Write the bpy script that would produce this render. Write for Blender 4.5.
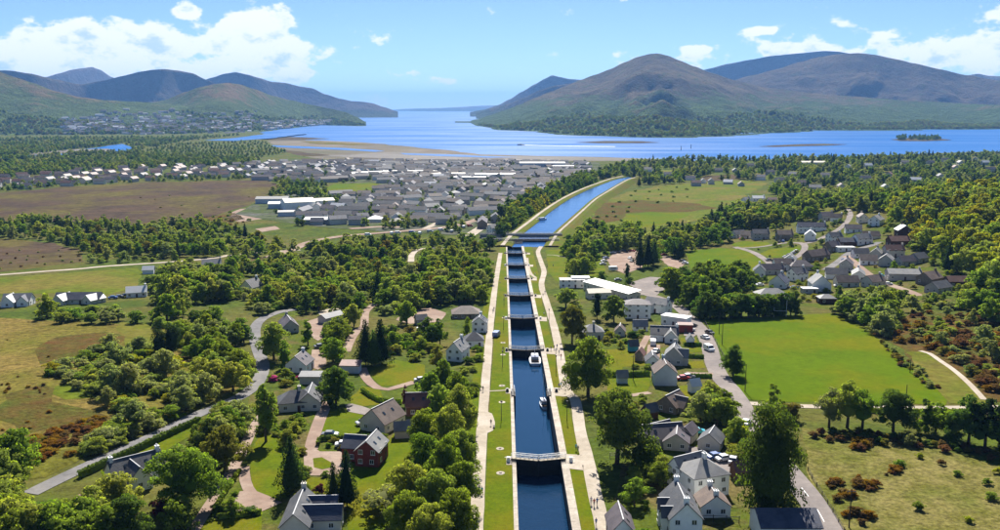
import bpy, bmesh, math, random
import numpy as np
from mathutils import Vector, Matrix, noise as mnoise
from mathutils.geometry import delaunay_2d_cdt

random.seed(7)
rng = np.random.default_rng(7)
R = math.radians
scene = bpy.context.scene
for o_ in list(bpy.data.objects):
    bpy.data.objects.remove(o_)

# ---------------------------------------------------------------- camera
CAM_H, FOC, CX, CY = 110.0, 900.0, 503.0, 265.0     # FOC, CX, CY in pixels of the 1000 px wide photograph
PITCH = math.atan(158.0 / FOC)
YAW = 3.0 / FOC                                       # the drone looks a touch left of the canal's axis (+Y)
cam_d = bpy.data.cameras.new('camera')
cam_d.sensor_width = 36.0
cam_d.lens = FOC / 1000.0 * 36.0
cam_d.clip_start, cam_d.clip_end = 1.0, 200000.0
cam = bpy.data.objects.new('camera', cam_d)
scene.collection.objects.link(cam)
cam.location = (0, 0, CAM_H)
cam.rotation_euler = (R(90) - PITCH, 0, YAW)
scene.camera = cam

# ---------------------------------------------------------------- sun, sky, exposure
SUN_EL, SUN_AZ = R(42), R(2)                          # azimuth measured from +Y towards +X
sun_d = bpy.data.lights.new('sun', 'SUN')
sun_d.energy, sun_d.angle, sun_d.color = 5.0, R(0.53), (1.0, 0.95, 0.86)
sun = bpy.data.objects.new('sun', sun_d)
scene.collection.objects.link(sun)
sv = Vector((math.sin(SUN_AZ) * math.cos(SUN_EL), math.cos(SUN_AZ) * math.cos(SUN_EL), math.sin(SUN_EL)))
sun.rotation_euler = sv.to_track_quat('Z', 'Y').to_euler()

world = bpy.data.worlds.new('World')
scene.world = world
world.use_nodes = True
WN, WL = world.node_tree.nodes, world.node_tree.links
WN.clear()

def wnode(t, **kw):
    n = WN.new(t)
    for k, v in kw.items():
        setattr(n, k, v)
    return n

def wmath(op, a, b=None, c=None, clamp=False):
    n = WN.new('ShaderNodeMath')
    n.operation, n.use_clamp = op, clamp
    for i, v in enumerate((a, b, c)):
        if v is None:
            continue
        if isinstance(v, (int, float)):
            n.inputs[i].default_value = v
        else:
            WL.new(v, n.inputs[i])
    return n.outputs[0]

def wramp(val, a, b, lo=0.0, hi=1.0):
    n = WN.new('ShaderNodeMapRange')
    n.interpolation_type = 'SMOOTHSTEP'
    WL.new(val, n.inputs[0])
    for i, v in zip((1, 2, 3, 4), (a, b, lo, hi)):
        n.inputs[i].default_value = v
    return n.outputs[0]

SKY = 0.054
sky = wnode('ShaderNodeTexSky', sky_type='NISHITA', sun_disc=False)
sky.sun_elevation, sky.sun_rotation = SUN_EL, SUN_AZ
sky.altitude, sky.air_density, sky.dust_density, sky.ozone_density = 100, 0.6, 0.1, 6.0
tc = wnode('ShaderNodeTexCoord')
sx = wnode('ShaderNodeSeparateXYZ')
WL.new(tc.outputs['Generated'], sx.inputs[0])
az = wmath('ARCTAN2', sx.outputs[0], sx.outputs[1])
el = wmath('ARCSINE', sx.outputs[2])

def cloud_noise(el_off, seed, sc, det=8.0):
    cb = WN.new('ShaderNodeCombineXYZ')
    WL.new(wmath('MULTIPLY', az, sc), cb.inputs[0])
    WL.new(wmath('MULTIPLY', wmath('ADD', el, el_off), sc * 1.7), cb.inputs[1])
    cb.inputs[2].default_value = seed
    n = WN.new('ShaderNodeTexNoise')
    n.inputs['Scale'].default_value = 1.0
    n.inputs['Detail'].default_value = det
    n.inputs['Roughness'].default_value = 0.58
    WL.new(cb.outputs[0], n.inputs['Vector'])
    return n.outputs[0]

def puff(a0, e0, wa, we):
    # one heap of cumulus: 1 at its middle, falling to 0 at its rim
    u = wmath('DIVIDE', wmath('SUBTRACT', az, a0), wa)
    v = wmath('DIVIDE', wmath('SUBTRACT', el, e0), we)
    d = wmath('ADD', wmath('MULTIPLY', u, u), wmath('MULTIPLY', v, v))
    return wmath('MAXIMUM', wmath('SUBTRACT', 1.0, d), 0.0)

# belts of cumulus low over the hills, denser every 0.8 rad of the compass, clear between
belt = wmath('SUBTRACT', 0.5, wmath('MULTIPLY', wmath('COSINE', wmath('MULTIPLY', az, 2 * math.pi / 0.84)), 0.5))
cover = wmath('MULTIPLY', wmath('MULTIPLY', belt, wramp(el, 0.105, 0.055)), 0.30)
for p in ((-0.255, 0.072, 0.058, 0.046), (-0.272, 0.085, 0.030, 0.026), (-0.33, 0.098, 0.020, 0.012), (-0.325, 0.095, 0.022, 0.012), (-0.39, 0.066, 0.12, 0.032), (-0.47, 0.05, 0.09, 0.026), (-0.27, 0.036, 0.11, 0.016), (-0.44, 0.03, 0.12, 0.016),
          (0.505, 0.05, 0.12, 0.022), (0.485, 0.088, 0.028, 0.011), (0.54, 0.072, 0.05, 0.02), (0.31, 0.058, 0.05, 0.009), (0.27, 0.078, 0.022, 0.006),
          (-0.07, 0.028, 0.035, 0.006), (0.205, 0.06, 0.02, 0.007), (-0.16, 0.062, 0.012, 0.004), (-0.49, 0.118, 0.03, 0.006),
          (1.5, 0.08, 0.2, 0.04), (-1.7, 0.09, 0.25, 0.05), (2.6, 0.07, 0.25, 0.04), (-2.7, 0.1, 0.2, 0.05)):
    cover = wmath('ADD', cover, wmath('MULTIPLY', puff(*p), 0.50 if p[:2] == (-0.255, 0.072) else 0.28 if p[2] > 0.06 else 0.27))
n1 = wmath('MULTIPLY_ADD', cloud_noise(0.0, 3.1, 27.0), 1.5, -0.25)
n2 = cloud_noise(0.010, 3.1, 27.0, 4.0)
dens = wramp(wmath('ADD', n1, cover), 0.70, 0.88)
shade = wmath('MULTIPLY', wramp(n2, 0.50, 0.66), wramp(wmath('ADD', n1, cover), 0.80, 1.05))   # thick cloud overhead: grey-blue base
ccol = WN.new('ShaderNodeMix'); ccol.data_type = 'RGBA'
WL.new(shade, ccol.inputs[0])
ccol.inputs[6].default_value = (9.6, 9.7, 10.0, 1)
ccol.inputs[7].default_value = (5.4, 6.9, 9.0, 1)
cmix = WN.new('ShaderNodeMix'); cmix.data_type = 'RGBA'
WL.new(wmath('MULTIPLY', dens, 0.93), cmix.inputs[0])
WL.new(sky.outputs[0], cmix.inputs[6])
WL.new(ccol.outputs[2], cmix.inputs[7])
bg = wnode('ShaderNodeBackground')
bg.inputs[1].default_value = SKY
WL.new(cmix.outputs[2], bg.inputs[0])
wo = wnode('ShaderNodeOutputWorld')
WL.new(bg.outputs[0], wo.inputs[0])

vs = scene.view_settings
vs.view_transform, vs.look, vs.gamma, vs.exposure = 'Standard', 'None', 1.0, 1.22
vs.use_curve_mapping = False
scene.cycles.use_denoising = True
scene.cycles.max_bounces = 7
scene.cycles.diffuse_bounces = 5
scene.cycles.glossy_bounces = 2
scene.cycles.transmission_bounces = 3
scene.cycles.volume_bounces = 0
scene.cycles.transparent_max_bounces = 4
scene.cycles.caustics_reflective = False
scene.cycles.caustics_refractive = False

# ---------------------------------------------------------------- lie of the land, pixel -> place
def sstep(a, b, x):
    t = max(0.0, min(1.0, (x - a) / (b - a)))
    return t * t * (3 - 2 * t)

_PY = [(-200, 30.0), (150, 30.0), (215, 29.3), (605, 12.1), (648, 10.2), (1000, 8.4), (1500, 5.6), (1900, 3.2), (2600, 3.0), (9000, 3.0)]

def base_h(y):
    for (a, za), (b, zb) in zip(_PY, _PY[1:]):
        if y <= b:
            return za + (zb - za) * (y - a) / (b - a)
    return 3.0

def shore_y(x):
    return 1850 + 2700 * sstep(-260, -1400, x) + 420 * sstep(350, 1300, x)

def T(x, y):
    h = (base_h(y - 18) + base_h(y) + base_h(y + 18)) / 3.0
    # wooded hillside right of the village, and a gentle swell on the left
    h += 34.0 * math.exp(-((x - 395) / 150.0) ** 2 - ((y - 640) / 260.0) ** 2)
    h += 2.5 * math.exp(-((x + 140) / 70.0) ** 2 - ((y - 330) / 110.0) ** 2)
    h += 10.0 * math.exp(-((x - 700) / 300.0) ** 2 - ((y - 1500) / 300.0) ** 2)
    d = y - shore_y(x)
    if d > -60:
        h -= (h + 3.0) * sstep(-60, 60, d)
    return h

_cp, _sp = math.cos(PITCH), math.sin(PITCH)
_cy, _sy = math.cos(YAW), math.sin(YAW)

def ray(px, py):
    u, v = (px - 500.0) / FOC, (py - CY) / FOC
    fx, fy, fz = u, _cp - v * _sp, -_sp - v * _cp
    return fx * _cy - fy * _sy, fx * _sy + fy * _cy, fz

def pix(px, py, z=None):
    """where the sight line through a photo pixel meets the land (or the level z)"""
    dx, dy, dz = ray(px, py)
    if z is not None:
        t = (z - CAM_H) / dz
        return Vector((dx * t, dy * t, z))
    t, step, last = 60.0, 1.03, 60.0
    while t < 30000:
        if CAM_H + dz * t <= T(dx * t, dy * t):
            break
        last, t = t, t * step
    lo, hi = last, t
    for _ in range(26):
        m = (lo + hi) / 2
        if CAM_H + dz * m <= T(dx * m, dy * m):
            hi = m
        else:
            lo = m
    return Vector((dx * hi, dy * hi, T(dx * hi, dy * hi)))

def unpix(p):
    x, y, z = p[0], p[1], p[2] - CAM_H
    x, y = x * _cy + y * _sy, -x * _sy + y * _cy
    depth = y * _cp - z * _sp
    up = y * _sp + z * _cp
    return 500.0 + FOC * x / depth, CY - FOC * up / depth, FOC / depth

# ---------------------------------------------------------------- materials
MATS = {}

def mat(name, col, rough=0.8, noise_amt=0.0, scale=1.0, col2=None, metal=0.0, spec=0.3, bump=0.0, bump_scale=None, col3=None, scale3=None, fleck=0.0, fleck_scale=1.4):
    """procedural surface: colour broken up by two octaves of noise placed in the world"""
    if name in MATS:
        return MATS[name]
    m = bpy.data.materials.new(name)
    m.use_nodes = True
    nt = m.node_tree
    N, L = nt.nodes, nt.links
    b = N['Principled BSDF']
    b.inputs['Roughness'].default_value = rough
    b.inputs['Metallic'].default_value = metal
    b.inputs['Specular IOR Level'].default_value = spec
    geo = N.new('ShaderNodeNewGeometry')
    c2 = col2 or tuple(c * (1 - noise_amt) for c in col)
    nz = N.new('ShaderNodeTexNoise')
    nz.inputs['Scale'].default_value = scale
    nz.inputs['Detail'].default_value = 6
    nz.inputs['Roughness'].default_value = 0.62
    L.new(geo.outputs['Position'], nz.inputs['Vector'])
    mr = N.new('ShaderNodeMapRange')
    mr.inputs[1].default_value, mr.inputs[2].default_value = 0.34, 0.66
    L.new(nz.outputs[0], mr.inputs[0])
    mx = N.new('ShaderNodeMix'); mx.data_type = 'RGBA'
    L.new(mr.outputs[0], mx.inputs[0])
    mx.inputs[6].default_value = (*col, 1)
    mx.inputs[7].default_value = (*c2, 1)
    out = mx.outputs[2]
    if col3:
        n3 = N.new('ShaderNodeTexNoise')
        n3.inputs['Scale'].default_value = scale3 or scale * 0.17
        n3.inputs['Detail'].default_value = 5
        n3.inputs['Roughness'].default_value = 0.6
        L.new(geo.outputs['Position'], n3.inputs['Vector'])
        r3 = N.new('ShaderNodeMapRange')
        r3.inputs[1].default_value, r3.inputs[2].default_value = 0.44, 0.62
        L.new(n3.outputs[0], r3.inputs[0])
        m3 = N.new('ShaderNodeMix'); m3.data_type = 'RGBA'
        L.new(r3.outputs[0], m3.inputs[0])
        L.new(out, m3.inputs[6])
        m3.inputs[7].default_value = (*col3, 1)
        out = m3.outputs[2]
    if fleck:
        fn = N.new('ShaderNodeTexNoise')
        fn.inputs['Scale'].default_value = fleck_scale
        fn.inputs['Detail'].default_value = 5
        fn.inputs['Roughness'].default_value = 0.75
        L.new(geo.outputs['Position'], fn.inputs['Vector'])
        fr_ = N.new('ShaderNodeMapRange')
        fr_.inputs[1].default_value, fr_.inputs[2].default_value = 0.32, 0.68
        fr_.inputs[3].default_value, fr_.inputs[4].default_value = 1 - fleck, 1 + fleck
        L.new(fn.outputs[0], fr_.inputs[0])
        fv = N.new('ShaderNodeVectorMath'); fv.operation = 'SCALE'
        L.new(out, fv.inputs[0]); L.new(fr_.outputs[0], fv.inputs['Scale'])
        out = fv.outputs[0]
    L.new(out, b.inputs['Base Color'])
    if bump:
        bn = N.new('ShaderNodeTexNoise')
        bn.inputs['Scale'].default_value = bump_scale or scale * 3
        bn.inputs['Detail'].default_value = 4
        L.new(geo.outputs['Position'], bn.inputs['Vector'])
        bp = N.new('ShaderNodeBump')
        bp.inputs['Strength'].default_value = 1.0
        bp.inputs['Distance'].default_value = bump
        L.new(bn.outputs[0], bp.inputs['Height'])
        L.new(bp.outputs[0], b.inputs['Normal'])
    MATS[name] = m
    return m

def foliage(name, dark, light, trans=0.35):
    if name in MATS:
        return MATS[name]
    m = bpy.data.materials.new(name)
    m.use_nodes = True
    nt = m.node_tree
    N, L = nt.nodes, nt.links
    N.clear()
    oi = N.new('ShaderNodeObjectInfo')
    ge = N.new('ShaderNodeNewGeometry')
    ad = N.new('ShaderNodeMath'); ad.operation = 'MULTIPLY_ADD'
    L.new(ge.outputs['Random Per Island'], ad.inputs[0])
    ad.inputs[1].default_value = 0.4
    mu = N.new('ShaderNodeMath'); mu.operation = 'MULTIPLY'
    L.new(oi.outputs['Random'], mu.inputs[0])
    mu.inputs[1].default_value = 0.6
    L.new(mu.outputs[0], ad.inputs[2])
    mx = N.new('ShaderNodeMix'); mx.data_type = 'RGBA'
    L.new(ad.outputs[0], mx.inputs[0])
    mx.inputs[6].default_value = (*dark, 1)
    mx.inputs[7].default_value = (*light, 1)
    hs = N.new('ShaderNodeHueSaturation')
    L.new(mx.outputs[2], hs.inputs['Color'])
    hr = N.new('ShaderNodeMapRange')
    hr.inputs[3].default_value, hr.inputs[4].default_value = 0.478, 0.522
    wn = N.new('ShaderNodeTexWhiteNoise'); wn.noise_dimensions = '1D'
    L.new(oi.outputs['Random'], wn.inputs['W'])
    L.new(wn.outputs['Value'], hr.inputs[0])
    L.new(hr.outputs[0], hs.inputs['Hue'])
    df = N.new('ShaderNodeBsdfDiffuse')
    tr = N.new('ShaderNodeBsdfTranslucent')
    L.new(hs.outputs[0], df.inputs[0])
    t2 = N.new('ShaderNodeMix'); t2.data_type = 'RGBA'; t2.blend_type = 'MULTIPLY'
    t2.inputs[0].default_value = 1.0
    L.new(hs.outputs[0], t2.inputs[6])
    t2.inputs[7].default_value = (1.35, 1.42, 0.45, 1)
    L.new(t2.outputs[2], tr.inputs[0])
    ms = N.new('ShaderNodeMixShader')
    ms.inputs[0].default_value = trans
    L.new(df.outputs[0], ms.inputs[1]); L.new(tr.outputs[0], ms.inputs[2])
    out = N.new('ShaderNodeOutputMaterial')
    L.new(ms.outputs[0], out.inputs[0])
    MATS[name] = m
    return m

def water_mat(name, col, rough, wave, wave_scale, aniso=1.0, spec=0.5, streak=None):
    m = bpy.data.materials.new(name)
    m.use_nodes = True
    nt = m.node_tree
    N, L = nt.nodes, nt.links
    b = N['Principled BSDF']
    b.inputs['Base Color'].default_value = (*col, 1)
    b.inputs['Roughness'].default_value = rough
    b.inputs['IOR'].default_value = 1.33
    b.inputs['Specular IOR Level'].default_value = spec
    geo = N.new('ShaderNodeNewGeometry')
    mp = N.new('ShaderNodeMapping')
    mp.inputs['Scale'].default_value = (1.0, aniso, 1.0)
    L.new(geo.outputs['Position'], mp.inputs[0])
    if streak:
        sm = N.new('ShaderNodeMapping')
        sm.inputs['Scale'].default_value = (streak, streak * 5, streak)
        sm.inputs['Rotation'].default_value = (0, 0, 0.12)
        L.new(geo.outputs['Position'], sm.inputs[0])
        sn = N.new('ShaderNodeTexNoise')
        sn.inputs['Scale'].default_value = 1.0
        sn.inputs['Detail'].default_value = 6
        sn.inputs['Roughness'].default_value = 0.6
        L.new(sm.outputs[0], sn.inputs['Vector'])
        sr = N.new('ShaderNodeMapRange')
        sr.inputs[1].default_value, sr.inputs[2].default_value = 0.42, 0.66
        sr.inputs[3].default_value, sr.inputs[4].default_value = spec, spec * 5
        L.new(sn.outputs[0], sr.inputs[0])
        L.new(sr.outputs[0], b.inputs['Specular IOR Level'])
    prev = None
    for sc, ds in ((wave_scale, wave), (wave_scale * 0.13, wave * 4)):
        nz = N.new('ShaderNodeTexNoise')
        nz.inputs['Scale'].default_value = sc
        nz.inputs['Detail'].default_value = 4
        L.new(mp.outputs[0], nz.inputs['Vector'])
        bp = N.new('ShaderNodeBump')
        bp.inputs['Distance'].default_value = ds
        L.new(nz.outputs[0], bp.inputs['Height'])
        if prev:
            L.new(prev, bp.inputs['Normal'])
        prev = bp.outputs[0]
    L.new(prev, b.inputs['Normal'])
    MATS[name] = m
    return m

# ---------------------------------------------------------------- objects
COL = scene.collection

def link(name, mesh, parent=None, m=None):
    o = bpy.data.objects.new(name, mesh)
    COL.objects.link(o)
    if parent is not None:
        o.parent = parent
    if m is not None and mesh is not None:
        if len(mesh.materials) == 0:
            mesh.materials.append(m)
        elif mesh.materials[0] is not m:
            o.material_slots[0].link = 'OBJECT'
            o.material_slots[0].material = m
    return o

def empty(name, loc, rz=0.0, s=1.0):
    o = bpy.data.objects.new(name, None)
    COL.objects.link(o)
    o.location = loc
    o.rotation_euler = (0, 0, rz)
    o.scale = (s, s, s) if isinstance(s, (int, float)) else s
    o.empty_display_size = 0.5
    return o

def tag(o, label=None, cat=None, group=None, kind=None):
    if label: o['label'] = label
    if cat: o['category'] = cat
    if group: o['group'] = group
    if kind: o['kind'] = kind
    return o

def mesh_of(name, verts, faces, mats=None, fm=None, smooth=False):
    me = bpy.data.meshes.new(name)
    me.from_pydata([tuple(v) for v in verts], [], faces)
    if mats:
        for m in mats:
            me.materials.append(m)
    if fm is not None:
        me.polygons.foreach_set('material_index', fm)
    if smooth:
        me.polygons.foreach_set('use_smooth', [True] * len(me.polygons))
    me.update()
    return me

class MB:
    """collects boxes, prisms and tubes for ONE mesh object"""
    def __init__(s):
        s.v, s.f, s.m, s.cur = [], [], [], 0
    def add(s, vs, fs):
        k = len(s.v)
        s.v += [tuple(v) for v in vs]
        s.f += [tuple(i + k for i in f) for f in fs]
        s.m += [s.cur] * len(fs)
        return s
    def box(s, x0, x1, y0, y1, z0, z1):
        return s.add([(x0, y0, z0), (x1, y0, z0), (x1, y1, z0), (x0, y1, z0), (x0, y0, z1), (x1, y0, z1), (x1, y1, z1), (x0, y1, z1)],
                     [(0, 3, 2, 1), (4, 5, 6, 7), (0, 1, 5, 4), (1, 2, 6, 5), (2, 3, 7, 6), (3, 0, 4, 7)])
    def bar(s, a, b, w, h=None):
        """a square bar from a to b"""
        a, b = Vector(a), Vector(b)
        h = h or w
        d = (b - a).normalized()
        side = d.cross(Vector((0, 0, 1)))
        side = side.normalized() if side.length > 1e-4 else Vector((1, 0, 0))
        up = side.cross(d).normalized()
        vs = []
        for p in (a, b):
            for i, j in ((-1, -1), (1, -1), (1, 1), (-1, 1)):
                vs.append(p + side * (i * w / 2) + up * (j * h / 2))
        return s.add(vs, [(3, 2, 1, 0), (4, 5, 6, 7), (0, 1, 5, 4), (1, 2, 6, 5), (2, 3, 7, 6), (3, 0, 4, 7)])
    def tube(s, pts, rad, n=6):
        rings = []
        vs, fs = [], []
        for i, p in enumerate(pts):
            p = Vector(p)
            d = (Vector(pts[min(i + 1, len(pts) - 1)]) - Vector(pts[max(i - 1, 0)])).normalized()
            a = d.orthogonal().normalized()
            b = d.cross(a)
            r = rad[i] if isinstance(rad, (list, tuple)) else rad
            for k in range(n):
                t = 2 * math.pi * k / n
                vs.append(p + a * (r * math.cos(t)) + b * (r * math.sin(t)))
        for i in range(len(pts) - 1):
            for k in range(n):
                fs.append((i * n + k, i * n + (k + 1) % n, (i + 1) * n + (k + 1) % n, (i + 1) * n + k))
        fs.append(tuple(range(n - 1, -1, -1)))
        fs.append(tuple((len(pts) - 1) * n + k for k in range(n)))
        return s.add(vs, fs)
    def prism_x(s, prof, x0, x1):
        """a (y, z) outline drawn out along x"""
        n = len(prof)
        vs = [(x0, y, z) for y, z in prof] + [(x1, y, z) for y, z in prof]
        fs = [tuple(range(n - 1, -1, -1)), tuple(range(n, 2 * n))]
        fs += [(i, (i + 1) % n, n + (i + 1) % n, n + i) for i in range(n)]
        return s.add(vs, fs)
    def mesh(s, name, mats=None, smooth=False):
        return mesh_of(name, s.v, s.f, mats, s.m if mats and len(mats) > 1 else None, smooth)
    def build(s, name, m=None, parent=None, mats=None, smooth=False):
        return link(name, s.mesh(name, mats or ([m] if m else None), smooth), parent)

def copy_tree(o, parent=None):
    c = o.copy()
    COL.objects.link(c)
    c.parent = parent
    for ch in o.children:
        if ch.name in bpy.data.objects:
            copy_tree(ch, c)
    return c

def smooth_line(pts, step=4.0):
    """Catmull-Rom through the points, resampled"""
    P = [Vector((p[0], p[1])) for p in pts]
    if len(P) == 2:
        dense = [P[0].lerp(P[1], i / 20) for i in range(21)]
    else:
        dense = []
        E = [P[0] * 2 - P[1]] + P + [P[-1] * 2 - P[-2]]
        for i in range(1, len(E) - 2):
            a, b, c, d = E[i - 1:i + 3]
            for k in range(16):
                t = k / 16
                dense.append(0.5 * ((2 * b) + (c - a) * t + (2 * a - 5 * b + 4 * c - d) * t * t + (3 * b - a - 3 * c + d) * t ** 3))
        dense.append(P[-1])
    out, acc = [dense[0]], 0.0
    for a, b in zip(dense, dense[1:]):
        acc += (b - a).length
        if acc >= step:
            out.append(b)
            acc = 0.0
    if (out[-1] - dense[-1]).length > 0.2:
        out.append(dense[-1])
    return out

ROADS = []          # (points, half width): trees keep off
KEEP = []           # (x, y, radius): trees keep off
SHOW = []           # photo pixels that scattered trees must not cover
OPEN = []           # polygons in the plane with no scattered trees

def ribbon_mesh(name, line, w, off, wvar=0.0, zf=None):
    vs, fs = [], []
    for i, p in enumerate(line):
        d = (line[min(i + 1, len(line) - 1)] - line[max(i - 1, 0)]).normalized()
        n = Vector((-d.y, d.x))
        for k, s in enumerate((1, 0, -1)):
            ww = w / 2 * (1 + wvar * mnoise.noise(Vector((p.x * 0.13, p.y * 0.13, s * 5.0))))
            q = p + n * (s * ww)
            vs.append((q.x, q.y, (zf(q.x, q.y) if zf else T(q.x, q.y)) + off))
    for i in range(len(line) - 1):
        for k in (0, 1):
            a = i * 3 + k
            fs.append((a, a + 1, a + 4, a + 3))
    return mesh_of(name, vs, fs)

def ribbon(name, pxs, w, m, off=0.10, keep=True, show=True, wvar=0.08, world=False, step=4.0):
    pts = [Vector((p[0], p[1])) for p in pxs] if world else [pix(*p).to_2d() for p in pxs]
    line = smooth_line(pts, step)
    o = link(name, ribbon_mesh(name, line, w, off, wvar), None, m)
    o['kind'] = 'structure'
    if keep:
        ROADS.append((line, w / 2 + 0.8))
    if show:
        for p in line[::2]:
            SHOW.append(unpix((p.x, p.y, T(p.x, p.y)))[:2])
    return o, line

def patch(name, pxs, m, off=0.06, grid=8.0, jit=1.0, open_=True, world=False, zf=None):
    pts = [Vector((p[0], p[1])) for p in pxs] if world else [pix(*p).to_2d() for p in pxs]
    P = []
    n = len(pts)
    for i in range(n):
        a, b = pts[i], pts[(i + 1) % n]
        k = max(1, int((b - a).length / grid))
        nn = Vector((-(b - a).y, (b - a).x)).normalized()
        for j in range(k):
            q = a.lerp(b, j / k)
            if j:
                q = q + nn * (jit * 2.0 * mnoise.noise(Vector((q.x * 0.06, q.y * 0.06, 1.7))) + jit * mnoise.noise(Vector((q.x * 0.35, q.y * 0.35, 4.7))))
            P.append(q)
    nb = len(P)
    x0, x1 = min(p.x for p in P), max(p.x for p in P)
    y0, y1 = min(p.y for p in P), max(p.y for p in P)
    inside = []
    g = grid * 1.3
    yy = y0 + g / 2
    while yy < y1:
        xx = x0 + g / 2
        while xx < x1:
            if in_poly(xx, yy, P):
                inside.append(Vector((xx, yy)))
            xx += g
        yy += g
    res = delaunay_2d_cdt(P + inside, [(i, (i + 1) % nb) for i in range(nb)], [], 1, 1e-4)
    f = zf or T
    o = link(name, mesh_of(name, [(v.x, v.y, f(v.x, v.y) + off) for v in res[0]], [tuple(t) for t in res[2]]), None, m)
    me = o.data
    # all faces up
    if len(me.polygons) and me.polygons[0].normal.z < 0:
        me.flip_normals()
    o['kind'] = 'structure'
    if open_:
        OPEN.append((P, x0, x1, y0, y1))
    return o

def in_poly(x, y, P):
    c, j = False, len(P) - 1
    for i in range(len(P)):
        a, b = P[i], P[j]
        if (a[1] > y) != (b[1] > y) and x < (b[0] - a[0]) * (y - a[1]) / (b[1] - a[1]) + a[0]:
            c = not c
        j = i
    return c

# ================================================================ THE LAND
M_scrub = mat('rough_grass_ground', (0.070, 0.092, 0.012), 0.95, scale=0.07, col2=(0.042, 0.066, 0.010), bump=0.25, bump_scale=0.8, col3=(0.095, 0.085, 0.022), scale3=0.02, spec=0.02, fleck=0.45, fleck_scale=0.35)
M_lawn = mat('lawn_grass', (0.090, 0.118, 0.003), 0.95, scale=0.25, col2=(0.062, 0.094, 0.003), bump=0.06, bump_scale=3.0, col3=(0.115, 0.110, 0.006), scale3=0.06, spec=0.02, fleck=0.22, fleck_scale=1.2)
M_pitch = mat('pitch_grass', (0.074, 0.116, 0.001), 0.95, scale=0.05, col2=(0.058, 0.100, 0.001), bump=0.04, bump_scale=4.0, col3=(0.104, 0.112, 0.002), scale3=0.03, spec=0.02, fleck=0.2, fleck_scale=0.4)
M_meadow = mat('meadow_grass', (0.098, 0.118, 0.008), 0.95, scale=0.05, col2=(0.066, 0.094, 0.008), bump=0.15, bump_scale=1.0, col3=(0.125, 0.105, 0.022), scale3=0.018, spec=0.02, fleck=0.35, fleck_scale=0.25)
M_heath = mat('heather_moor', (0.082, 0.054, 0.032), 0.98, scale=0.03, col2=(0.050, 0.036, 0.027), bump=0.3, bump_scale=0.6, col3=(0.088, 0.074, 0.020), scale3=0.012, spec=0.02, fleck=0.45, fleck_scale=0.12)
M_rough = mat('tussock_grass', (0.165, 0.118, 0.034), 0.98, scale=0.06, col2=(0.105, 0.085, 0.018), bump=0.3, bump_scale=0.9, col3=(0.090, 0.094, 0.012), scale3=0.02, spec=0.02, fleck=0.55, fleck_scale=0.45)
M_rough2 = mat('pale_tussock_grass', (0.165, 0.140, 0.048), 0.98, scale=0.22, col2=(0.100, 0.094, 0.020), bump=0.3, bump_scale=1.1, col3=(0.080, 0.092, 0.014), scale3=0.04, spec=0.02, fleck=0.55, fleck_scale=0.8)
M_bracken = mat('bracken_ground', (0.105, 0.052, 0.018), 0.98, scale=0.15, col2=(0.060, 0.054, 0.012), bump=0.4, bump_scale=0.9, col3=(0.064, 0.076, 0.012), scale3=0.05, spec=0.02, fleck=0.5, fleck_scale=0.6)
M_town = mat('town_ground', (0.10, 0.10, 0.09), 0.95, scale=0.06, col2=(0.045, 0.062, 0.016), col3=(0.055, 0.075, 0.02), scale3=0.022, spec=0.02, fleck=0.5, fleck_scale=0.1)
M_garden = mat('garden_ground', (0.080, 0.100, 0.010), 0.95, scale=0.2, col2=(0.048, 0.068, 0.009), bump=0.15, bump_scale=1.5, col3=(0.105, 0.085, 0.03), scale3=0.09, spec=0.02, fleck=0.45, fleck_scale=0.9)
M_sand = mat('tidal_sand', (0.185, 0.155, 0.115), 0.85, scale=0.012, col2=(0.13, 0.108, 0.08), col3=(0.085, 0.08, 0.04), scale3=0.0025, spec=0.02, fleck=0.3, fleck_scale=0.01)
M_sandp = mat('wet_sand', (0.19, 0.175, 0.16), 0.7, scale=0.008, col2=(0.14, 0.125, 0.11), col3=(0.12, 0.105, 0.08), scale3=0.003, spec=0.02, fleck=0.3, fleck_scale=0.012)
M_asphalt = mat('asphalt', (0.17, 0.165, 0.165), 0.9, scale=0.5, col2=(0.135, 0.13, 0.13), col3=(0.20, 0.19, 0.185), scale3=0.12, spec=0.02, fleck=0.12, fleck_scale=0.6)
M_asph_pink = mat('pinkish_asphalt', (0.205, 0.178, 0.165), 0.9, scale=0.4, col2=(0.17, 0.152, 0.145), col3=(0.24, 0.208, 0.19), scale3=0.1, spec=0.02, fleck=0.12, fleck_scale=0.6)
M_gravel = mat('pale_gravel', (0.37, 0.315, 0.25), 0.95, scale=0.6, col2=(0.30, 0.26, 0.205), col3=(0.41, 0.36, 0.30), scale3=0.12, spec=0.02, fleck=0.12, fleck_scale=1.5)
M_gravel2 = mat('pink_gravel', (0.265, 0.185, 0.145), 0.95, scale=0.5, col2=(0.21, 0.155, 0.125), col3=(0.30, 0.23, 0.185), scale3=0.12, spec=0.02, fleck=0.15, fleck_scale=1)
M_stone = mat('pale_masonry', (0.36, 0.31, 0.25), 0.9, scale=1.2, col2=(0.27, 0.23, 0.19), bump=0.03, bump_scale=4, col3=(0.42, 0.37, 0.31), scale3=0.3, fleck=0.25, fleck_scale=1.5)
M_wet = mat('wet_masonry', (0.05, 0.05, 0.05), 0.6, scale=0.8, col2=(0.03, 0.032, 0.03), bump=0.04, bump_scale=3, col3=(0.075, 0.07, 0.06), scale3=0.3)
M_white = mat('white_paint', (0.78, 0.78, 0.76), 0.6, noise_amt=0.08, scale=0.7)
M_iron = mat('black_iron', (0.025, 0.026, 0.03), 0.5, noise_amt=0.2, scale=2)
M_timber = mat('dark_timber', (0.035, 0.028, 0.024), 0.75, noise_amt=0.35, scale=2.5)
M_deck = mat('weathered_deck', (0.42, 0.36, 0.27), 0.85, noise_amt=0.2, scale=2)
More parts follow.
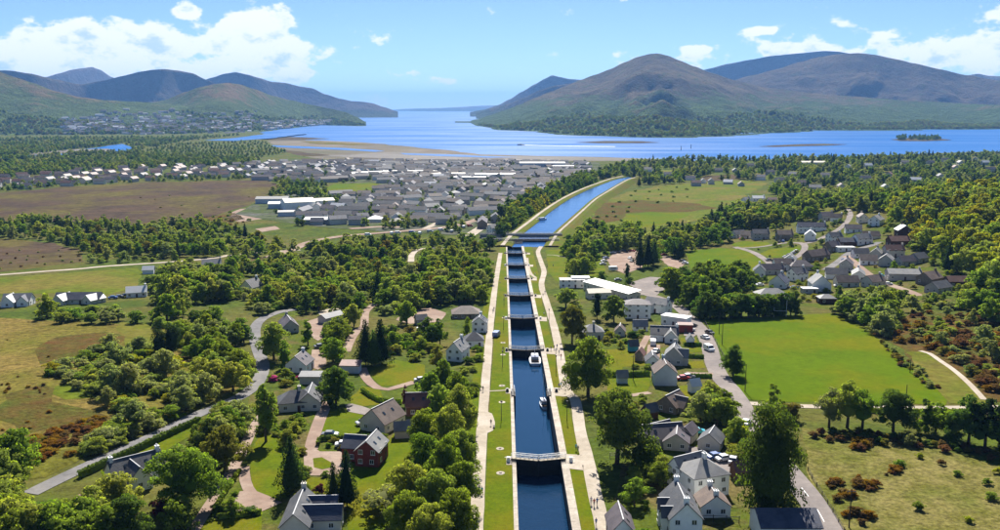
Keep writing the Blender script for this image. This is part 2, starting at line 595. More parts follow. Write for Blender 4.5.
M_steel = mat('grey_steel', (0.20, 0.21, 0.22), 0.55, noise_amt=0.15, scale=1, metal=0.3)
M_sea = water_mat('sea_water', (0.012, 0.105, 0.34), 0.30, 0.9, 0.05, 1.6, spec=0.035, streak=0.0011)
M_canal = water_mat('canal_water', (0.006, 0.031, 0.078), 0.06, 0.02, 0.9, 1.0)
M_ruffle = water_mat('wind_ruffled_water', (0.005, 0.024, 0.060), 0.05, 0.030, 2.4, 1.0)
M_reach = water_mat('canal_reach_water', (0.010, 0.07, 0.23), 0.12, 0.06, 0.5, 1.0)

XL, XR = 3.0, 13.4          # inner faces of the lock walls
Y_END = pix(515, 243).y      # foot of the flight

# land sheet, open where the lock flight is cut into it
def axis_x():
    xs = [XL - 0.45, XR + 0.8]
    x, s = XL - 0.45, 5.0
    while x > -5200:
        x -= s
        xs.append(x)
        s = 5.0 if x > -170 else s * 1.045
    x, s = XR + 0.8, 5.0
    while x < 5200:
        x += s
        xs.append(x)
        s = 5.0 if x < 190 else s * 1.045
    return sorted(xs)
def axis_y():
    ys, y, s = [], 60.0, 6.0
    while y < 4800:
        ys.append(y)
        s = 6.0 if y < 720 else s * 1.03
        y += s
    return ys + [Y_END]
gx, gy = axis_x(), sorted(axis_y())
vs = [(x, y, T(x, y)) for y in gy for x in gx]
fs = []
nx = len(gx)
for j in range(len(gy) - 1):
    for i in range(nx - 1):
        if gx[i] >= XL - 0.46 and gx[i + 1] <= XR + 0.81 and gy[j + 1] <= Y_END + 0.01:
            continue
        a = j * nx + i
        fs.append((a, a + 1, a + nx + 1, a + nx))
ground = link('ground', mesh_of('ground', vs, fs, smooth=True), None, M_scrub)
ground['kind'] = 'structure'

sea = link('sea', mesh_of('sea', [(-40000, 1500, 0), (40000, 1500, 0), (40000, 42000, 0), (-40000, 42000, 0)], [(0, 1, 2, 3)]), None, M_sea)
sea['kind'] = 'structure'

# ---- tidal flats, spits and the islet
def flat(name, pxs, m, z):
    pts = [pix(px, py, 0.0).to_2d() for px, py in pxs]
    return patch(name, pts, m, off=0.0, grid=60, jit=9.0, open_=False, world=True, zf=lambda x, y: z)
flat('sand_flat', [(150, 143), (200, 141), (240, 139), (300, 139.5), (345, 141.5), (385, 144), (420, 148), (455, 151), (480, 154.5), (540, 156), (600, 157), (640, 158.5), (700, 161), (640, 166), (480, 168), (300, 166), (200, 160), (150, 152)], M_sand, 0.35)
flat('wet_sand_flat', [(395, 152), (440, 153.5), (480, 155.5), (540, 156.8), (600, 157.8), (660, 159.5), (690, 160.5), (640, 161), (520, 160.5), (400, 159), (350, 157.5), (320, 155.5), (350, 155)], M_sandp, 0.6)
flat('tidal_channel', [(262, 145), (300, 146.4), (345, 148.2), (385, 151.2), (375, 152), (330, 149.6), (285, 147.6), (258, 146)], M_sea, 0.75)
flat('tidal_channel', [(400, 153.4), (440, 154.4), (480, 156.2), (520, 157.4), (490, 158), (440, 156.4), (405, 154.8)], M_sea, 0.8)
flat('marsh_flat', [(175, 146), (230, 147.5), (290, 151), (330, 155.5), (280, 157.5), (210, 154), (170, 150)], M_heath, 0.9)
flat('marsh_flat', [(300, 141.5), (340, 142.6), (375, 145), (350, 145.4), (310, 143.6)], M_rough, 0.75)
flat('sand_flat', [(178, 140), (210, 138.2), (262, 136.6), (300, 137.2), (330, 138.8), (300, 140), (240, 141)], M_heath, 0.5)
flat('mud_spit', [(758, 146.6), (775, 145.4), (800, 144.2), (825, 143.8), (848, 144.4), (835, 145.2), (800, 146.2), (775, 147)], M_heath, 0.4)
flat('mud_spit', [(575, 142.5), (605, 141), (640, 141.2), (660, 142.6), (640, 143.2), (600, 143.2)], M_heath, 0.4)
flat('islet_shore', [(890, 139.6), (902, 138.2), (920, 137.6), (940, 138.8), (952, 140.2), (925, 141.2), (900, 141)], M_heath, 0.5)
flat('river_bank_sand', [(8, 156.5), (40, 153.5), (75, 150.5), (108, 150), (116, 152.4), (85, 153.5), (50, 156)], M_sandp, 3.6)
river = patch('river', [pix(*p, 3.0).to_2d() for p in [(-60, 160), (0, 158), (35, 154.5), (70, 150.5), (95, 148), (110, 145.5), (122, 144), (131, 147), (134, 153), (115, 153.6), (85, 153.2), (45, 157), (0, 160.5), (-60, 163)]], M_sea, off=0.0, grid=40, jit=3, world=True, zf=lambda x, y: 3.45)
flat_r = patch('river', [pix(*p, 3.0).to_2d() for p in [(205, 140.5), (235, 138), (258, 135), (300, 131.8), (308, 133.5), (270, 138.5), (235, 141)]], M_sea, off=0.0, grid=60, jit=5, world=True, zf=lambda x, y: 3.6)

# ---- hills round the loch
def hill_mat(name, wood, moor, top, wood_to, patch_col, nscale=0.0022):
    m = bpy.data.materials.new(name)
    m.use_nodes = True
    N, L = m.node_tree.nodes, m.node_tree.links
    b = N['Principled BSDF']
    b.inputs['Roughness'].default_value = 1.0
    b.inputs['Specular IOR Level'].default_value = 0.05
    geo = N.new('ShaderNodeNewGeometry')
    sp = N.new('ShaderNodeSeparateXYZ')
    L.new(geo.outputs['Position'], sp.inputs[0])
    def nz(sc, det=7):
        n = N.new('ShaderNodeTexNoise')
        n.inputs['Scale'].default_value = sc
        n.inputs['Detail'].default_value = det
        n.inputs['Roughness'].default_value = 0.65
        L.new(geo.outputs['Position'], n.inputs['Vector'])
        return n.outputs[0]
    def rng_(v, a, b_):
        n = N.new('ShaderNodeMapRange')
        n.inputs[1].default_value, n.inputs[2].default_value = a, b_
        L.new(v, n.inputs[0])
        return n.outputs[0]
    def mix(f, c0, c1):
        n = N.new('ShaderNodeMix'); n.data_type = 'RGBA'
        L.new(f, n.inputs[0])
        for i, c in ((6, c0), (7, c1)):
            if isinstance(c, tuple): n.inputs[i].default_value = (*c, 1)
            else: L.new(c, n.inputs[i])
        return n.outputs[2]
    def mth(op, a, b_):
        n = N.new('ShaderNodeMath'); n.operation = op
        for i, c in enumerate((a, b_)):
            if isinstance(c, (int, float)): n.inputs[i].default_value = c
            else: L.new(c, n.inputs[i])
        return n.outputs[0]
    big, mid, fine = nz(nscale), nz(nscale * 5), nz(nscale * 26, 4)
    moorc = mix(rng_(big, 0.42, 0.6), moor, top)
    moorc = mix(rng_(mid, 0.52, 0.68), moorc, patch_col)
    woodc = mix(rng_(fine, 0.35, 0.65), wood, tuple(c * 0.55 for c in wood))
    woodc = mix(rng_(mid, 0.55, 0.7), woodc, tuple(c * 1.45 for c in wood))
    hgt = mth('ADD', sp.outputs[2], mth('MULTIPLY', mth('SUBTRACT', mid, 0.5), wood_to * 1.9))
    hgt = mth('ADD', hgt, mth('MULTIPLY', mth('SUBTRACT', big, 0.5), wood_to * 2.2))
    col = mix(rng_(hgt, wood_to * 0.75, wood_to * 1.15), woodc, moorc)
    L.new(col, b.inputs['Base Color'])
    bp = N.new('ShaderNodeBump')
    bp.inputs['Distance'].default_value = 22.0
    L.new(mth('ADD', fine, mth('MULTIPLY', mid, 2.5)), bp.inputs['Height'])
    L.new(bp.outputs[0], b.inputs['Normal'])
    return m

def interp(tab, x):
    if x <= tab[0][0]: return tab[0][1]
    for (a, va), (b, vb) in zip(tab, tab[1:]):
        if x <= b:
            t = (x - a) / (b - a)
            t = t * t * (3 - 2 * t) * 0.4 + t * 0.6
            return va + (vb - va) * t
    return tab[-1][1]

HILL_PTS = {}
def hill(name, crest, dist, foot, m, rough=0.13, nu=170, nv=56, power=1.25, seed=0.0, gully=900.0):
    """a real ridge: its crest stands at its own distance, the front slope runs down to the shore line, the back falls away"""
    p0, p1 = crest[0][0], crest[-1][0]
    vs, fs = [], []
    nb = 12
    for i in range(nu + 1):
        px = p0 + (p1 - p0) * i / nu
        py = interp(crest, px)
        dx, dy, dz = ray(px, py)
        h = math.hypot(dx, dy)
        dc = dist * (1 + 0.10 * mnoise.noise(Vector((px * 0.012, seed, 3))))
        zc = max(2.0, CAM_H + dz / h * dc)
        fy = interp(foot, px)
        fd = pix(px, fy, 0.0).to_2d().length if fy else dist * 0.6
        fd = min(fd, dc * 0.93)
        for j in range(nv + 1 + nb):
            if j <= nv:
                s = j / nv
                d = fd + (dc - fd) * s
                prof = s ** power * (1 - 0.25 * math.sin(math.pi * s))
                z = -6 + (zc + 6) * prof
                env = math.sin(math.pi * min(1, s * 1.02)) * 0.9 + 0.05
            else:
                s = (j - nv) / nb
                d = dc * (1 + 0.35 * s)
                z = zc * (1 - s) - 8 * s
                env = 0.05 + 0.5 * s * (1 - s)
            x, y = dx / h * d, dy / h * d
            q = Vector((x / gully + seed, y / gully, seed * 1.7))
            f = mnoise.ridged_multi_fractal(q, 1.0, 2.1, 6, 0.9, 2.0, noise_basis='PERLIN_ORIGINAL') - 1.0
            f2 = mnoise.fractal(q * 4.0, 0.9, 2.1, 4)
            z += zc * rough * env * (f * 0.75 + f2 * 0.7)
            if j <= nv and s < 0.06: z = min(z, -6 + (zc + 6) * 0.25 * s / 0.06 + 6 * s / 0.06)
            vs.append((x, y, z))
    k = nv + 1 + nb
    for i in range(nu):
        for j in range(k - 1):
            a = i * k + j
            fs.append((a, a + k, a + k + 1, a + 1))
    me = mesh_of(name, vs, fs, smooth=True)
    if me.polygons[len(me.polygons) // 3].normal.z < 0:
        me.flip_normals()
    o = link(name, me, None, m)
    o['kind'] = 'structure'
    HILL_PTS[name + str(seed)] = (vs, nu, k, nv)
    return o

H_near = hill_mat('hill_near', (0.066, 0.112, 0.016), (0.066, 0.052, 0.034), (0.130, 0.098, 0.050), 160, (0.064, 0.080, 0.022), 0.0034)
H_mid = hill_mat('hill_mid', (0.05, 0.072, 0.022), (0.070, 0.055, 0.040), (0.118, 0.088, 0.052), 120, (0.064, 0.070, 0.026), 0.003)
H_left = hill_mat('hill_left', (0.082, 0.125, 0.024), (0.110, 0.095, 0.034), (0.165, 0.112, 0.054), 190, (0.090, 0.110, 0.026), 0.003)
H_far = hill_mat('hill_far', (0.04, 0.055, 0.025), (0.07, 0.056, 0.044), (0.085, 0.065, 0.05), 80, (0.055, 0.055, 0.035), 0.0012)

hill('mountain', [(455, 124.5), (470, 122), (478, 119), (490, 115), (505, 110), (520, 104.5), (535, 98), (550, 92), (565, 86), (580, 80), (595, 74.5), (610, 69), (625, 62), (638, 56.5), (650, 53.2), (658, 52.6), (668, 55), (680, 60), (695, 66), (710, 72), (735, 80), (770, 88), (830, 95), (920, 101), (1000, 105), (1120, 112)],
     6600, [(455, 126), (480, 128), (500, 132.5), (530, 134), (560, 135.5), (640, 138.5), (700, 139.5), (750, 136.5), (800, 134.5), (900, 131.5), (1000, 130), (1120, 130)], H_near, rough=0.24, nu=260, nv=110, seed=1.3, gully=1150)
hill('mountain', [(640, 112), (690, 95), (720, 84), (750, 76), (775, 69.5), (800, 62), (820, 57), (840, 54), (858, 52.8), (875, 54.5), (895, 59), (915, 63.5), (940, 69), (965, 75), (1000, 80.5), (1060, 88), (1150, 98)],
     8200, [(640, 128), (720, 126), (800, 125), (900, 124), (1150, 124)], H_mid, rough=0.24, nu=190, nv=80, seed=4.1, gully=1300)
hill('mountain', [(660, 85), (690, 74), (708, 68.5), (728, 63.5), (750, 59.5), (772, 55.5), (800, 53), (825, 50.8), (838, 51.5), (850, 53.5), (880, 60), (930, 75)],
     10800, [(660, 113), (930, 113)], H_far, rough=0.10, nu=100, nv=30, seed=6.4, gully=2500)
hill('mountain', [(470, 112), (484, 109.5), (498, 105), (510, 99), (522, 91.5), (535, 84), (545, 78.5), (552, 75.2), (560, 77), (570, 79), (580, 79.5), (600, 84), (640, 96)],
     11000, [(470, 113), (640, 113)], H_far, rough=0.12, nu=90, nv=30, seed=8.2, gully=2200)
hill('mountain', [(476, 112.5), (492, 108.5), (508, 104), (524, 97.5), (540, 90), (555, 85.5), (575, 83), (600, 84), (640, 92)],
     9000, [(476, 114), (640, 114)], H_mid, rough=0.14, nu=80, nv=30, seed=2.9, gully=1800)
hill('mountain', [(930, 84), (955, 79), (968, 75), (978, 73.6), (988, 75.5), (1000, 76), (1015, 74), (1040, 77), (1090, 90)],
     12000, [(930, 112), (1090, 112)], H_far, rough=0.1, nu=60, nv=24, seed=3.7, gully=2500)
# left of the loch
hill('hill', [(-140, 45), (-60, 58), (0, 72), (15, 77), (32, 82.5), (55, 91), (80, 97), (105, 100), (130, 101.5), (160, 103), (200, 108), (250, 117), (300, 127)],
     5400, [(-140, 137), (60, 136.5), (160, 136), (240, 134), (300, 131)], H_left, rough=0.20, nu=140, nv=60, seed=5.5, gully=1100, power=1.1)
hill('hill', [(110, 108), (140, 105), (165, 100), (185, 92), (200, 87), (215, 83.8), (228, 82.6), (240, 84), (255, 89), (272, 95.5), (290, 100), (310, 104.5), (330, 108.5), (345, 112), (356, 116.5), (366, 122)],
     6000, [(110, 135), (180, 134.5), (240, 133), (280, 129.5), (310, 126.5), (340, 122.5), (366, 122.5)], H_left, rough=0.18, nu=140, nv=60, seed=7.9, gully=1100, power=1.1)
hill('mountain', [(-90, 78), (-20, 70), (10, 70), (30, 73), (55, 79), (80, 84), (105, 80), (122, 75.8), (140, 71.5), (152, 69.8), (163, 69), (178, 70.5), (192, 73), (206, 79.5), (225, 88), (260, 96), (300, 104)],
     8600, [(-90, 118), (300, 116)], H_mid, rough=0.2, nu=150, nv=40, seed=9.3, gully=1700)
hill('mountain', [(170, 96), (195, 84), (212, 77.5), (225, 73.5), (236, 72), (248, 74.5), (258, 77.5), (272, 81.5), (285, 82.5), (300, 86.2), (312, 88), (325, 94), (340, 98.5), (352, 101), (362, 101.5), (372, 103), (384, 107), (398, 111.5)],
     10300, [(170, 116), (300, 115), (398, 113)], H_far, rough=0.15, nu=140, nv=40, seed=11.7, gully=1900)
hill('mountain', [(-60, 78), (-10, 72), (8, 71), (22, 73.5), (45, 77), (60, 73), (72, 69.5), (82, 68.2), (92, 66.8), (100, 69.5), (112, 77), (140, 88)],
     12500, [(-60, 112), (140, 112)], H_far, rough=0.12, nu=90, nv=24, seed=13.1, gully=2600)
hill('headland', [(392, 109.9), (405, 108.8), (425, 108.3), (440, 108.0), (460, 107.0), (475, 106.0), (490, 105.4), (505, 105.2), (530, 107)],
     26000, [(392, 110.5), (530, 110.5)], H_far, rough=0.1, nu=60, nv=12, seed=15.1, gully=3500)

# ================================================================ THE LOCK FLIGHT
def tag_wall(o): return o
GATE_PY = [460, 391, 350.5, 318.7, 296, 279, 265.5, 253.5]
GATE_Y = [pix(535, p).y for p in GATE_PY] + [Y_END - 6]
ORD = ['nearest', 'second', 'third', 'fourth', 'fifth', 'sixth', 'seventh', 'eighth', 'farthest']

def gate_leaf_mesh(w, depth):
    """one mitre leaf, hinge at x=0, reaching to x=w: balks, heel and mitre posts, foot walkway"""
    b = MB()
    b.box(0, w, -0.22, 0.22, -depth, 0.15)
    for k in range(6):
        z = -depth + 0.3 + k * (depth - 0.5) / 5
        b.box(0.1, w - 0.1, -0.36, 0.36, z, z + 0.28)
    b.box(-0.15, 0.35, -0.4, 0.4, -depth, 0.35)
    b.box(w - 0.3, w + 0.02, -0.34, 0.34, -depth, 0.3)
    return b
def walkway_mesh(w):
    return MB().box(0.0, w, -0.85, 0.0, 0.36, 0.46)
def rail_mesh(w, y):
    b = MB()
    n = 6
    for k in range(n + 1):
        b.bar((w * k / n * 0.98 + 0.05, y, 0.44), (w * k / n * 0.98 + 0.05, y, 1.55), 0.07)
    b.bar((0, y, 1.55), (w, y, 1.55), 0.10)
    b.bar((0, y, 1.0), (w, y, 1.0), 0.07)
    return b

half = (XR - XL) / 2 + 1.1
leaf_len = math.hypot((XR - XL) / 2 + 0.95, 1.5)
ang = math.atan2(1.5, (XR - XL) / 2 + 0.95)
LEAF = gate_leaf_mesh(leaf_len, 7.5).mesh('gate_leaf', [M_timber])
WALK = walkway_mesh(leaf_len).mesh('walkway', [M_deck])
RAIL_A = rail_mesh(leaf_len, -0.8).mesh('handrail', [M_white])
RAIL_B = rail_mesh(leaf_len, 0.1).mesh('handrail', [M_white])
for i, gyy in enumerate(GATE_Y):
    z = T(0, gyy) + 0.25
    is_open = (i == 1)
    g = empty('lock_gate', (0, gyy, z))
    tag(g, ('pair of lock gate leaves standing open against the chamber walls' if is_open else
            f'closed black timber lock gate with grey handrails, {ORD[i]} of the flight seen from above' if i else
            'closed black timber lock gate with white handrails, the largest and nearest one'), 'lock gate', 'gates of the lock flight')
    for side in (-1, 1):
        hx = XL - 0.95 if side < 0 else XR + 0.95
        lf = link('gate_leaf', LEAF, g)
        lf.location = (hx, 0, 0)
        if is_open:
            lf.location = (hx + (1.15 if side < 0 else -1.15), 0, 0)
            rz = R(-89) if side < 0 else R(-91)
        else:
            rz = -ang if side < 0 else math.pi + ang      # the mitre points upstream, at the camera
        lf.rotation_euler = (0, 0, rz)
        sgn = 1 if side < 0 else -1
        for nm, me in (('walkway', WALK), ('handrail', RAIL_A), ('handrail', RAIL_B)):
            c = link(nm, me, lf, None if i == 0 else M_timber if nm == 'walkway' else M_steel)
            c.scale = (1, sgn, 1)

EDGES = [60.0] + GATE_Y + [Y_END]
for i in range(len(EDGES) - 1):
    a, b = EDGES[i], EDGES[i + 1]
    if i == 2:
        pass
    lvl = T(0, b) - [0, 2.2, 2.2, 3.4, 1.8, 1.5, 1.4, 1.4, 1.2, 1.0, 1.0][i]
    if i == 0: lvl = T(0, 190) - 3.4
    if i == 1: lvl = T(0, GATE_Y[2]) - 2.2           # gates between stand open: one level
    if i == len(EDGES) - 2: lvl = 10.75
    w = link('lock_water', mesh_of('lock_water', [(XL - 0.6, a, lvl), (XR + 0.7, a, lvl), (XR + 0.7, b, lvl), (XL - 0.6, b, lvl)], [(0, 1, 2, 3)]), None, M_ruffle if i == 0 else M_canal)
    w['kind'] = 'structure'
    ch = empty('lock_chamber', (0, a, 0))
    tag(ch, f'masonry lock chamber with pale coping stones, {(ORD + ["last"])[i]} of the flight from the viewer', 'lock chamber', 'chambers of the lock flight')
    seg = max(2, int((b - a) / 6))
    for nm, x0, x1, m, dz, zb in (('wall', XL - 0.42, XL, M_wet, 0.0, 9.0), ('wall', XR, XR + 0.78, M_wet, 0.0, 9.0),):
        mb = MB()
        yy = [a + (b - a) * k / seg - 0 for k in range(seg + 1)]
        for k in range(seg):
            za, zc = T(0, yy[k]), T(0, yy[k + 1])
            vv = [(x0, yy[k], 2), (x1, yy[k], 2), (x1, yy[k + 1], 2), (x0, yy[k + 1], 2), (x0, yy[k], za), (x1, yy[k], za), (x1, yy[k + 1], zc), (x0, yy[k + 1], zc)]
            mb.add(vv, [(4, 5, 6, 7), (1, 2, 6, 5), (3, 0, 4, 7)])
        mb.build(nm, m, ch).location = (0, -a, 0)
    # coping: one stone per 2 m near by, longer courses farther off
    L_st = 2.0 if a < 420 else 6.0
    for nm, x0, x1 in (('left', XL - 0.85, XL + 0.05), ('right', XR - 0.05, XR + 1.65)):
        n = max(1, int((b - a) / L_st))
        for k in range(n):
            ya, yb = a + (b - a) * k / n, a + (b - a) * (k + 1) / n - 0.03
            if yb < 140 or (is_hidden := False):
                continue
            mb = MB()
            j = random.uniform(-0.02, 0.02)
            za, zc = T(0, ya) + 0.16 + j, T(0, yb) + 0.16 + j
            mb.add([(x0, ya, za - 0.5), (x1, ya, za - 0.5), (x1, yb, zc - 0.5), (x0, yb, zc - 0.5), (x0, ya, za), (x1, ya, za), (x1, yb, zc), (x0, yb, zc)],
                   [(4, 5, 6, 7), (0, 1, 5, 4), (1, 2, 6, 5), (2, 3, 7, 6), (3, 0, 4, 7)])
            mb.build('coping_stone', M_stone, ch).location = (0, -a, 0)
    ROADS.append(([Vector((8, a)), Vector((8, (a + b) / 2)), Vector((8, b))], 9))
ROADS.append(([Vector((8, y)) for y in range(100, 700, 6)], 8))

# paved aprons beside each gate, capstan pads on the left verge
for i, gyy in enumerate(GATE_Y[:-1]):
    zf = lambda x, y: T(0, y)
    patch('gate_apron', [(XR + 1.6, gyy - 5.5), (18.2, gyy - 6.5), (18.6, gyy + 3), (XR + 1.6, gyy + 3.5)], M_gravel, off=0.12, grid=4, jit=0.2, world=True)
    patch('gate_apron', [(XL - 2.2, gyy - 3.2), (XL - 0.85, gyy - 3.2), (XL - 0.85, gyy + 2.0), (XL - 2.2, gyy + 2.0)], M_stone, off=0.10, grid=4, jit=0.1, world=True)
for i, gyy in enumerate(GATE_Y[:-1]):
    for sx_ in (-1, 1):
        cx_ = XL - 1.7 if sx_ < 0 else XR + 2.3
        b = MB()
        b.tube([(0, 0, -0.2), (0, 0, 0.15), (0, 0, 0.9), (0, 0, 1.1)], [0.55, 0.5, 0.32, 0.42], 10)
        b.bar((-0.9, 0, 1.0), (0.9, 0, 1.0), 0.1)
        o = b.build('capstan', M_white if i % 3 == 0 else M_iron)
        o.location = (cx_, gyy - 1.2, T(cx_, gyy) + 0.1)
        tag(o, f"small {'white' if i % 3 == 0 else 'black'} iron capstan at the {'left' if sx_ < 0 else 'right'} end of the {ORD[i]} lock gate", 'capstan', 'lock capstans')
pads = [(500, 449), (500.5, 473.5), (502, 386), (502, 402.5), (503, 355), (503, 343), (504, 318)]
for k, (px, py) in enumerate(pads):
    p = pix(px, py)
    b = MB()
    b.tube([(0, 0, -0.3), (0, 0, 0.12)], [1.0, 0.95], 18)
    o = b.build('capstan_pad', M_stone)
    b2 = MB(); b2.tube([(0, 0, 0.1), (0, 0, 0.3), (0, 0, 0.34)], [0.35, 0.3, 0.1], 10); b2.build('hub', M_stone, o)
    o.location = p
    tag(o, f'round pale stone pad set in the grass verge left of the locks, {ORD[k]} one', 'stone pad', 'round pads on the verge')

# ---- lower reach of the canal
reach_px_l = [(512, 247), (521, 236), (536, 224), (552, 211), (570, 199), (588, 190), (602, 184.5), (616, 179.5), (628, 177)]
reach_px_r = [(543, 247), (551, 235), (562, 225), (577, 212), (591, 200), (604, 192), (614, 186), (624, 180.5), (632, 178)]
WZ = 10.75
la = smooth_line([pix(*p, WZ).to_2d() for p in reach_px_l], 8)
ra = smooth_line([pix(*p, WZ).to_2d() for p in reach_px_r], 8)
def resample(l, n):
    acc = [0.0]
    for a, b in zip(l, l[1:]): acc.append(acc[-1] + (b - a).length)
    out = []
    for k in range(n):
        t = acc[-1] * k / (n - 1)
        i = max(j for j in range(len(acc)) if acc[j] <= t + 1e-6)
        i = min(i, len(l) - 2)
        out.append(l[i].lerp(l[i + 1], (t - acc[i]) / max(1e-6, acc[i + 1] - acc[i])))
    return out
la, ra = resample(la, 60), resample(ra, 60)
vs = [(p.x, p.y, WZ) for pr in zip(la, ra) for p in pr]
w = link('canal_reach', mesh_of('canal_reach', vs, [(2 * i, 2 * i + 1, 2 * i + 3, 2 * i + 2) for i in range(59)]), None, M_reach)
w['kind'] = 'structure'
ROADS.append(([(a + b) / 2 for a, b in zip(la, ra)], 34))
for p in list(la)[::2] + list(ra)[::2] + [(a + b) / 2 for a, b in zip(la, ra)]:
    SHOW.append(unpix((p.x, p.y, WZ))[:2])
def bank(line, sgn, widths):
    """grass bank rising from the water's edge to a path and falling away behind"""
    vs, fs = [], []
    prof = widths
    for i, p in enumerate(line):
        d = (line[min(i + 1, len(line) - 1)] - line[max(i - 1, 0)]).normalized()
        n = Vector((-d.y, d.x)) * sgn
        for off, z in prof:
            q = p + n * off
            vs.append((q.x, q.y, z if z is not None else T(q.x, q.y) - 0.6))
    k = len(prof)
    for i in range(len(line) - 1):
        for j in range(k - 1):
            a = i * k + j
            fs.append((a, a + 1, a + k + 1, a + k))
    return mesh_of('canal_bank', vs, fs)
M_bank = mat('bank_grass', (0.095, 0.118, 0.008), 0.95, scale=0.2, col2=(0.07, 0.09, 0.008), col3=(0.11, 0.095, 0.02), scale3=0.05, spec=0.02)
for line, sgn in ((la, 1), (ra, -1)):
    o = link('canal_bank', bank(line, sgn, [(-0.6, 9.2), (0.3, 11.05), (2.5, 11.7), (10, 11.9), (17, None)]), None, M_bank)
    o['kind'] = 'structure'
    pl = []
    for i, p in enumerate(line):
        d = (line[min(i + 1, len(line) - 1)] - line[max(i - 1, 0)]).normalized()
        pl.append(p + Vector((-d.y, d.x)) * sgn * (7.0 if sgn > 0 else 5.0))
    o = link('towpath', ribbon_mesh('towpath', pl, 3.0 if sgn > 0 else 2.2, 0.0, 0.12, zf=lambda x, y: 12.0), None, M_gravel)
    o['kind'] = 'structure'
    ROADS.append((pl, 5))
    if sgn > 0:
        LEFT_BANK = [(p, (line[min(i + 1, len(line) - 1)] - line[max(i - 1, 0)]).normalized()) for i, p in enumerate(line)]
        for p in pl[::2]: SHOW.append(unpix((p.x, p.y, 12.0))[:2])

# ---- the two swing bridges at the foot of the flight
bz = T(0, Y_END) + 1.2
by = Y_END + 4
for k, (yy, wdt, dz, ml) in enumerate(((by, 6.0, 0.9, 'low dark road swing bridge over the canal, nearer of the two'), (by + 26, 4.6, 1.6, 'long railway swing bridge of steel girders behind the road bridge'))):
    e = empty('swing_bridge', (8, yy, bz))
    x0, x1 = (-24, 34) if k == 0 else (-26, 38)
    MB().box(x0, x1, -wdt / 2, wdt / 2, -0.4, 0.0).build('deck', M_steel, e)
    for s in (-1, 1):
        MB().box(x0, x1, s * (wdt / 2 + 0.15) - 0.15, s * (wdt / 2 + 0.15) + 0.15, -0.9, dz).build('girder', M_steel if k else M_iron, e)
        b = MB()
        for q in range(14):
            xx = x0 + (x1 - x0) * q / 13
            b.bar((xx, s * (wdt / 2 + 0.05), dz), (xx, s * (wdt / 2 + 0.05), dz + 1.0), 0.1)
        b.bar((x0, s * (wdt / 2 + 0.05), dz + 1.0), (x1, s * (wdt / 2 + 0.05), dz + 1.0), 0.14)
        b.build('parapet_rail', M_white if k == 0 else M_steel, e)
    for xx in (x0 + 1.5, x1 - 1.5):
        MB().box(xx - 1.8, xx + 1.8, -wdt / 2 + 0.3, wdt / 2 - 0.3, -6, -0.4).build('abutment', M_stone, e)
    tag(e, ml, 'bridge')
ribbon('main_road', [(150, by), (60, by), (26, by + 1), (-12, by + 1), (-40, by + 4)], 7.0, M_asphalt, off=0.35, world=True, show=False)
for p in ((495, 240), (510, 240), (525, 240), (505, 248), (540, 243), (520, 236)): SHOW.append(p)

# ================================================================ FIELDS, LAWNS, ROADS
patch('moor', [(-60, 198), (0, 193), (60, 187), (150, 182), (262, 180), (290, 187), (262, 200), (240, 208), (200, 219), (150, 227), (80, 223), (0, 221), (-60, 220)], M_heath, grid=22, jit=6)
patch('moor', [(-60, 238), (0, 239), (55, 243), (84, 252), (84, 262), (50, 266), (0, 272), (-60, 276)], M_heath, grid=14, jit=3)
patch('meadow', [(-60, 282), (0, 278), (70, 273), (138, 267.5), (142, 275), (136, 288), (100, 296), (60, 293), (0, 294), (-60, 296)], M_meadow, grid=10, jit=1.5)
patch('rough_pasture', [(-80, 318), (0, 318), (80, 322), (155, 327), (205, 335), (238, 365), (240, 388), (200, 407), (140, 435), (90, 455), (45, 478), (0, 482), (-80, 490)], M_rough, grid=9, jit=2)
patch('green_meadow', [(55, 387), (80, 380), (105, 387), (95, 398), (65, 400)], M_meadow, off=0.1, grid=6, jit=1.5, open_=False)
patch('brown_pasture', [(35, 350), (60, 336), (105, 332), (128, 338), (120, 348), (85, 352), (60, 362), (40, 364)], M_bracken, off=0.09, grid=6, jit=3, open_=False)
patch('brown_pasture', [(5, 395), (40, 385), (52, 402), (90, 410), (112, 418), (85, 432), (50, 428), (10, 440)], M_bracken, off=0.09, grid=6, jit=3, open_=False)
patch('green_meadow', [(120, 322), (160, 326), (168, 345), (150, 352), (125, 345)], M_meadow, off=0.1, grid=6, jit=1.5, open_=False)
patch('moor_field', [(590, 232), (592, 210), (625, 192), (680, 184), (735, 180), (770, 183), (745, 195), (742, 207), (715, 216), (690, 222), (660, 230), (625, 236)], M_meadow, grid=14, jit=4)
patch('heather_strip', [(592, 212), (605, 203), (640, 200), (690, 203), (720, 208), (690, 212), (640, 213), (610, 222), (592, 226)], M_bracken, off=0.12, grid=12, jit=4, open_=False)
patch('green_meadow', [(625, 214), (650, 212), (690, 214), (675, 223), (640, 228), (622, 226)], M_pitch, off=0.14, grid=10, jit=2, open_=False)
patch('green_meadow', [(700, 196), (722, 189), (735, 190), (735, 196), (722, 201), (706, 201)], M_meadow, off=0.14, grid=10, jit=2, open_=False)
patch('playing_field', [(703, 318.5), (760, 317), (800, 315), (838, 313), (856, 322), (880, 340), (905, 360), (930, 382), (948, 398), (946, 405), (900, 403.5), (830, 402.5), (775, 402), (744, 399), (722, 352)], M_pitch, grid=9, jit=0.6)
patch('village_green', [(686, 251), (720, 248), (748, 250), (762, 261), (758, 270), (735, 273), (700, 276), (690, 268)], M_pitch, grid=8, jit=0.6)
patch('village_green', [(758, 254.5), (769, 249.5), (798, 246), (801, 249.5), (792, 255), (776, 258)], M_pitch, grid=6, jit=0.4)
patch('village_green', [(731, 244), (743, 241), (768, 242.5), (772, 245), (750, 248), (738, 248)], M_pitch, grid=6, jit=0.4)
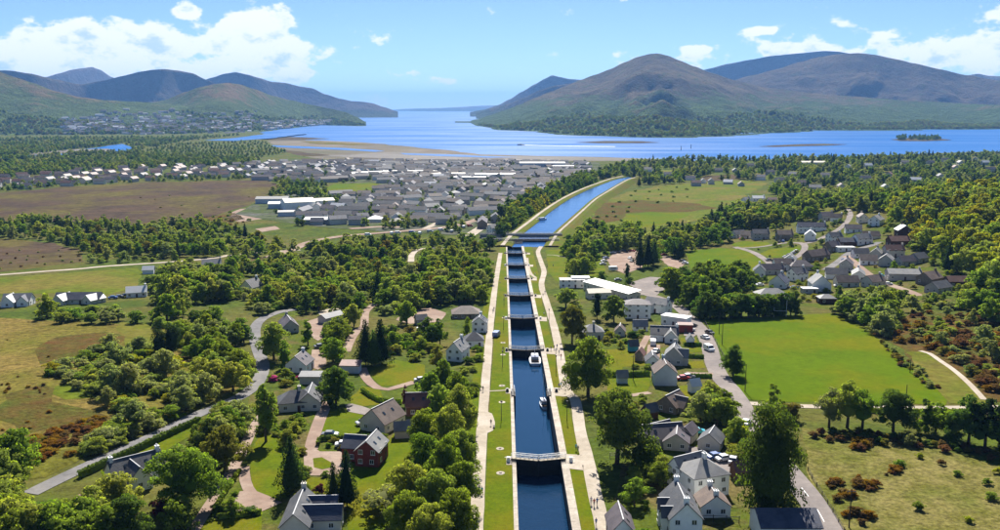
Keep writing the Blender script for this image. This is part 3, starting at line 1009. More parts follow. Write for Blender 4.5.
patch('rough_field', [(802, 428), (850, 436), (900, 440), (950, 452), (1010, 470), (1060, 490), (1060, 560), (852, 560), (836, 522), (815, 494), (806, 470)], M_rough2, grid=8, jit=0.8)
patch('brown_scrub_ground', [(866, 330), (885, 318), (930, 312), (1010, 320), (1060, 330), (1060, 410), (1000, 402), (955, 398), (935, 380), (905, 355), (880, 338)], M_bracken, grid=8, jit=2, open_=False)
patch('green_meadow', [(905, 352), (925, 352), (955, 372), (985, 398), (990, 405), (950, 404), (930, 380)], M_meadow, off=0.1, grid=6, jit=0.8)
patch('lawn', [(546, 250), (566, 249), (569, 262), (566, 284), (556, 281), (548, 272)], M_lawn, grid=6, jit=0.3)
patch('lawn', [(588, 262), (600, 258), (606, 270), (600, 282), (590, 282)], M_lawn, grid=6, jit=0.3)
# verges of the lock flight
patch('verge', [(-3.6, 80), (XL - 0.9, 80), (XL - 0.9, Y_END - 4), (-2.2, Y_END - 4), (-2.6, 460), (-3.7, 250)], M_lawn, off=0.05, grid=5, jit=0.1, world=True)
patch('verge', [(XR + 1.68, 80), (18.0, 80), (18.2, 300), (17.9, 400), (20.0, 480), (21, Y_END - 4), (XR + 1.68, Y_END - 4)], M_lawn, off=0.05, grid=5, jit=0.1, world=True)
patch('verge', [(-9.5, 80), (-6.4, 80), (-6.6, 260), (-5.4, 460), (-8, 470), (-9.5, 300)], M_lawn, off=0.05, grid=6, jit=0.3, world=True, open_=False)
# gardens on the left
for q in ([(345, 455), (362, 468), (385, 445), (400, 425), (428, 425), (420, 450), (400, 480), (380, 495), (355, 505), (345, 490)],
          [(252, 448), (262, 430), (280, 440), (292, 470), (286, 498), (258, 498), (250, 470)],
          [(323, 415), (345, 408), (368, 418), (360, 432), (322, 440)],
          [(370, 372), (395, 360), (425, 365), (428, 378), (400, 386), (380, 386)],
          [(305, 478), (340, 478), (342, 498), (312, 500)],
          [(200, 520), (232, 518), (262, 515), (262, 545), (195, 545)],
          [(350, 398), (362, 386), (380, 390), (385, 404), (352, 408)],
          [(130, 450), (190, 425), (200, 432), (160, 455), (105, 480), (100, 470)],
          [(345, 490), (385, 480), (400, 500), (385, 530), (350, 545)]):
    patch('lawn', q, M_lawn, off=0.07, grid=5, jit=0.5, open_=True)
for q in ([(250, 395), (330, 380), (350, 430), (330, 480), (262, 540), (205, 540), (245, 440)], [(270, 320), (330, 310), (345, 365), (270, 380)], [(330, 480), (420, 400), (460, 400), (455, 545), (330, 545)]):
    patch('garden_ground', q, M_garden, off=0.035, grid=8, jit=1.0, open_=False)
# gardens on the right
for q in ([(610, 372), (648, 372), (650, 385), (640, 397), (608, 397)], [(606, 350), (640, 348), (645, 366), (606, 368)], [(680, 338), (696, 338), (698, 343), (682, 344)], [(682, 348), (700, 348), (703, 352), (684, 354)],
          [(688, 362), (703, 361), (706, 368), (690, 369)], [(680, 386), (708, 384), (715, 396), (690, 400), (680, 396)], [(605, 360), (625, 350), (622, 372), (605, 376)]):
    patch('lawn', q, M_lawn, off=0.09, grid=4, jit=0.3, open_=True)
for q in ([(600, 335), (690, 330), (730, 400), (760, 440), (800, 500), (780, 560), (600, 560), (625, 440), (606, 400)], [(740, 262), (800, 240), (900, 230), (965, 275), (960, 300), (850, 312), (745, 300)]):
    patch('garden_ground', q, M_garden, off=0.035, grid=9, jit=1.0, open_=False)
patch('playground_green', [(320, 190), (335, 184), (370, 183), (388, 185), (385, 190), (360, 194), (335, 199)], M_pitch, off=0.3, grid=20, jit=2)
patch('town_green', [(400, 215), (408, 211), (418, 212), (414, 217)], M_pitch, off=0.3, grid=15, jit=1)
patch('town_ground', [(235, 214), (260, 200), (300, 192), (360, 180), (240, 178), (240, 163), (330, 159.5), (480, 160.5), (600, 162.5), (605, 172), (570, 186), (535, 205), (505, 228), (470, 236), (390, 232), (330, 228), (280, 222)], M_town, off=0.2, grid=40, jit=4, open_=False)
patch('industrial_yard', [(225, 218), (240, 209), (268, 207), (280, 212), (262, 219), (240, 222)], M_gravel2, grid=15, jit=2)
patch('industrial_yard', [(255, 229), (275, 226), (280, 229), (262, 232)], M_gravel2, grid=10, jit=1)
patch('green_meadow', [(270, 261), (300, 259), (360, 261), (380, 265), (340, 270), (290, 268)], M_meadow, grid=10, jit=2)
patch('gorse_bank', [(170, 222), (200, 217), (235, 213), (245, 219), (215, 224), (185, 226)], M_bracken, grid=12, jit=2, open_=False)

# clearings in the woods
for q in ([(225, 262), (262, 258), (280, 262), (250, 268)], [(300, 277), (345, 274), (360, 280), (320, 284)], [(205, 241), (235, 236), (250, 242), (222, 248)], [(395, 283), (430, 276), (440, 284), (405, 291)],
          [(652, 171), (690, 168), (700, 172), (665, 175.5)], [(800, 191), (840, 186), (852, 192), (815, 198)], [(700, 177), (735, 174), (740, 179), (705, 181.5)], [(928, 222), (950, 206), (966, 214), (945, 230)],
          [(640, 190), (660, 186), (690, 187), (660, 193)], [(870, 168), (900, 166), (905, 170), (880, 172)], [(960, 186), (985, 180), (1000, 186), (975, 193)], [(60, 236), (95, 234), (110, 239), (80, 242)],
          [(815, 206), (835, 203), (842, 208), (822, 212)]):
    patch('clearing', q, random.choice((M_meadow, M_meadow, M_heath)), grid=10, jit=2.5)
# paths and roads
ribbon('towpath', [(476, 560), (476, 530), (479.5, 470), (484, 400), (487.5, 360), (490, 330), (494, 295), (496.5, 278), (499, 262), (500.5, 253)], 2.75, M_gravel, off=0.12, wvar=0.12)
patch('towpath_layby', [(487, 412), (492, 414), (495, 423), (493, 431), (486.5, 434), (485, 420)], M_gravel, off=0.125, grid=3, jit=0.15)
ribbon('lockside_path', [(605, 560), (603, 530), (594, 490), (587.5, 460), (580, 430), (575, 400), (566, 388), (559, 350), (553.5, 325), (546.5, 302), (541.5, 285), (544, 272), (541, 262), (538, 252), (541, 246.5)], 3.0, M_gravel, off=0.12, wvar=0.10)
ribbon('footpath', [(547, 255), (556, 255.5), (565, 257.5)], 1.6, M_gravel, off=0.13)
ribbon('footpath', [(536, 278), (531, 274), (528, 266), (527, 258)], 1.8, M_gravel, off=0.13)
ribbon('footpath', [(489, 391.5), (500, 391), (509, 390.5)], 0.9, M_gravel, off=0.13, show=False)
ribbon('country_road', [(30, 494), (50, 484), (88, 466), (125, 449), (165, 431), (197, 415), (225, 404), (245, 394), (258, 382), (263, 366), (258, 350), (255, 338), (256, 326), (264, 318), (280, 312), (300, 309)], 4.2, M_asphalt, off=0.11, wvar=0.03)
ribbon('moor_road', [(-40, 277.5), (0, 275), (45, 271.5), (80, 269), (105, 266.5), (150, 263.5), (185, 261), (215, 258), (240, 254), (300, 250)], 5.5, M_gravel, off=0.15, wvar=0.03)
ribbon('farm_track', [(180, 548), (194, 530), (209, 507), (222, 487), (236, 464), (245, 446), (252, 430), (260, 418), (270, 408)], 2.6, M_gravel2, off=0.12, wvar=0.12)
ribbon('drive', [(244, 467), (245, 480), (250, 492), (258, 500), (266, 508)], 2.4, M_gravel2, off=0.13)
patch('gravel_yard', [(230, 503), (240, 492), (252, 490), (270, 497), (282, 503), (262, 512), (235, 516), (226, 513)], M_gravel2, off=0.125, grid=4, jit=0.6)
ribbon('drive', [(311, 450), (313, 440), (318, 425), (323, 412), (328, 402)], 3.2, M_gravel2, off=0.12)
patch('brick_forecourt', [(305, 452), (311, 446), (320, 452), (340, 452), (352, 460), (350, 472), (330, 476), (308, 476), (304, 465)], M_gravel2, off=0.13, grid=4, jit=0.3)
patch('round_bed', [(313, 459), (322, 458), (331, 463), (332, 468), (322, 470), (314, 468)], M_lawn, off=0.17, grid=3, jit=0.1)
ribbon('track', [(362, 368), (366, 378), (374, 386), (385, 390), (402, 386), (415, 382)], 3.0, M_gravel2, off=0.12)
patch('gravel_yard', [(345, 405), (352, 404), (372, 410), (368, 416), (348, 412)], M_asph_pink, off=0.12, grid=4, jit=0.3)
ribbon('track', [(346, 352), (351, 340), (358, 330), (364, 326), (366, 312), (376, 303)], 3.2, M_gravel2, off=0.12)
patch('gravel_yard', [(306, 322), (318, 318), (328, 324), (326, 333), (318, 341), (311, 336)], M_gravel2, off=0.12, grid=4, jit=0.5)
patch('concrete_yard', [(318, 312), (333, 308), (345, 300), (338, 316), (326, 322)], M_gravel, off=0.11, grid=4, jit=0.3)
patch('gravel_yard', [(312, 350), (322, 350), (326, 365), (318, 370), (312, 368)], M_gravel2, off=0.12, grid=4, jit=0.5)
patch('bare_garden', [(398, 312), (430, 308), (446, 313), (440, 322), (410, 324), (396, 320)], M_gravel2, off=0.1, grid=5, jit=0.8)
ribbon('main_road', [(842, 560), (826, 526), (812, 502), (798, 484), (780, 462), (762, 440), (748, 421), (741, 405), (731, 390), (720, 377), (713, 361), (709, 346), (703, 333), (694, 322), (684, 312), (672, 303), (655, 297), (644, 293)], 5.8, M_asph_pink, off=0.13, wvar=0.02)
patch('hotel_car_park', [(628, 283), (650, 277), (668, 278), (672, 285), (655, 296), (640, 295)], M_asph_pink, off=0.1, grid=5, jit=0.4)
patch('visitor_car_park', [(607, 259), (615, 253), (634, 250), (644, 254), (642, 268), (625, 274), (612, 269)], M_gravel2, off=0.1, grid=5, jit=0.5)
patch('visitor_car_park', [(658, 257), (666, 255), (685, 264), (680, 269), (668, 266)], M_gravel2, off=0.1, grid=5, jit=0.5)
ribbon('street', [(735, 247), (752, 252), (764, 259), (770, 265), (762, 272)], 4.2, M_asph_pink, off=0.11)
ribbon('street', [(735, 248.5), (760, 247), (785, 243), (803, 244), (803, 252), (790, 260), (773, 262)], 4.2, M_asph_pink, off=0.115)
ribbon('street', [(803, 244), (815, 241), (830, 234), (843, 226), (850, 216), (846, 208)], 4.6, M_asph_pink, off=0.115)
ribbon('street', [(826, 270), (838, 262), (848, 254), (858, 249), (870, 246), (880, 242)], 5.0, M_asphalt, off=0.115)
ribbon('street', [(846, 256), (856, 264), (868, 274), (885, 283), (905, 290), (920, 296)], 4.5, M_gravel2, off=0.12)
ribbon('bypass_road', [(268, 258), (292, 250), (305, 244), (320, 240), (345, 236), (370, 234), (400, 231.5), (430, 229), (455, 226), (470, 222), (482, 218)], 8.0, M_gravel2, off=0.3, wvar=0.04, show=False)
ribbon('bypass_road', [(350, 229), (380, 227), (400, 227.5)], 9.0, M_gravel2, off=0.32, show=False)
ribbon('town_street', [(425, 229), (440, 222), (452, 216), (460, 212)], 6.0, M_gravel, off=0.3, show=False)
ribbon('town_street', [(466, 238), (478, 230), (488, 224)], 9.0, M_gravel, off=0.3, show=False)
ribbon('track', [(411, 262), (412, 255), (418, 250), (432, 248), (450, 249)], 4.0, M_gravel, off=0.2)
ribbon('hill_path', [(920, 351), (930, 354), (940, 361), (952, 369), (964, 379), (976, 391), (984, 400)], 1.8, M_gravel, off=0.13)
ribbon('field_lane', [(748, 403.5), (800, 406.5), (840, 407), (900, 408), (960, 408), (1030, 407)], 3.5, M_gravel, off=0.11, show=False)
for a, b in (((610, 399), (650, 393)), ((648, 336), (640, 350))):
    ribbon('drive', [a, b], 2.5, M_gravel2, off=0.14)
ribbon('drive', [(686, 373), (700, 374), (713, 374)], 2.6, M_gravel2, off=0.14)
patch('gravel_yard', [(648, 345), (660, 345), (660, 358), (650, 362), (646, 356)], M_gravel2, off=0.12, grid=4, jit=0.2)
patch('gravel_yard', [(682, 446), (700, 448), (735, 458), (742, 470), (722, 474), (690, 462)], M_asph_pink, off=0.12, grid=4, jit=0.3)
patch('gravel_yard', [(684, 323), (692, 322), (700, 332), (694, 337), (684, 336)], M_asph_pink, off=0.12, grid=4, jit=0.2)
# dashes down the middle of the main road
cl = smooth_line([pix(*p).to_2d() for p in [(842, 560), (826, 526), (812, 502), (798, 484)]], 1.0)
road_m = bpy.data.objects['main_road.001'] if 'main_road.001' in bpy.data.objects else bpy.data.objects['main_road']
for k in range(0, len(cl) - 5, 9):
    o = link('road_dash', ribbon_mesh('road_dash', cl[k:k + 5], 0.16, 0.145), road_m, M_white)
# kerb-side edge lines

# ================================================================ BUILDINGS
W_white = mat('white_render', (0.82, 0.82, 0.80), 0.85, noise_amt=0.12, scale=0.6)
W_cream = mat('cream_render', (0.64, 0.59, 0.50), 0.9, noise_amt=0.15, scale=0.6)
W_grey = mat('grey_harling', (0.46, 0.44, 0.41), 0.95, noise_amt=0.18, scale=0.8)
W_stone = mat('brown_stone_wall', (0.24, 0.20, 0.16), 0.95, noise_amt=0.3, scale=1.5)
W_red = mat('red_brick_wall', (0.22, 0.045, 0.036), 0.9, noise_amt=0.25, scale=1.0)
W_brown = mat('brown_timber_wall', (0.10, 0.05, 0.035), 0.9, noise_amt=0.25, scale=1.5)
W_blue = mat('pale_blue_render', (0.46, 0.52, 0.58), 0.9, noise_amt=0.12, scale=0.7)
def roof_mat(name, col, c2, c3, rough=0.65):
    return mat(name, col, rough, scale=0.9, col2=c2, bump=0.04, bump_scale=5.0, col3=c3, scale3=0.35, spec=0.4)
R_slate = roof_mat('slate_roof', (0.075, 0.079, 0.090), (0.052, 0.056, 0.066), (0.10, 0.10, 0.105))
R_blue = roof_mat('blue_slate_roof', (0.055, 0.065, 0.10), (0.04, 0.045, 0.07), (0.075, 0.08, 0.11))
R_pale = roof_mat('pale_grey_roof', (0.20, 0.20, 0.205), (0.155, 0.155, 0.16), (0.235, 0.23, 0.215))
R_brown = roof_mat('brown_tile_roof', (0.135, 0.095, 0.075), (0.10, 0.07, 0.06), (0.165, 0.12, 0.095))
R_rust = roof_mat('red_brown_tile_roof', (0.14, 0.06, 0.045), (0.10, 0.045, 0.035), (0.17, 0.08, 0.06))
R_mauve = roof_mat('mauve_grey_roof', (0.092, 0.076, 0.086), (0.07, 0.058, 0.066), (0.115, 0.096, 0.105))
R_white = mat('white_sheet_roof', (0.66, 0.66, 0.65), 0.5, noise_amt=0.1, scale=0.5)
R_cream = mat('cream_sheet_roof', (0.60, 0.54, 0.42), 0.6, noise_amt=0.12, scale=0.5)
M_glass = mat('window_glass', (0.03, 0.04, 0.05), 0.12, noise_amt=0.3, scale=0.7, spec=0.8)
M_frame = mat('window_frame', (0.7, 0.7, 0.69), 0.6, noise_amt=0.05, scale=2)
M_door = mat('door_paint', (0.09, 0.05, 0.04), 0.6, noise_amt=0.2, scale=2)
M_lead = mat('ridge_lead', (0.42, 0.42, 0.43), 0.6, noise_amt=0.15, scale=1.5)
M_pot = mat('clay_pot', (0.55, 0.45, 0.36), 0.8, noise_amt=0.15, scale=3)

_mc = {}
def cached(key, fn):
    if key not in _mc:
        _mc[key] = fn()
    return _mc[key]

def wall_mesh(L, W, H, RH, kind):
    def f():
        l, w = L / 2, W / 2
        b = MB()
        if kind == 'gable':
            vv = [(-l, -w, -1.2), (l, -w, -1.2), (l, w, -1.2), (-l, w, -1.2), (-l, -w, H), (l, -w, H), (l, w, H), (-l, w, H), (-l, 0, H + RH), (l, 0, H + RH)]
            b.add(vv, [(0, 1, 5, 4), (2, 3, 7, 6), (1, 2, 6, 9, 5), (3, 0, 4, 8, 7)])
        else:
            b.box(-l, l, -w, w, -1.2, H)
        return b.mesh('wall')
    return cached(('wall', L, W, H, RH, kind), f)

def roof_mesh(L, W, H, RH, kind):
    def f():
        l, w, ov, th = L / 2, W / 2, 0.35, 0.20
        b = MB()
        if kind == 'gable':
            s = RH / w
            e = H - ov * s
            b.prism_x([(-w - ov, e), (0, H + RH), (w + ov, e), (w + ov, e + th), (0, H + RH + th * 1.15), (-w - ov, e + th)][::-1], -l - 0.3, l + 0.3)
        elif kind == 'hip':
            r = max(0.3, l - w * 0.95)
            e = H - 0.1
            vv = [(-l - ov, -w - ov, e), (l + ov, -w - ov, e), (l + ov, w + ov, e), (-l - ov, w + ov, e),
                  (-l - ov, -w - ov, e + 0.18), (l + ov, -w - ov, e + 0.18), (l + ov, w + ov, e + 0.18), (-l - ov, w + ov, e + 0.18), (-r, 0, H + RH), (r, 0, H + RH)]
            b.add(vv, [(3, 2, 1, 0), (0, 1, 5, 4), (1, 2, 6, 5), (2, 3, 7, 6), (3, 0, 4, 7), (4, 5, 9, 8), (5, 6, 9), (6, 7, 8, 9), (7, 4, 8)])
        elif kind == 'mono':
            b.add([(-l - ov, -w - ov, H), (l + ov, -w - ov, H), (l + ov, w + ov, H + RH), (-l - ov, w + ov, H + RH), (-l - ov, -w - ov, H + 0.2), (l + ov, -w - ov, H + 0.2), (l + ov, w + ov, H + RH + 0.2), (-l - ov, w + ov, H + RH + 0.2)],
                  [(0, 3, 2, 1), (4, 5, 6, 7), (0, 1, 5, 4), (1, 2, 6, 5), (2, 3, 7, 6), (3, 0, 4, 7)])
        else:
            b.box(-l - 0.25, l + 0.25, -w - 0.25, w + 0.25, H - 0.02, H + 0.28)
        return b.mesh('roof')
    return cached(('roof', L, W, H, RH, kind), f)

def window_meshes(w, h):
    def f():
        fr = MB()
        t = 0.10
        fr.box(-w / 2, w / 2, -0.07, 0.02, 0, t); fr.box(-w / 2, w / 2, -0.07, 0.02, h - t, h)
        fr.box(-w / 2, -w / 2 + t, -0.07, 0.02, t, h - t); fr.box(w / 2 - t, w / 2, -0.07, 0.02, t, h - t)
        fr.box(-0.04, 0.04, -0.06, 0.02, t, h - t)
        fr.box(-w / 2 - 0.08, w / 2 + 0.08, -0.14, 0.02, -0.1, 0.0)
        pane = MB().box(-w / 2 + t * 0.8, w / 2 - t * 0.8, -0.035, 0.02, t * 0.8, h - t * 0.8)
        return fr.mesh('window', [M_frame]), pane.mesh('pane', [M_glass])
    return cached(('win', w, h), f)

DOOR_ME = MB().box(-0.5, 0.5, -0.06, 0.03, 0, 2.05).mesh('door', [M_door])
HANDLE_ME = MB().box(0.3, 0.42, -0.12, -0.05, 0.95, 1.07).mesh('handle', [M_steel])

def facing(root_loc, rz, nx_, ny_):
    wx = nx_ * math.cos(rz) - ny_ * math.sin(rz)
    wy = nx_ * math.sin(rz) + ny_ * math.cos(rz)
    d = Vector((-root_loc[0], -root_loc[1])).normalized()
    return wx * d.x + wy * d.y > -0.25

def block(root, loc, rz_abs, ox, oy, rz, L, W, H, RH, kind, wm, rm, det, chim=0, door=True, skip=()):
    """walls, roof, chimneys, windows and a door of one volume of a house"""
    ca, sa = math.cos(rz), math.sin(rz)
    def put(o, x, y, z, r=0.0):
        o.location = (ox + x * ca - y * sa, oy + x * sa + y * ca, z)
        o.rotation_euler = (0, 0, rz + r)
    wl = link('wall', wall_mesh(L, W, H, RH, kind), root, wm); put(wl, 0, 0, 0)
    rf = link('roof', roof_mesh(L, W, H, RH, kind), root, rm); put(rf, 0, 0, 0)
    if det >= 2 and kind == 'gable':
        c = MB().bar((-L / 2 - 0.3, 0, H + RH + 0.26), (L / 2 + 0.3, 0, H + RH + 0.26), 0.26, 0.12).build('ridge', M_lead, rf)
    if det >= 2 and kind == 'gable' and L > 7 and root.name.startswith('house'):
        sl = math.atan2(RH, W / 2)
        for k in range(2):
            o = link('skylight', cached('skyl', lambda: MB().box(-0.4, 0.4, -0.55, 0.55, 0.0, 0.08).mesh('skylight', [M_glass])), rf)
            t = 0.5
            o.location = (-L * 0.22 + k * L * 0.4, -W / 2 * t, H + RH * (1 - t) + 0.22)
            o.rotation_euler = (sl, 0, 0)
    for k in range(chim):
        x = (L / 2 - 0.55) * (1 if k == 0 else -1)
        if kind == 'hip': x = 0.6 * (1 if k == 0 else -1)
        b = MB().box(x - 0.42, x + 0.42, -0.55, 0.55, H + RH * 0.4, H + RH + 1.1)
        b.box(x - 0.5, x + 0.5, -0.63, 0.63, H + RH + 1.1, H + RH + 1.22)
        for q in (-0.3, 0.3):
            b.tube([(x, q, H + RH + 1.2), (x, q, H + RH + 1.65)], [0.16, 0.13], 6)
        c = b.build('chimney', wm, rf)
    if det == 0:
        return
    ww, wh = (1.2, 1.25)
    fr, pn = window_meshes(ww, wh)
    floors = 2 if H > 4.3 else 1
    if H > 6.5: floors = 3
    for nx_, ny_, length, r in ((0, -1, L, 0.0), (0, 1, L, math.pi), (1, 0, W, math.pi / 2), (-1, 0, W, -math.pi / 2)):
        if not facing(loc, rz_abs + rz, nx_, ny_) or (nx_, ny_) in skip:
            continue
        n = max(1, int(length / 3.2))
        if nx_ and kind == 'gable': n = min(n, 2)
        for fl in range(floors):
            for k in range(n):
                t = (k + 0.5) / n * length - length / 2 + random.uniform(-0.2, 0.2)
                z = 0.95 + fl * 2.6
                x = nx_ * (L / 2 + 0.03) + (t if ny_ else 0)
                y = ny_ * (W / 2 + 0.03) + (t if nx_ else 0)
                if door and fl == 0 and ny_ and k == n // 2:
                    d = link('door', DOOR_ME, root); put(d, x, y, 0.02, r)
                    if det >= 2: link('handle', HANDLE_ME, d)
                    continue
                if det == 1 and random.random() < 0.2:
                    continue
                o = link('window', fr, root); put(o, x, y, z, r)
                link('pane', pn, o)

def house(px, py, rot, L, W, H, RH, wm, rm, label, kind='gable', det=1, chim=1, wings=(), name='house', cat='house', group=None, show=None, door=True, skip=()):
    p = pix(px, py)
    rz = R(rot)
    hs_ = 0.84 if det >= 2 else 0.9 if det == 1 else 1.0
    root = empty(name, (p.x, p.y, p.z + 0.05), rz, hs_)
    tag(root, label, cat, group)
    block(root, p, rz, 0, 0, 0, L, W, H, RH, kind, wm, rm, det, chim, door, skip)
    for wv in wings:
        ox, oy, wr, l2, w2, h2, r2 = wv[:7]
        rm2 = wv[7] if len(wv) > 7 else rm
        k2 = wv[8] if len(wv) > 8 else 'gable'
        block(root, p, rz, ox, oy, R(wr), l2, w2, h2, r2, k2, wm, rm2, det, 0, False)
    KEEP.append((p.x, p.y, max(L, W) / 2 + 1.5))
    s = unpix(p)[2]
    sp = show or 1.0
    if sp:
        for a in (-0.45, -0.15, 0.15, 0.45):
            for hh in (0.45, 0.75, 1.0):
                SHOW.append((px + a * max(L, W) * s * 0.9, unpix((p.x, p.y, p.z + (H + RH) * hh))[1]))
    return root

G2 = 'houses between the left road and the canal'
house(136, 480, 42, 13, 7.5, 3.2, 3.4, W_white, R_slate, 'white L-shaped cottage with grey slate roof beside the country road at lower left', det=2, chim=2, wings=[(-1.5, -4.6, 90, 6.5, 6.0, 3.0, 3.2)])
house(300, 525, 93, 15, 6.4, 3.0, 3.0, W_cream, R_slate, 'long grey slate house with two side wings at the bottom edge by dark conifers', det=2, chim=1, wings=[(4.6, -4.6, 90, 7, 5.0, 3.0, 1.8, R_blue), (-1.2, -5.4, 90, 9, 5.5, 3.0, 2.2, R_blue)])
house(372, 461, 80, 9, 6.5, 4.4, 2.8, W_red, R_pale, 'red walled house with pale slate roof by the brick forecourt', det=2, chim=0, wings=[(1.5, 5.0, 90, 6, 6.5, 4.0, 2.4, R_blue)])
house(383, 427, 62, 11, 9, 3.2, 4.0, W_cream, R_brown, 'cream cottage with steep brown tiled roof and gable towards the lawn', det=2, chim=0)
house(419, 413, 5, 8, 7, 3.4, 3.2, W_brown, R_rust, 'dark red-brown timber house tucked against the towpath trees', det=2, chim=0, show=0.5)
house(298, 408, 15, 12, 8, 3.0, 3.2, W_cream, R_slate, 'L-shaped bungalow with dark slate roof below the white gabled house', kind='hip', det=2, chim=1, wings=[(4.2, 1.0, 80, 11, 7, 3.0, 3.0)])
house(300, 370, 82, 9, 8, 3.2, 3.2, W_white, R_mauve, 'white gabled house with mauve slate roof behind the pink rhododendron', det=2, chim=1)
house(311, 383, 0, 6, 4, 2.4, 0.5, W_grey, R_slate, 'low flat-roofed garage behind the L-shaped bungalow', kind='mono', det=0, chim=0, name='garage', cat='garage')
house(289, 330, 112, 13, 7, 3.0, 3.0, W_grey, R_mauve, 'long grey-mauve roofed house beside the pink gravel yard', det=2, chim=1)
house(331, 322, 55, 10, 4.5, 2.6, 1.2, W_grey, R_pale, 'long pale shed roof above the pink gravel yard', det=0, chim=0, name='shed', cat='shed')
house(351, 372, -4, 6, 3.6, 2.4, 0.8, W_blue, R_rust, 'small pale blue shed with red-brown roof by the gravel track', det=0, chim=0, name='shed', cat='shed', kind='mono')
house(466, 317, 5, 14, 10, 2.6, 3.2, W_stone, R_brown, 'broad brown hip-roofed bungalow beside the left towpath', kind='hip', det=2, chim=0)
house(480, 331, 85, 7.5, 6.5, 4.6, 2.6, W_white, R_slate, 'white two-storey house right beside the left towpath', det=2, chim=1)
house(474, 345.5, 5, 8, 7, 3.0, 3.0, W_white, R_slate, 'small white cottage with dark pyramid roof beside the left towpath', kind='hip', det=2, chim=0)
house(458, 359, 72, 9.5, 6.5, 4.4, 3.4, W_white, R_pale, 'steep white gabled house with pale grey roof left of the towpath cottages', det=2, chim=1)
house(421, 324, 20, 4.5, 4, 2.2, 1.6, W_grey, R_slate, 'small dark-roofed garden shed beside the bare garden', det=0, chim=0, name='shed', cat='shed')
house(252, 292, 68, 10, 8, 3.4, 3.8, W_white, R_slate, 'white gabled house with dark roof half hidden in the left wood', det=1)
house(19, 305, 8, 13, 8, 2.8, 3.0, W_white, R_pale, 'white house with pale cross gables at the left edge below the meadow', det=1, chim=0, wings=[(-3, -2.5, 90, 9, 6, 2.8, 3.0, R_white), (3.6, -2, 90, 8, 5, 2.8, 2.6, R_blue)])
house(80, 303, 3, 22, 8, 2.6, 2.8, W_cream, R_blue, 'long dark blue roofed bungalow with two pale end gables below the meadow', det=1, chim=0, wings=[(-7, -2, 75, 9, 6, 2.6, 2.6, R_white), (8, -2, 60, 9, 6, 2.6, 2.4, R_white)])
house(137, 296.5, 20, 10, 7, 2.8, 2.6, W_white, R_white, 'small white-roofed house beside the parked cars below the meadow', det=1)
house(212, 267.5, 15, 12, 7, 2.8, 2.6, W_grey, R_pale, 'pale grey roofed cottage among trees beside the moor road', det=1)
house(149, 273.5, 10, 6, 5, 2.4, 1.8, W_white, R_white, 'tiny white shed at the corner of the left meadow', det=0, chim=0, name='shed', cat='shed')
house(493.5, 232.5, 40, 10, 8, 4.5, 3.2, W_white, R_pale, 'white gabled lock-keeper house at the foot of the flight by the bridges', det=1)

# right bank
house(680, 527, 90, 13, 7.2, 5.0, 3.6, W_white, R_slate, 'tall white slate-roofed house with white chimneys at both ends, bottom edge', det=2, chim=2, wings=[(1.5, 3.4, 90, 3.0, 2.4, 4.6, 1.6), (-3.0, 3.4, 90, 3.0, 2.4, 4.6, 1.6)])
house(701, 490, 20, 10, 9.5, 5.4, 3.2, W_white, R_pale, 'large white two-storey house with pale hipped slate roof beside the tall poplar', kind='hip', det=2, chim=1, wings=[(-1.0, 5.0, 10, 9, 5.0, 5.0, 2.6)])
house(712, 512, 92, 6.5, 7.0, 2.8, 2.6, W_white, R_brown, 'small white cottage with brown roof and end chimney in front of the large white house', det=2, chim=2)
house(620, 538, 90, 9, 5.4, 3.4, 3.0, W_white, R_mauve, 'narrow mauve-roofed cottage cut by the bottom edge beside the lockside path', det=2, chim=0)
house(784, 536, 0, 11.0, 8, 3.6, 1.8, W_white, R_blue, 'wide dark blue roofed shed at the bottom edge beside the main road', det=0, chim=0, name='shed', cat='shed')
house(661, 443, 12, 12, 8, 2.7, 3.0, W_grey, R_mauve, 'mauve-roofed bungalow with low wing behind the great dark tree', det=2, chim=0, wings=[(3.5, -3.0, 65, 9, 7, 2.6, 2.4), (1, 3.5, 20, 7, 5, 2.6, 2.4)])
house(711, 447, 65, 7, 6.2, 2.6, 2.4, W_cream, R_slate, 'small cream gabled cottage beside the turquoise car', det=2, chim=0)
house(672, 410, 50, 8.5, 7.5, 2.5, 3.2, W_stone, R_brown, 'brown tiled gabled cottage below the tall grey gable house', det=2, chim=0, wings=[(0, -2.5, 90, 6, 5.5, 2.5, 2.6)])
house(664, 383, 88, 8.5, 8.0, 4.8, 3.4, W_blue, R_brown, 'tall brown-roofed house with blank grey-blue gable towards the viewer', det=2, chim=1, skip=((-1, 0),))
house(674, 363, 75, 9, 7, 4.0, 3.4, W_grey, R_pale, 'grey gabled house with pale slate roof, third below the brick annexe', det=2, chim=1, wings=[(-1.5, -3, 90, 5, 4.5, 3.6, 2.6)])
house(664, 340, -8, 12, 8, 3.4, 2.8, W_white, R_slate, 'long slate-roofed house with white cross gable above the gravel yard', det=2, chim=1, wings=[(2.6, -3.2, 90, 7, 5, 3.2, 2.4, R_pale)])
house(676, 325, -35, 12, 6, 4.0, 0, W_white, R_white, 'flat white-roofed white annexe beside the bend of the main road', kind='flat', det=1, chim=0)
house(685, 331.5, -5, 6, 5, 3.2, 0, W_red, R_rust, 'dark red brick annexe at the corner of the main road', kind='flat', det=1, chim=0)
house(637, 317, -2, 12.5, 9, 7.2, 2.2, W_white, R_mauve, 'tall white three-storey house with low hipped roof above the gardens', kind='hip', det=2, chim=0)
house(658, 312, -40, 12, 6, 4.4, 2.4, W_white, R_pale, 'white gabled terrace with pale grey roof beside the three-storey house', det=1, chim=1, wings=[(-3, -3.0, 90, 6, 5, 4.2, 2.2)])
house(592, 338, 3, 9.5, 8, 3.6, 2.8, W_cream, R_pale, 'square cream house with pale hipped roof and chimney beside the lockside path', kind='hip', det=2, chim=1)
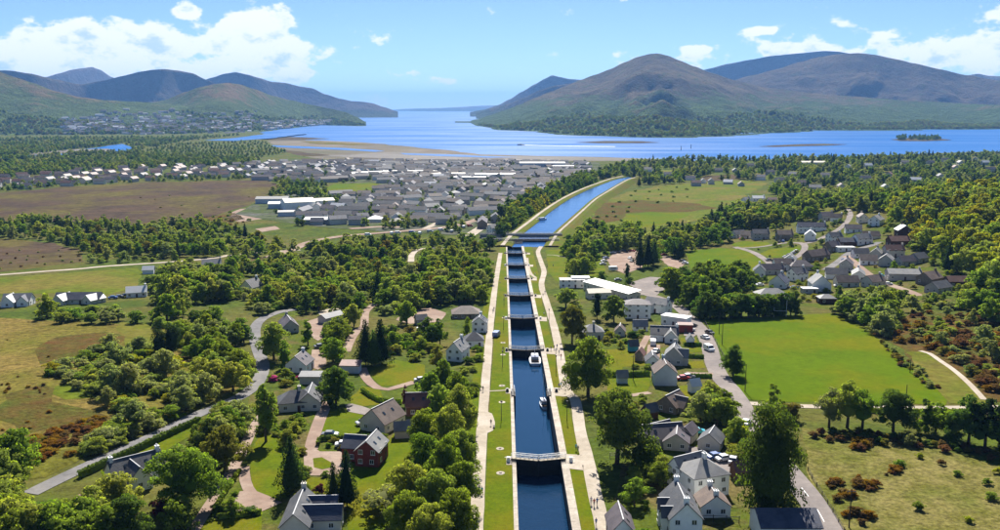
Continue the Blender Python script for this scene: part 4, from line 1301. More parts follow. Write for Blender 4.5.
house(572, 287, 0, 14, 8, 4.4, 0, W_white, R_pale, 'white flat-roofed hotel hall with wide dark glazed front', kind='flat', det=1, chim=0, wings=[(5, 3, 0, 10, 6, 5.0, 0, R_white, 'flat')], name='hotel_hall', cat='hotel')
_a, _b = pix(586, 288), pix(636, 299)
_ang = math.degrees(math.atan2(_b.y - _a.y, _b.x - _a.x))
house(611, 294, _ang, (_b - _a).length, 8, 3.8, 1.2, W_cream, R_white, 'long low hotel wing with white sheet roof running down to the car park', kind='mono', det=1, chim=0, name='hotel_wing', cat='hotel')
house(598, 298, 10, 12, 7, 3.4, 1.6, W_cream, R_cream, 'low cream-roofed hotel annexe in front of the long wing', det=1, chim=0, name='hotel_annexe', cat='hotel')

W_teal = mat('teal_paint', (0.05, 0.30, 0.36), 0.7, noise_amt=0.15, scale=1.0)
for px, py, rot, L, W, wm, rm, lab in ((633, 351, 10, 3.2, 2.6, W_teal, R_slate, 'small teal garden shed below the three-storey house'), (622, 383, 5, 3.0, 2.4, W_blue, R_pale, 'small pale blue shed by the dark garden hedge'), (640, 360, 70, 4.0, 2.8, W_stone, R_rust, 'small rust-roofed shed beside the right-bank lawn'),
          (402, 437, 10, 3.6, 2.8, W_cream, R_pale, 'pale-roofed garden shed on the lawn right of the red house, left of two'), (415, 435, 10, 3.6, 2.8, W_cream, R_pale, 'pale-roofed garden shed on the lawn right of the red house, right of two'),
          (694, 392, 20, 3.0, 2.4, W_white, R_white, 'tiny white shed on the lawn beside the brown cottage'), (650, 418, 30, 3.4, 2.6, W_brown, R_slate, 'dark timber shed behind the great dark tree'), (688, 440, 60, 5.0, 3.4, W_cream, R_mauve, 'small mauve-roofed garage beside the turquoise car'),
          (640, 330, 0, 6.5, 5.0, W_white, R_pale, 'small white cottage below the three-storey house'), (620, 335, 80, 6.0, 4.6, W_cream, R_brown, 'small cream brown-roofed cottage between the gardens'), (652, 365, 85, 7.0, 5.2, W_white, R_slate, 'small white slate-roofed cottage beside the gravel yard'),
          (690, 345, 85, 3.2, 2.6, W_white, R_pale, 'tiny pale shed in the roadside gardens'), (742, 478, 10, 4.4, 3.2, W_brown, R_rust, 'dark garage behind the large white house')):
    house(px, py, rot, L, W, 2.3, 1.6 if L < 5.5 else 2.4, wm, rm, lab, det=0 if L < 5.5 else 2, chim=0, name='shed' if L < 5.5 else 'house', cat='shed' if L < 5.5 else 'house')
GV = 'village houses right of the playing field'
VILL = [
 (760, 239, 0, 13, 8, 4.8, 3, W_grey, R_slate, 'dark slate-roofed semi above the small village green', 'gable'),
 (784, 240, 0, 12, 8, 4.8, 3, W_stone, R_brown, 'brown stone house with brown roof above the oval green', 'gable'),
 (811, 231.5, -5, 22, 8, 4.4, 3, W_white, R_blue, 'long dark blue roofed white house behind the oval green', 'gable'),
 (810, 240, 70, 9, 8, 4.4, 3.4, W_white, R_white, 'bright white gabled house behind the oval green', 'gable'),
 (826, 220, 10, 11, 8, 4, 3, W_grey, R_mauve, 'mauve-roofed house at the top of the pale street', 'gable'),
 (836, 222, -20, 9, 7, 4, 3, W_white, R_brown, 'brown-roofed house beside the top of the pale street', 'gable'),
 (759, 276, 75, 9, 7, 3.8, 3.2, W_white, R_slate, 'white gabled cottage left of the dark terrace below the green', 'gable'),
 (771, 274, 0, 14, 7, 3.4, 2.8, W_grey, R_mauve, 'mauve-roofed terrace below the village green', 'gable'),
 (800, 270, 0, 14, 9, 3.0, 3.4, W_grey, R_mauve, 'grey-mauve hipped bungalow below the row of parked cars', 'hip'),
 (816, 260, 30, 18, 8, 3.6, 3.4, W_stone, R_brown, 'long brown-roofed terrace climbing beside the oval green', 'gable'),
 (832, 251, 30, 10, 8, 3.6, 3.4, W_stone, R_mauve, 'mauve-brown gabled house at the end of the brown terrace', 'gable'),
 (848, 246, 3, 14, 7, 3.4, 2.4, W_brown, R_blue, 'blue-black roofed low building behind the curved street', 'gable'),
 (845, 251, 0, 12, 5, 2.8, 0, W_white, R_white, 'white flat-roofed garage block behind the curved street', 'flat'),
 (779, 287, 60, 10, 9, 3.4, 4.0, W_white, R_blue, 'white gabled house with large dark blue roof above the pitch trees', 'gable'),
 (771, 299, 0, 16, 10, 2.6, 3.2, W_cream, R_pale, 'pale hip-roofed bungalow showing over the pitch trees', 'hip'),
 (819, 290, 85, 11, 10, 4.4, 4.4, W_white, R_pale, 'big white gabled house with pale roof above the pavilion', 'gable'),
 (809, 293, 0, 8, 5, 2.6, 0, W_grey, R_white, 'white flat-roofed garage beside the big white gabled house', 'flat'),
 (826, 303, 0, 8, 6, 2.8, 1.8, W_brown, R_pale, 'dark timber pavilion with pale roof at the top of the pitch', 'hip'),
 (858, 279, 70, 14, 7, 3.4, 2.4, W_white, R_pale, 'long white house beside the tall grey-green tree', 'gable'),
 (873, 286, 30, 11, 8, 3.2, 3.0, W_cream, R_brown, 'brown-roofed bungalow beside the gravel street', 'gable'),
 (876, 258, 60, 9, 7, 3.6, 3, W_grey, R_pale, 'pale roofed gabled house, upper of two beside the gravel street', 'gable'),
 (886, 265, 60, 10, 8, 3.8, 3.2, W_grey, R_pale, 'pale roofed gabled house, lower of two beside the gravel street', 'gable'),
 (903, 279, -8, 18, 9, 3.6, 2.2, W_grey, R_pale, 'wide grey workshop with large dark opening', 'gable'),
 (929, 283, 35, 12, 9, 3.2, 3.2, W_stone, R_brown, 'brown-roofed bungalow right of the grey workshop', 'gable'),
 (938, 292, 30, 12, 8, 3.0, 2.8, W_grey, R_slate, 'grey slate-roofed house below the brown-roofed bungalow', 'gable'),
 (903, 236, 85, 9, 10, 4.6, 3.4, W_brown, R_white, 'large dark gable under a bright white roof by the wood', 'gable'),
 (898, 246, 5, 14, 8, 4.0, 2.8, W_brown, R_rust, 'dark purple-brown house in front of the white-roofed gable', 'gable'),
 (957, 286, 0, 12, 7, 3.0, 2.4, W_brown, R_rust, 'low brown-roofed house at the edge of the wooded hillside', 'gable'),
 (876, 225, 50, 12, 9, 4.6, 3.2, W_white, R_pale, 'white gabled house amid dark trees above the village', 'gable'),
 (758, 201, 0, 14, 8, 3.6, 2.6, W_white, R_white, 'white farmhouse beside the moor field, right-hand one', 'gable'),
 (746, 202.5, 30, 9, 7, 3.4, 2.6, W_white, R_pale, 'small white cottage beside the white farmhouse', 'gable'),
 (772, 202, 0, 10, 6, 3.0, 2.0, W_grey, R_rust, 'rusty roofed barn beside the white farmhouse', 'gable'),
]
for q in ((862, 244, R_pale, W_white, 'white house with pale roof beside the top of the curved street'), (870, 239, R_brown, W_cream, 'cream house with brown roof above the curved street'), (860, 257, R_slate, W_white, 'white slate-roofed house inside the bend of the curved street'),
          (868, 264, R_brown, W_white, 'white house with brown roof beside the gravel street'), (846, 270, R_mauve, W_grey, 'grey mauve-roofed house below the curved street'), (836, 278, R_slate, W_white, 'white slate-roofed house right of the big white gable'),
          (846, 286, R_brown, W_cream, 'cream brown-roofed bungalow above the pitch corner'), (893, 256, R_rust, W_cream, 'cream house with rust roof below the dark purple-brown house'), (905, 265, R_mauve, W_grey, 'grey mauve-roofed house above the workshop'),
          (790, 263, R_pale, W_white, 'white pale-roofed house just below the parked cars'), (783, 270, R_brown, W_white, 'white brown-roofed cottage below the mauve terrace'), (738, 237, R_slate, W_white, 'white slate-roofed house at the left end of the upper village row'),
          (748, 238, R_brown, W_cream, 'cream brown-roofed house second in the upper village row'), (834, 242, R_slate, W_white, 'white slate-roofed house beside the pale street'), (853, 232, R_mauve, W_white, 'white mauve-roofed house right of the pale street'), (862, 222, R_brown, W_cream, 'cream house with brown roof high beside the pale street'),
          (918, 262, R_slate, W_grey, 'grey slate-roofed house at the edge of the wooded slope'), (797, 280, R_slate, W_white, 'white slate-roofed cottage between two gabled houses above the pitch')):
    VILL.append((q[0], q[1], random.choice((0, 15, 65, 80, -15, 30)), random.choice((10, 12)), 7.5, random.choice((2.9, 4.4)), 2.9, q[3], q[2], q[4], 'gable'))
for q in VILL:
    px, py, rot, L, W, H, RH, wm, rm, lab, kd = q
    house(px, py, rot, L, W, H, RH, wm, rm, lab, kind=kd, det=1, chim=1 if kd == 'gable' and H > 3 else 0, group=GV, show=1.0)

# scattered houses far right and in the woods beyond the moor field
GS = 'scattered houses in the far right woods'
far_r = [(696, 186, R_rust), (703, 183, R_slate), (711, 184, R_slate), (728, 184, R_white), (741, 186, R_brown), (690, 180, R_blue), (668, 176, R_slate), (780, 182, R_slate),
         (792, 177, R_pale), (801, 186, R_brown), (770, 175, R_slate), (815, 191, R_pale), (848, 168, R_pale), (868, 167, R_white), (889, 176, R_rust), (905, 165, R_slate), (915, 183, R_white),
         (930, 164, R_blue), (945, 162, R_slate), (960, 165, R_pale), (975, 161, R_slate), (985, 165, R_white), (955, 170, R_rust), (940, 179, R_slate), (865, 181, R_slate), (885, 189, R_pale),
         (750, 168, R_slate), (735, 172, R_pale), (760, 180, R_blue), (718, 172, R_slate), (841, 188, R_brown), (825, 178, R_slate), (648, 172, R_slate), (990, 172, R_slate)]
for i, (px, py, rm) in enumerate(far_r):
    nm = {'slate_roof': 'dark slate', 'pale_grey_roof': 'pale grey', 'brown_tile_roof': 'brown', 'red_brown_tile_roof': 'rust', 'blue_slate_roof': 'blue', 'white_sheet_roof': 'white'}[rm.name]
    house(px, py, random.choice((0, 10, 60, 80, -20)), random.choice((12.0, 14.0)), 8.0, random.choice((3.0, 4.6)), 3.0, random.choice((W_white, W_cream, W_grey)), rm, f'small house with {nm} roof among the far right trees', det=0, chim=0, group=GS + ', ' + nm + ' roofs', show=0.6)
house(813, 164.5, 0, 42, 12, 4, 2.0, W_cream, R_cream, 'long low building with cream roof among the far right trees', det=0, chim=0)

# ---- the town between moor and shore
def poly_world(pxs): return [pix(*p).to_2d() for p in pxs]
TOWN = poly_world([(300, 226), (292, 214), (335, 205), (330, 198), (392, 190), (390, 184), (360, 181), (300, 184), (246, 179), (246, 164.5), (330, 161.5), (480, 162), (592, 164), (590, 172), (560, 186), (530, 204), (500, 226), (470, 233), (440, 224), (420, 226), (380, 224), (350, 226)])
TKINDS = [(15.0, 8.0, 4.8, 2.8), (28.0, 8.0, 4.8, 2.8), (40.0, 8.0, 4.8, 2.8), (11.0, 8.0, 2.8, 3.0), (12.0, 12.0, 2.8, 2.8)]
spots = []
ymin, ymax = min(p[1] for p in TOWN), max(p[1] for p in TOWN)
yy = ymin
row = 0
while yy < ymax:
    xx = -1050.0
    ang = random.choice((0, 0, 0, 6, -8))
    while xx < 250:
        k = random.choices((0, 1, 2, 3, 4), (7, 4, 0.5, 4, 1))[0]
        L = TKINDS[k][0]
        xx += L / 2
        x, y = xx, yy + random.uniform(-4, 4) + math.tan(R(ang)) * xx * 0.15
        if in_poly(x, y, TOWN) and random.random() < 0.9:
            r = ang + random.choice((0, 0, 0, 90, 90, 25, -25)) if k != 2 else ang + random.choice((0, 12, -12))
            ok = all((Vector((x, y)) - Vector((q[0], q[1]))).length > max(L, q[3]) * 0.5 + 5 for q in spots[-120:])
            if ok: spots.append((x, y, r, L, k))
        xx += L / 2 + random.uniform(3, 7)
    yy += random.uniform(17, 23)
spots.sort(key=lambda s: s[1])
_pal = [(R_slate, 'dark slate', 9), (R_blue, 'blue-black', 8), (R_mauve, 'mauve grey', 7), (R_pale, 'pale grey', 2), (R_brown, 'brown', 8), (R_white, 'bright white', 0.7)]
_tn = {0: 'semi-detached house', 1: 'terrace', 2: 'long terrace', 3: 'bungalow', 4: 'square block'}
RT = smooth_line([pix(*p).to_2d() for p in [(268, 258), (292, 250), (305, 244), (320, 240), (345, 236), (370, 234), (400, 231.5), (430, 229), (455, 226), (470, 222), (482, 218)]], 8)
far_v, far_f, far_m = [], [], []
_wn = {'grey_harling': 'grey', 'cream_render': 'cream', 'white_render': 'white', 'brown_stone_wall': 'brown stone'}
n_t = 0
for (x, y, r, L, k) in spots:
    L, W, H, RH = TKINDS[k]
    if min((Vector((x, y)) - q).length for q in RT) < L / 2 + 8: continue
    rm, rn, _ = random.choices(_pal, [p[2] for p in _pal])[0]
    wm = random.choices((W_grey, W_cream, W_white, W_stone), (5, 3, 2, 1))[0]
    kd = 'hip' if k == 4 else 'gable'
    z = T(x, y) + 0.2
    if n_t < 300:
        e = empty('town_house' if k in (0, 3, 4) else 'terrace', (x, y, z), R(r))
        tag(e, f'{rn} roofed {_tn[k]} with {_wn[wm.name]} walls in the town', 'house', f'town: {rn} roofed {_tn[k]}, {_wn[wm.name]} walls')
        link('wall', wall_mesh(L, W, H, RH, kd), e, wm)
        link('roof', roof_mesh(L, W, H, RH, kd), e, rm)
        KEEP.append((x, y, L * 0.5))
        n_t += 1
    else:
        c, s = math.cos(R(r)), math.sin(R(r))
        for me, mi in ((wall_mesh(L, W, H, RH, kd), [W_grey, W_cream, W_white, W_stone].index(wm)), (roof_mesh(L, W, H, RH, kd), 4 + [p[0] for p in _pal].index(rm))):
            k0 = len(far_v)
            far_v += [(x + v.co.x * c - v.co.y * s, y + v.co.x * s + v.co.y * c, z + v.co.z) for v in me.vertices]
            for p in me.polygons:
                far_f.append(tuple(i + k0 for i in p.vertices)); far_m.append(mi)
# brown-roofed estate behind the moor, far left
EST = poly_world([(-20, 193), (60, 187), (150, 181), (240, 177), (238, 166), (150, 168), (90, 171), (40, 176), (-20, 180)])
n_e = 0
for _ in range(900):
    px, py = random.uniform(-10, 240), random.uniform(165, 192)
    p = pix(px, py)
    if not in_poly(p.x, p.y, EST): continue
    if any((q[0] - p.x) ** 2 + (q[1] - p.y) ** 2 < 22 ** 2 for q in KEEP[-160:]): continue
    rm = random.choices((R_rust, R_brown, R_mauve, R_white), (5, 4, 4, 0.3))[0]
    rn = {'red_brown_tile_roof': 'rust-brown', 'brown_tile_roof': 'brown', 'mauve_grey_roof': 'mauve', 'white_sheet_roof': 'white'}[rm.name]
    L, W, H, RH = TKINDS[random.choice((0, 0, 3))]
    e = empty('estate_house', (p.x, p.y, p.z + 0.05), R(random.choice((0, 15, 80, -10))))
    ek_ = 'bungalow' if L < 12 else 'house'; ew_ = random.choice((W_grey, W_cream))
    tag(e, f'{rn} roofed {_wn[ew_.name]} {ek_} on the estate behind the moor', 'house', f'estate: {rn} roofs, {_wn[ew_.name]} {ek_}')
    link('wall', wall_mesh(L, W, H, RH, 'gable'), e, ew_)
    link('roof', roof_mesh(L, W, H, RH, 'gable'), e, rm)
    KEEP.append((p.x, p.y, 11))
    n_e += 1
    if n_e >= 130: break
# white houses on the hillside across the bay: specks, one mass
bvh_src = [o for o in bpy.data.objects if o.name.split('.')[0] == 'hill']
from mathutils.bvhtree import BVHTree
bvhs = []
for o in bvh_src:
    me = o.data
    bvhs.append(BVHTree.FromPolygons([v.co for v in me.vertices], [tuple(p.vertices) for p in me.polygons]))
def hill_hit(px, py):
    d = Vector(ray(px, py))
    best = None
    for t in bvhs:
        h = t.ray_cast(Vector((0, 0, CAM_H)), d)
        if h[0] is not None and (best is None or h[3] < best[1]): best = (h[0], h[3])
    return best[0] if best else None
for _ in range(620):
    px = random.uniform(62, 330)
    py = random.triangular(109, 136, 128)
    if px > 260: py = random.uniform(max(112, 122 - (px - 260) * 0.02), 131 - (px - 260) * 0.09)
    if px < 95 and py < 118: continue
    h = hill_hit(px, py)
    if h is None: continue
    L, W, H, RH = TKINDS[random.choice((0, 0, 1, 3))]
    sc = random.uniform(0.9, 1.5)
    r = random.uniform(-0.4, 0.4)
    c, s = math.cos(r), math.sin(r)
    wi = random.choice((0, 0, 1, 2)); ri = 4 + random.choice((0, 1, 2, 3, 4, 5))
    for me, mi in ((wall_mesh(L, W, H, RH, 'gable'), wi), (roof_mesh(L, W, H, RH, 'gable'), ri)):
        k0 = len(far_v)
        far_v += [(h.x + sc * (v.co.x * c - v.co.y * s), h.y + sc * (v.co.x * s + v.co.y * c), h.z + 1.2 + sc * v.co.z) for v in me.vertices]
        for p in me.polygons:
            far_f.append(tuple(i + k0 for i in p.vertices)); far_m.append(mi)
o = link('distant_houses', mesh_of('distant_houses', far_v, far_f, [W_grey, W_cream, W_white, W_stone] + [p[0] for p in _pal], far_m))
tag(o, 'distant small houses of the town and across the bay', 'houses', kind='stuff')

# large sheds of the industrial estate and school
def shed(px, py, rot, L, W, H, RH, wm, rm, label, kind='gable', name='industrial_shed', cat='shed'):
    return house(px, py, rot, L, W, H, RH, wm, rm, label, kind=kind, det=0, chim=0, name=name, cat=cat, show=0.8)
shed(273, 203, 3, 34, 16, 5, 2.0, W_blue, R_slate, 'long grey-blue shed beside the brown moor')
shed(284, 208, 8, 30, 14, 5, 1.6, W_blue, R_white, 'white-roofed shed left of the cream-roofed works')
shed(298, 209, 25, 30, 24, 8, 3.0, W_white, R_cream, 'large works with cream roof and white walls')
shed(318, 205, 25, 32, 14, 5, 2.0, W_white, R_cream, 'cream-roofed long shed right of the large works')
shed(320, 223.5, 2, 26, 12, 4, 1.0, W_grey, R_white, 'white flat-roofed depot beside the bypass road', 'mono')
shed(288, 216, 10, 18, 8, 4, 1.0, W_blue, R_pale, 'pale grey shed at the edge of the pink yard', 'mono')
shed(445, 177.5, 0, 60, 12, 6, 1.2, W_cream, R_cream, 'long cream-roofed school block in the town')
shed(415, 174, 0, 70, 10, 5, 1.0, W_cream, R_pale, 'long pale-roofed block in the middle of the town')
shed(470, 180.5, 0, 46, 12, 5, 1.0, W_cream, R_pale, 'pale-roofed hall in front of the long school block')
shed(495, 178, 4, 60, 16, 6, 1.2, W_white, R_cream, 'cream-roofed hall beside the town trees')
shed(542, 168.5, 0, 78, 26, 10, 1.5, W_blue, R_pale, 'big pale blue-grey school building near the shore')
shed(563, 170, 0, 36, 18, 7, 1.0, W_grey, R_pale, 'pale annexe beside the big school near the shore')
shed(370, 176, 30, 60, 9, 5, 2.0, W_white, R_white, 'slanting row with bright white roofs in the town')

# ================================================================ TREES
F_green = foliage('leaves_green', (0.100, 0.158, 0.020), (0.205, 0.270, 0.040), 0.58)
F_light = foliage('leaves_light', (0.165, 0.210, 0.036), (0.290, 0.325, 0.070), 0.58)
F_yell = foliage('leaves_yellow_green', (0.200, 0.210, 0.014), (0.35, 0.335, 0.024), 0.58)
F_dark = foliage('leaves_dark', (0.055, 0.100, 0.022), (0.125, 0.182, 0.034), 0.52)
F_grey = foliage('leaves_grey_green', (0.170, 0.205, 0.078), (0.300, 0.325, 0.130), 0.58)
F_olive = foliage('leaves_olive', (0.120, 0.115, 0.022), (0.210, 0.185, 0.036), 0.5)
F_conif = foliage('needles_dark', (0.018, 0.036, 0.014), (0.050, 0.080, 0.022), 0.25)
F_purple = foliage('leaves_purple', (0.07, 0.018, 0.032), (0.15, 0.04, 0.06), 0.4)
F_gorse = foliage('gorse_orange', (0.13, 0.066, 0.010), (0.27, 0.155, 0.014), 0.3)
F_brown = foliage('bracken_brown', (0.095, 0.055, 0.022), (0.175, 0.100, 0.036), 0.3)
F_pink = foliage('blossom_pink', (0.30, 0.03, 0.10), (0.62, 0.10, 0.26), 0.3)
F_pale = foliage('blossom_pale', (0.45, 0.28, 0.30), (0.70, 0.52, 0.52), 0.3)
M_bark = mat('bark', (0.09, 0.07, 0.055), 0.95, noise_amt=0.4, scale=3, bump=0.03)

def crown_mesh(seed, shape, nclump, per, leaf, core=True, h0=0.22):
    """leaf-sized faces on many overlapping clumps; unit tree: 1 high, 1 wide"""
    g = np.random.default_rng(seed)
    cs, rs = [], []
    lobes = []
    if shape in ('round', 'tall', 'bush'):
        nl = {'round': 6, 'tall': 6, 'bush': 5}[shape] + int(g.integers(0, 3))
        a0 = g.uniform(0, 6.28)
        for q in range(nl):
            a = a0 + q * 2.4 + g.uniform(-0.5, 0.5)
            if shape == 'bush':
                rr, zz, lr = g.uniform(0.12, 0.34), g.uniform(0.05, 0.42), g.uniform(0.17, 0.29)
            elif shape == 'round':
                t = q / (nl - 1)
                rr, zz, lr = 0.32 * math.sqrt(max(0.03, 1 - t ** 1.7)) * g.uniform(0.75, 1.1), h0 + 0.17 + (0.78 - h0 - 0.17) * t + g.uniform(-0.06, 0.04), g.uniform(0.19, 0.27) - 0.03 * t
            else:
                t = q / (nl - 1)
                rr, zz, lr = (0.26 - 0.20 * t) * g.uniform(0.4, 1.3), h0 + 0.10 + (0.86 - h0 - 0.10) * t + g.uniform(-0.05, 0.05), g.uniform(0.13, 0.20) - 0.05 * t
            lobes.append((rr * math.cos(a), rr * math.sin(a), zz, lr))
        if shape == 'bush': lobes.append((0, 0, 0.45, 0.28))
    for i in range(nclump):
        if shape == 'cone':
            t = (i + 0.5) / nclump
            z = 0.08 + 0.92 * t
            rr = 0.50 * (1 - t) ** 0.8 + 0.012
            a = i * 2.399 + g.uniform(-0.3, 0.3)
            k = g.uniform(0.35, 0.85)
            cs.append((rr * k * math.cos(a), rr * k * math.sin(a), z)); rs.append(0.055 + 0.15 * (1 - t))
            continue
        if shape == 'column':
            t = g.uniform(0, 1)
            rr = 0.42 * math.sin(math.pi * min(1, 0.12 + 0.82 * t)) ** 0.6
            a = g.uniform(0, 6.283)
            k = math.sqrt(g.uniform(0.15, 1)) * (0.8 + 0.25 * math.sin(3 * a + 9 * t))
            cs.append((rr * k * math.cos(a), rr * k * math.sin(a), 0.06 + 0.9 * t)); rs.append(g.uniform(0.07, 0.14))
            continue
        lx, ly, lz, lr = lobes[i % len(lobes)]
        v = g.normal(size=3)
        v /= np.linalg.norm(v)
        if v[2] < -0.5: v[2] = -v[2]
        k = g.uniform(0.75, 1.05)
        cs.append((lx + v[0] * lr * k, ly + v[1] * lr * k, max(0.04, lz + v[2] * lr * k * 0.9)))
        rs.append(lr * g.uniform(0.28, 0.52))
    cs, rs = np.array(cs), np.array(rs)
    ctr = cs.mean(0)
    V, Nn = [], []
    for c, r in zip(cs, rs):
        n = max(4, int(per * (r / rs.mean()) ** 1.6))
        d = g.normal(size=(n, 3))
        d /= np.linalg.norm(d, axis=1)[:, None]
        d[:, 2] = np.where(d[:, 2] < -0.35, -d[:, 2], d[:, 2])
        p = c + d * r * g.uniform(0.72, 1.08, (n, 1)) * (np.array([1, 1, 0.85]) if shape != 'cone' else np.array([1.15, 1.15, 0.55]))
        nr = d + g.normal(size=(n, 3)) * 0.55
        nr /= np.linalg.norm(nr, axis=1)[:, None]
        u = np.cross(nr, g.normal(size=(n, 3)))
        u /= np.linalg.norm(u, axis=1)[:, None]
        w = np.cross(nr, u)
        s = leaf * g.uniform(0.6, 1.25, (n, 1))
        a = g.uniform(0.55, 1.0, (n, 1))
        V.append(np.stack([p - u * s, p - w * s * a, p + u * s, p + w * s * a], 1))
        o = p - ctr
        o /= np.linalg.norm(o, axis=1)[:, None] + 1e-6
        sn = d * 0.55 + o * 0.25 + nr * 0.25 + np.array([0.0, 0.0, 0.8])
        sn /= np.linalg.norm(sn, axis=1)[:, None]
        Nn.append(np.repeat(sn[:, None, :], 4, 1))
    V = np.concatenate(V).reshape(-1, 3)
    Nn = np.concatenate(Nn).reshape(-1, 3)
    V[:, 2] = np.maximum(V[:, 2], 0.005)
    nq = len(V) // 4
    F = np.arange(nq * 4).reshape(-1, 4)
    verts, faces, nrm = V.tolist(), F.tolist(), Nn.tolist()
    if core:
        if shape == 'cone': cores = [None]
        elif shape == 'column': cores = [(0, 0, 0.5, 0.26, 1.5)]
        else: cores = [(lx, ly, lz, lr * 0.50, 0.95) for lx, ly, lz, lr in lobes] + [(0, 0, 0.42, 0.2, 1.1)]
        for ci, co_ in enumerate(cores):
            k0 = len(verts)
            bm = bmesh.new()
            bmesh.ops.create_icosphere(bm, subdivisions=2 if co_ is None else 1, radius=1.0)
            for v in bm.verts:
                f = 1 + 0.25 * mnoise.noise(v.co * 2.3 + Vector((seed, ci * 3.1, 0)))
                if co_ is None:
                    t = (v.co.z + 1) / 2
                    rr = 0.34 * (1 - t) ** 0.85
                    l = math.hypot(v.co.x, v.co.y) or 1
                    verts.append((v.co.x / l * rr, v.co.y / l * rr, 0.06 + 0.84 * t))
                else:
                    verts.append((co_[0] + v.co.x * co_[3] * f, co_[1] + v.co.y * co_[3] * f, max(0.005, co_[2] + v.co.z * co_[3] * co_[4] * f)))
                nrm.append(tuple((v.co.normalized() + Vector((0, 0, 0.8))).normalized()))
            bm.verts.index_update()
            for f in bm.faces:
                faces.append([v.index + k0 for v in f.verts])
            bm.free()
    me = bpy.data.meshes.new('crown_' + shape)
    me.from_pydata(verts, [], faces)
    me.polygons.foreach_set('use_smooth', [True] * len(me.polygons))
    me.normals_split_custom_set_from_vertices(nrm)
    me.materials.append(F_green)
    me.update()
    return me

def trunk_mesh(seed, h=0.55, r=0.028, limbs=4):
    g = random.Random(seed)
    b = MB()
    pts = [(0, 0, -0.05), (g.uniform(-.01, .01), g.uniform(-.01, .01), h * 0.4), (g.uniform(-.03, .03), g.uniform(-.03, .03), h), (g.uniform(-.04, .04), g.uniform(-.04, .04), h * 1.35)]
    b.tube(pts, [r * 1.35, r, r * 0.7, r * 0.25], 6)
    for k in range(limbs):
        a = k * 6.283 / limbs + g.uniform(-.4, .4)
        z0 = h * g.uniform(0.45, 0.85)
        l = g.uniform(0.18, 0.30)
        b.tube([(0, 0, z0), (math.cos(a) * l * 0.5, math.sin(a) * l * 0.5, z0 + l * 0.45), (math.cos(a) * l, math.sin(a) * l, z0 + l * 0.75)], [r * 0.5, r * 0.35, r * 0.12], 5)
    me = b.mesh('trunk', [M_bark], True)
    return me

TRUNK = [trunk_mesh(i) for i in range(3)]
TRUNK_C = trunk_mesh(9, 0.62, 0.022, 0)
TRUNK_B = trunk_mesh(11, 0.30, 0.03, 3)
PROTO = {}
for shape, (n, pr, lf) in {'round': (84, 44, 0.026), 'tall': (84, 30, 0.022), 'bush': (60, 44, 0.032), 'cone': (70, 36, 0.024), 'column': (80, 44, 0.022)}.items():
    for lod, (fn, fp, fl, var) in enumerate(((1.15, 1.1, 0.92, 5), (0.8, 0.8, 1.25, 5), (0.45, 0.5, 2.0, 3))):
        PROTO[shape, lod] = [crown_mesh(hash((shape, lod, k)) % 9999 if False else 100 * lod + 10 * k + len(shape), shape, max(8, int(n * fn)), max(6, int(pr * fp)), lf * fl, core=True, h0=0.02 if shape == 'round' else 0.06) for k in range(var)]
HERO = {'round': [crown_mesh(900 + k, 'round', 150, 80, 0.0165, h0=0.04) for k in range(4)], 'column': [crown_mesh(950, 'column', 190, 100, 0.0125)], 'tall': [crown_mesh(970 + k, 'tall', 120, 44, 0.015) for k in range(3)]}

NAMES = {'round': 'broadleaf_tree', 'tall': 'birch_tree', 'bush': 'shrub', 'cone': 'conifer', 'column': 'poplar_tree'}
CATS = {'round': 'tree', 'tall': 'tree', 'bush': 'shrub', 'cone': 'conifer', 'column': 'tree'}
def tree_at(p, shape, h, w, fol, label, group=None, lod=None, hero=False, name=None, cat=None):
    if lod is None:
        d = math.hypot(p[0], p[1])
        lod = 0 if d < 330 else 1 if d < 650 else 2
    me = random.choice(HERO[shape]) if hero and shape in HERO else random.choice(PROTO[shape, lod])
    e = empty(name or NAMES[shape], p, random.uniform(0, 6.28), (w, w, h))
    tag(e, label, cat or CATS[shape], group)
    link('crown', me, e, fol)
    link('stem' if shape == 'bush' else 'trunk', TRUNK_C if shape in ('cone', 'column') else TRUNK_B if shape == 'bush' else random.choice(TRUNK), e)
    return e

def tree(px, py, shape, h, w, fol, label, **kw):
    return tree_at(pix(px, py), shape, h, w, fol, label, **kw)

def sc(py_scale): pass
# ---- trees one can name
tree(617, 464, 'round', 18.5, 16.0, F_dark, 'great dark broadleaf tree overhanging the lockside path by the nearest gate', hero=True)
tree(767, 520, 'column', 23, 16, F_dark, 'tall many-stemmed poplar beside the large white house', hero=True)
tree(588, 396, 'round', 17, 15, F_green, 'large bright green tree beside the lockside path below the cream house', hero=True)
tree(572, 343, 'round', 15, 10.5, F_olive, 'tall olive-brown tree beside the lockside path', hero=True)
tree(566, 308, 'round', 9.5, 12.5, F_light, 'round green tree in front of the flat-roofed hotel hall')
tree(597, 319, 'column', 10.5, 6, F_conif, 'dark columnar conifer between the cream house and hotel annexe')
tree(614, 322, 'round', 12, 10, F_dark, 'dark round tree left of the three-storey white house')
tree(672, 297, 'round', 15, 15, F_green, 'big round green tree beside the hotel car park')
tree(640, 268, 'cone', 18, 9, F_conif, 'tall dark conifer left in the clump by the visitor car park')
tree(648, 267, 'cone', 19, 10, F_conif, 'tall dark conifer in the middle of the car park clump')
tree(654, 265, 'cone', 16, 9, F_dark, 'dark conifer right in the car park clump')
tree(680, 259, 'cone', 13, 9, F_conif, 'dark conifer beside the village green')
tree(674, 258, 'round', 11, 8, F_dark, 'dark broadleaf tree beside the conifer at the green')
tree(627, 279, 'column', 8.5, 4.5, F_conif, 'small dark cypress beside the hotel car park')
tree(629, 287, 'round', 5.5, 6, F_dark, 'low dark tree below the small cypress')
tree(602, 281, 'round', 5.5, 6, F_dark, 'small dark round tree on the hotel lawn')
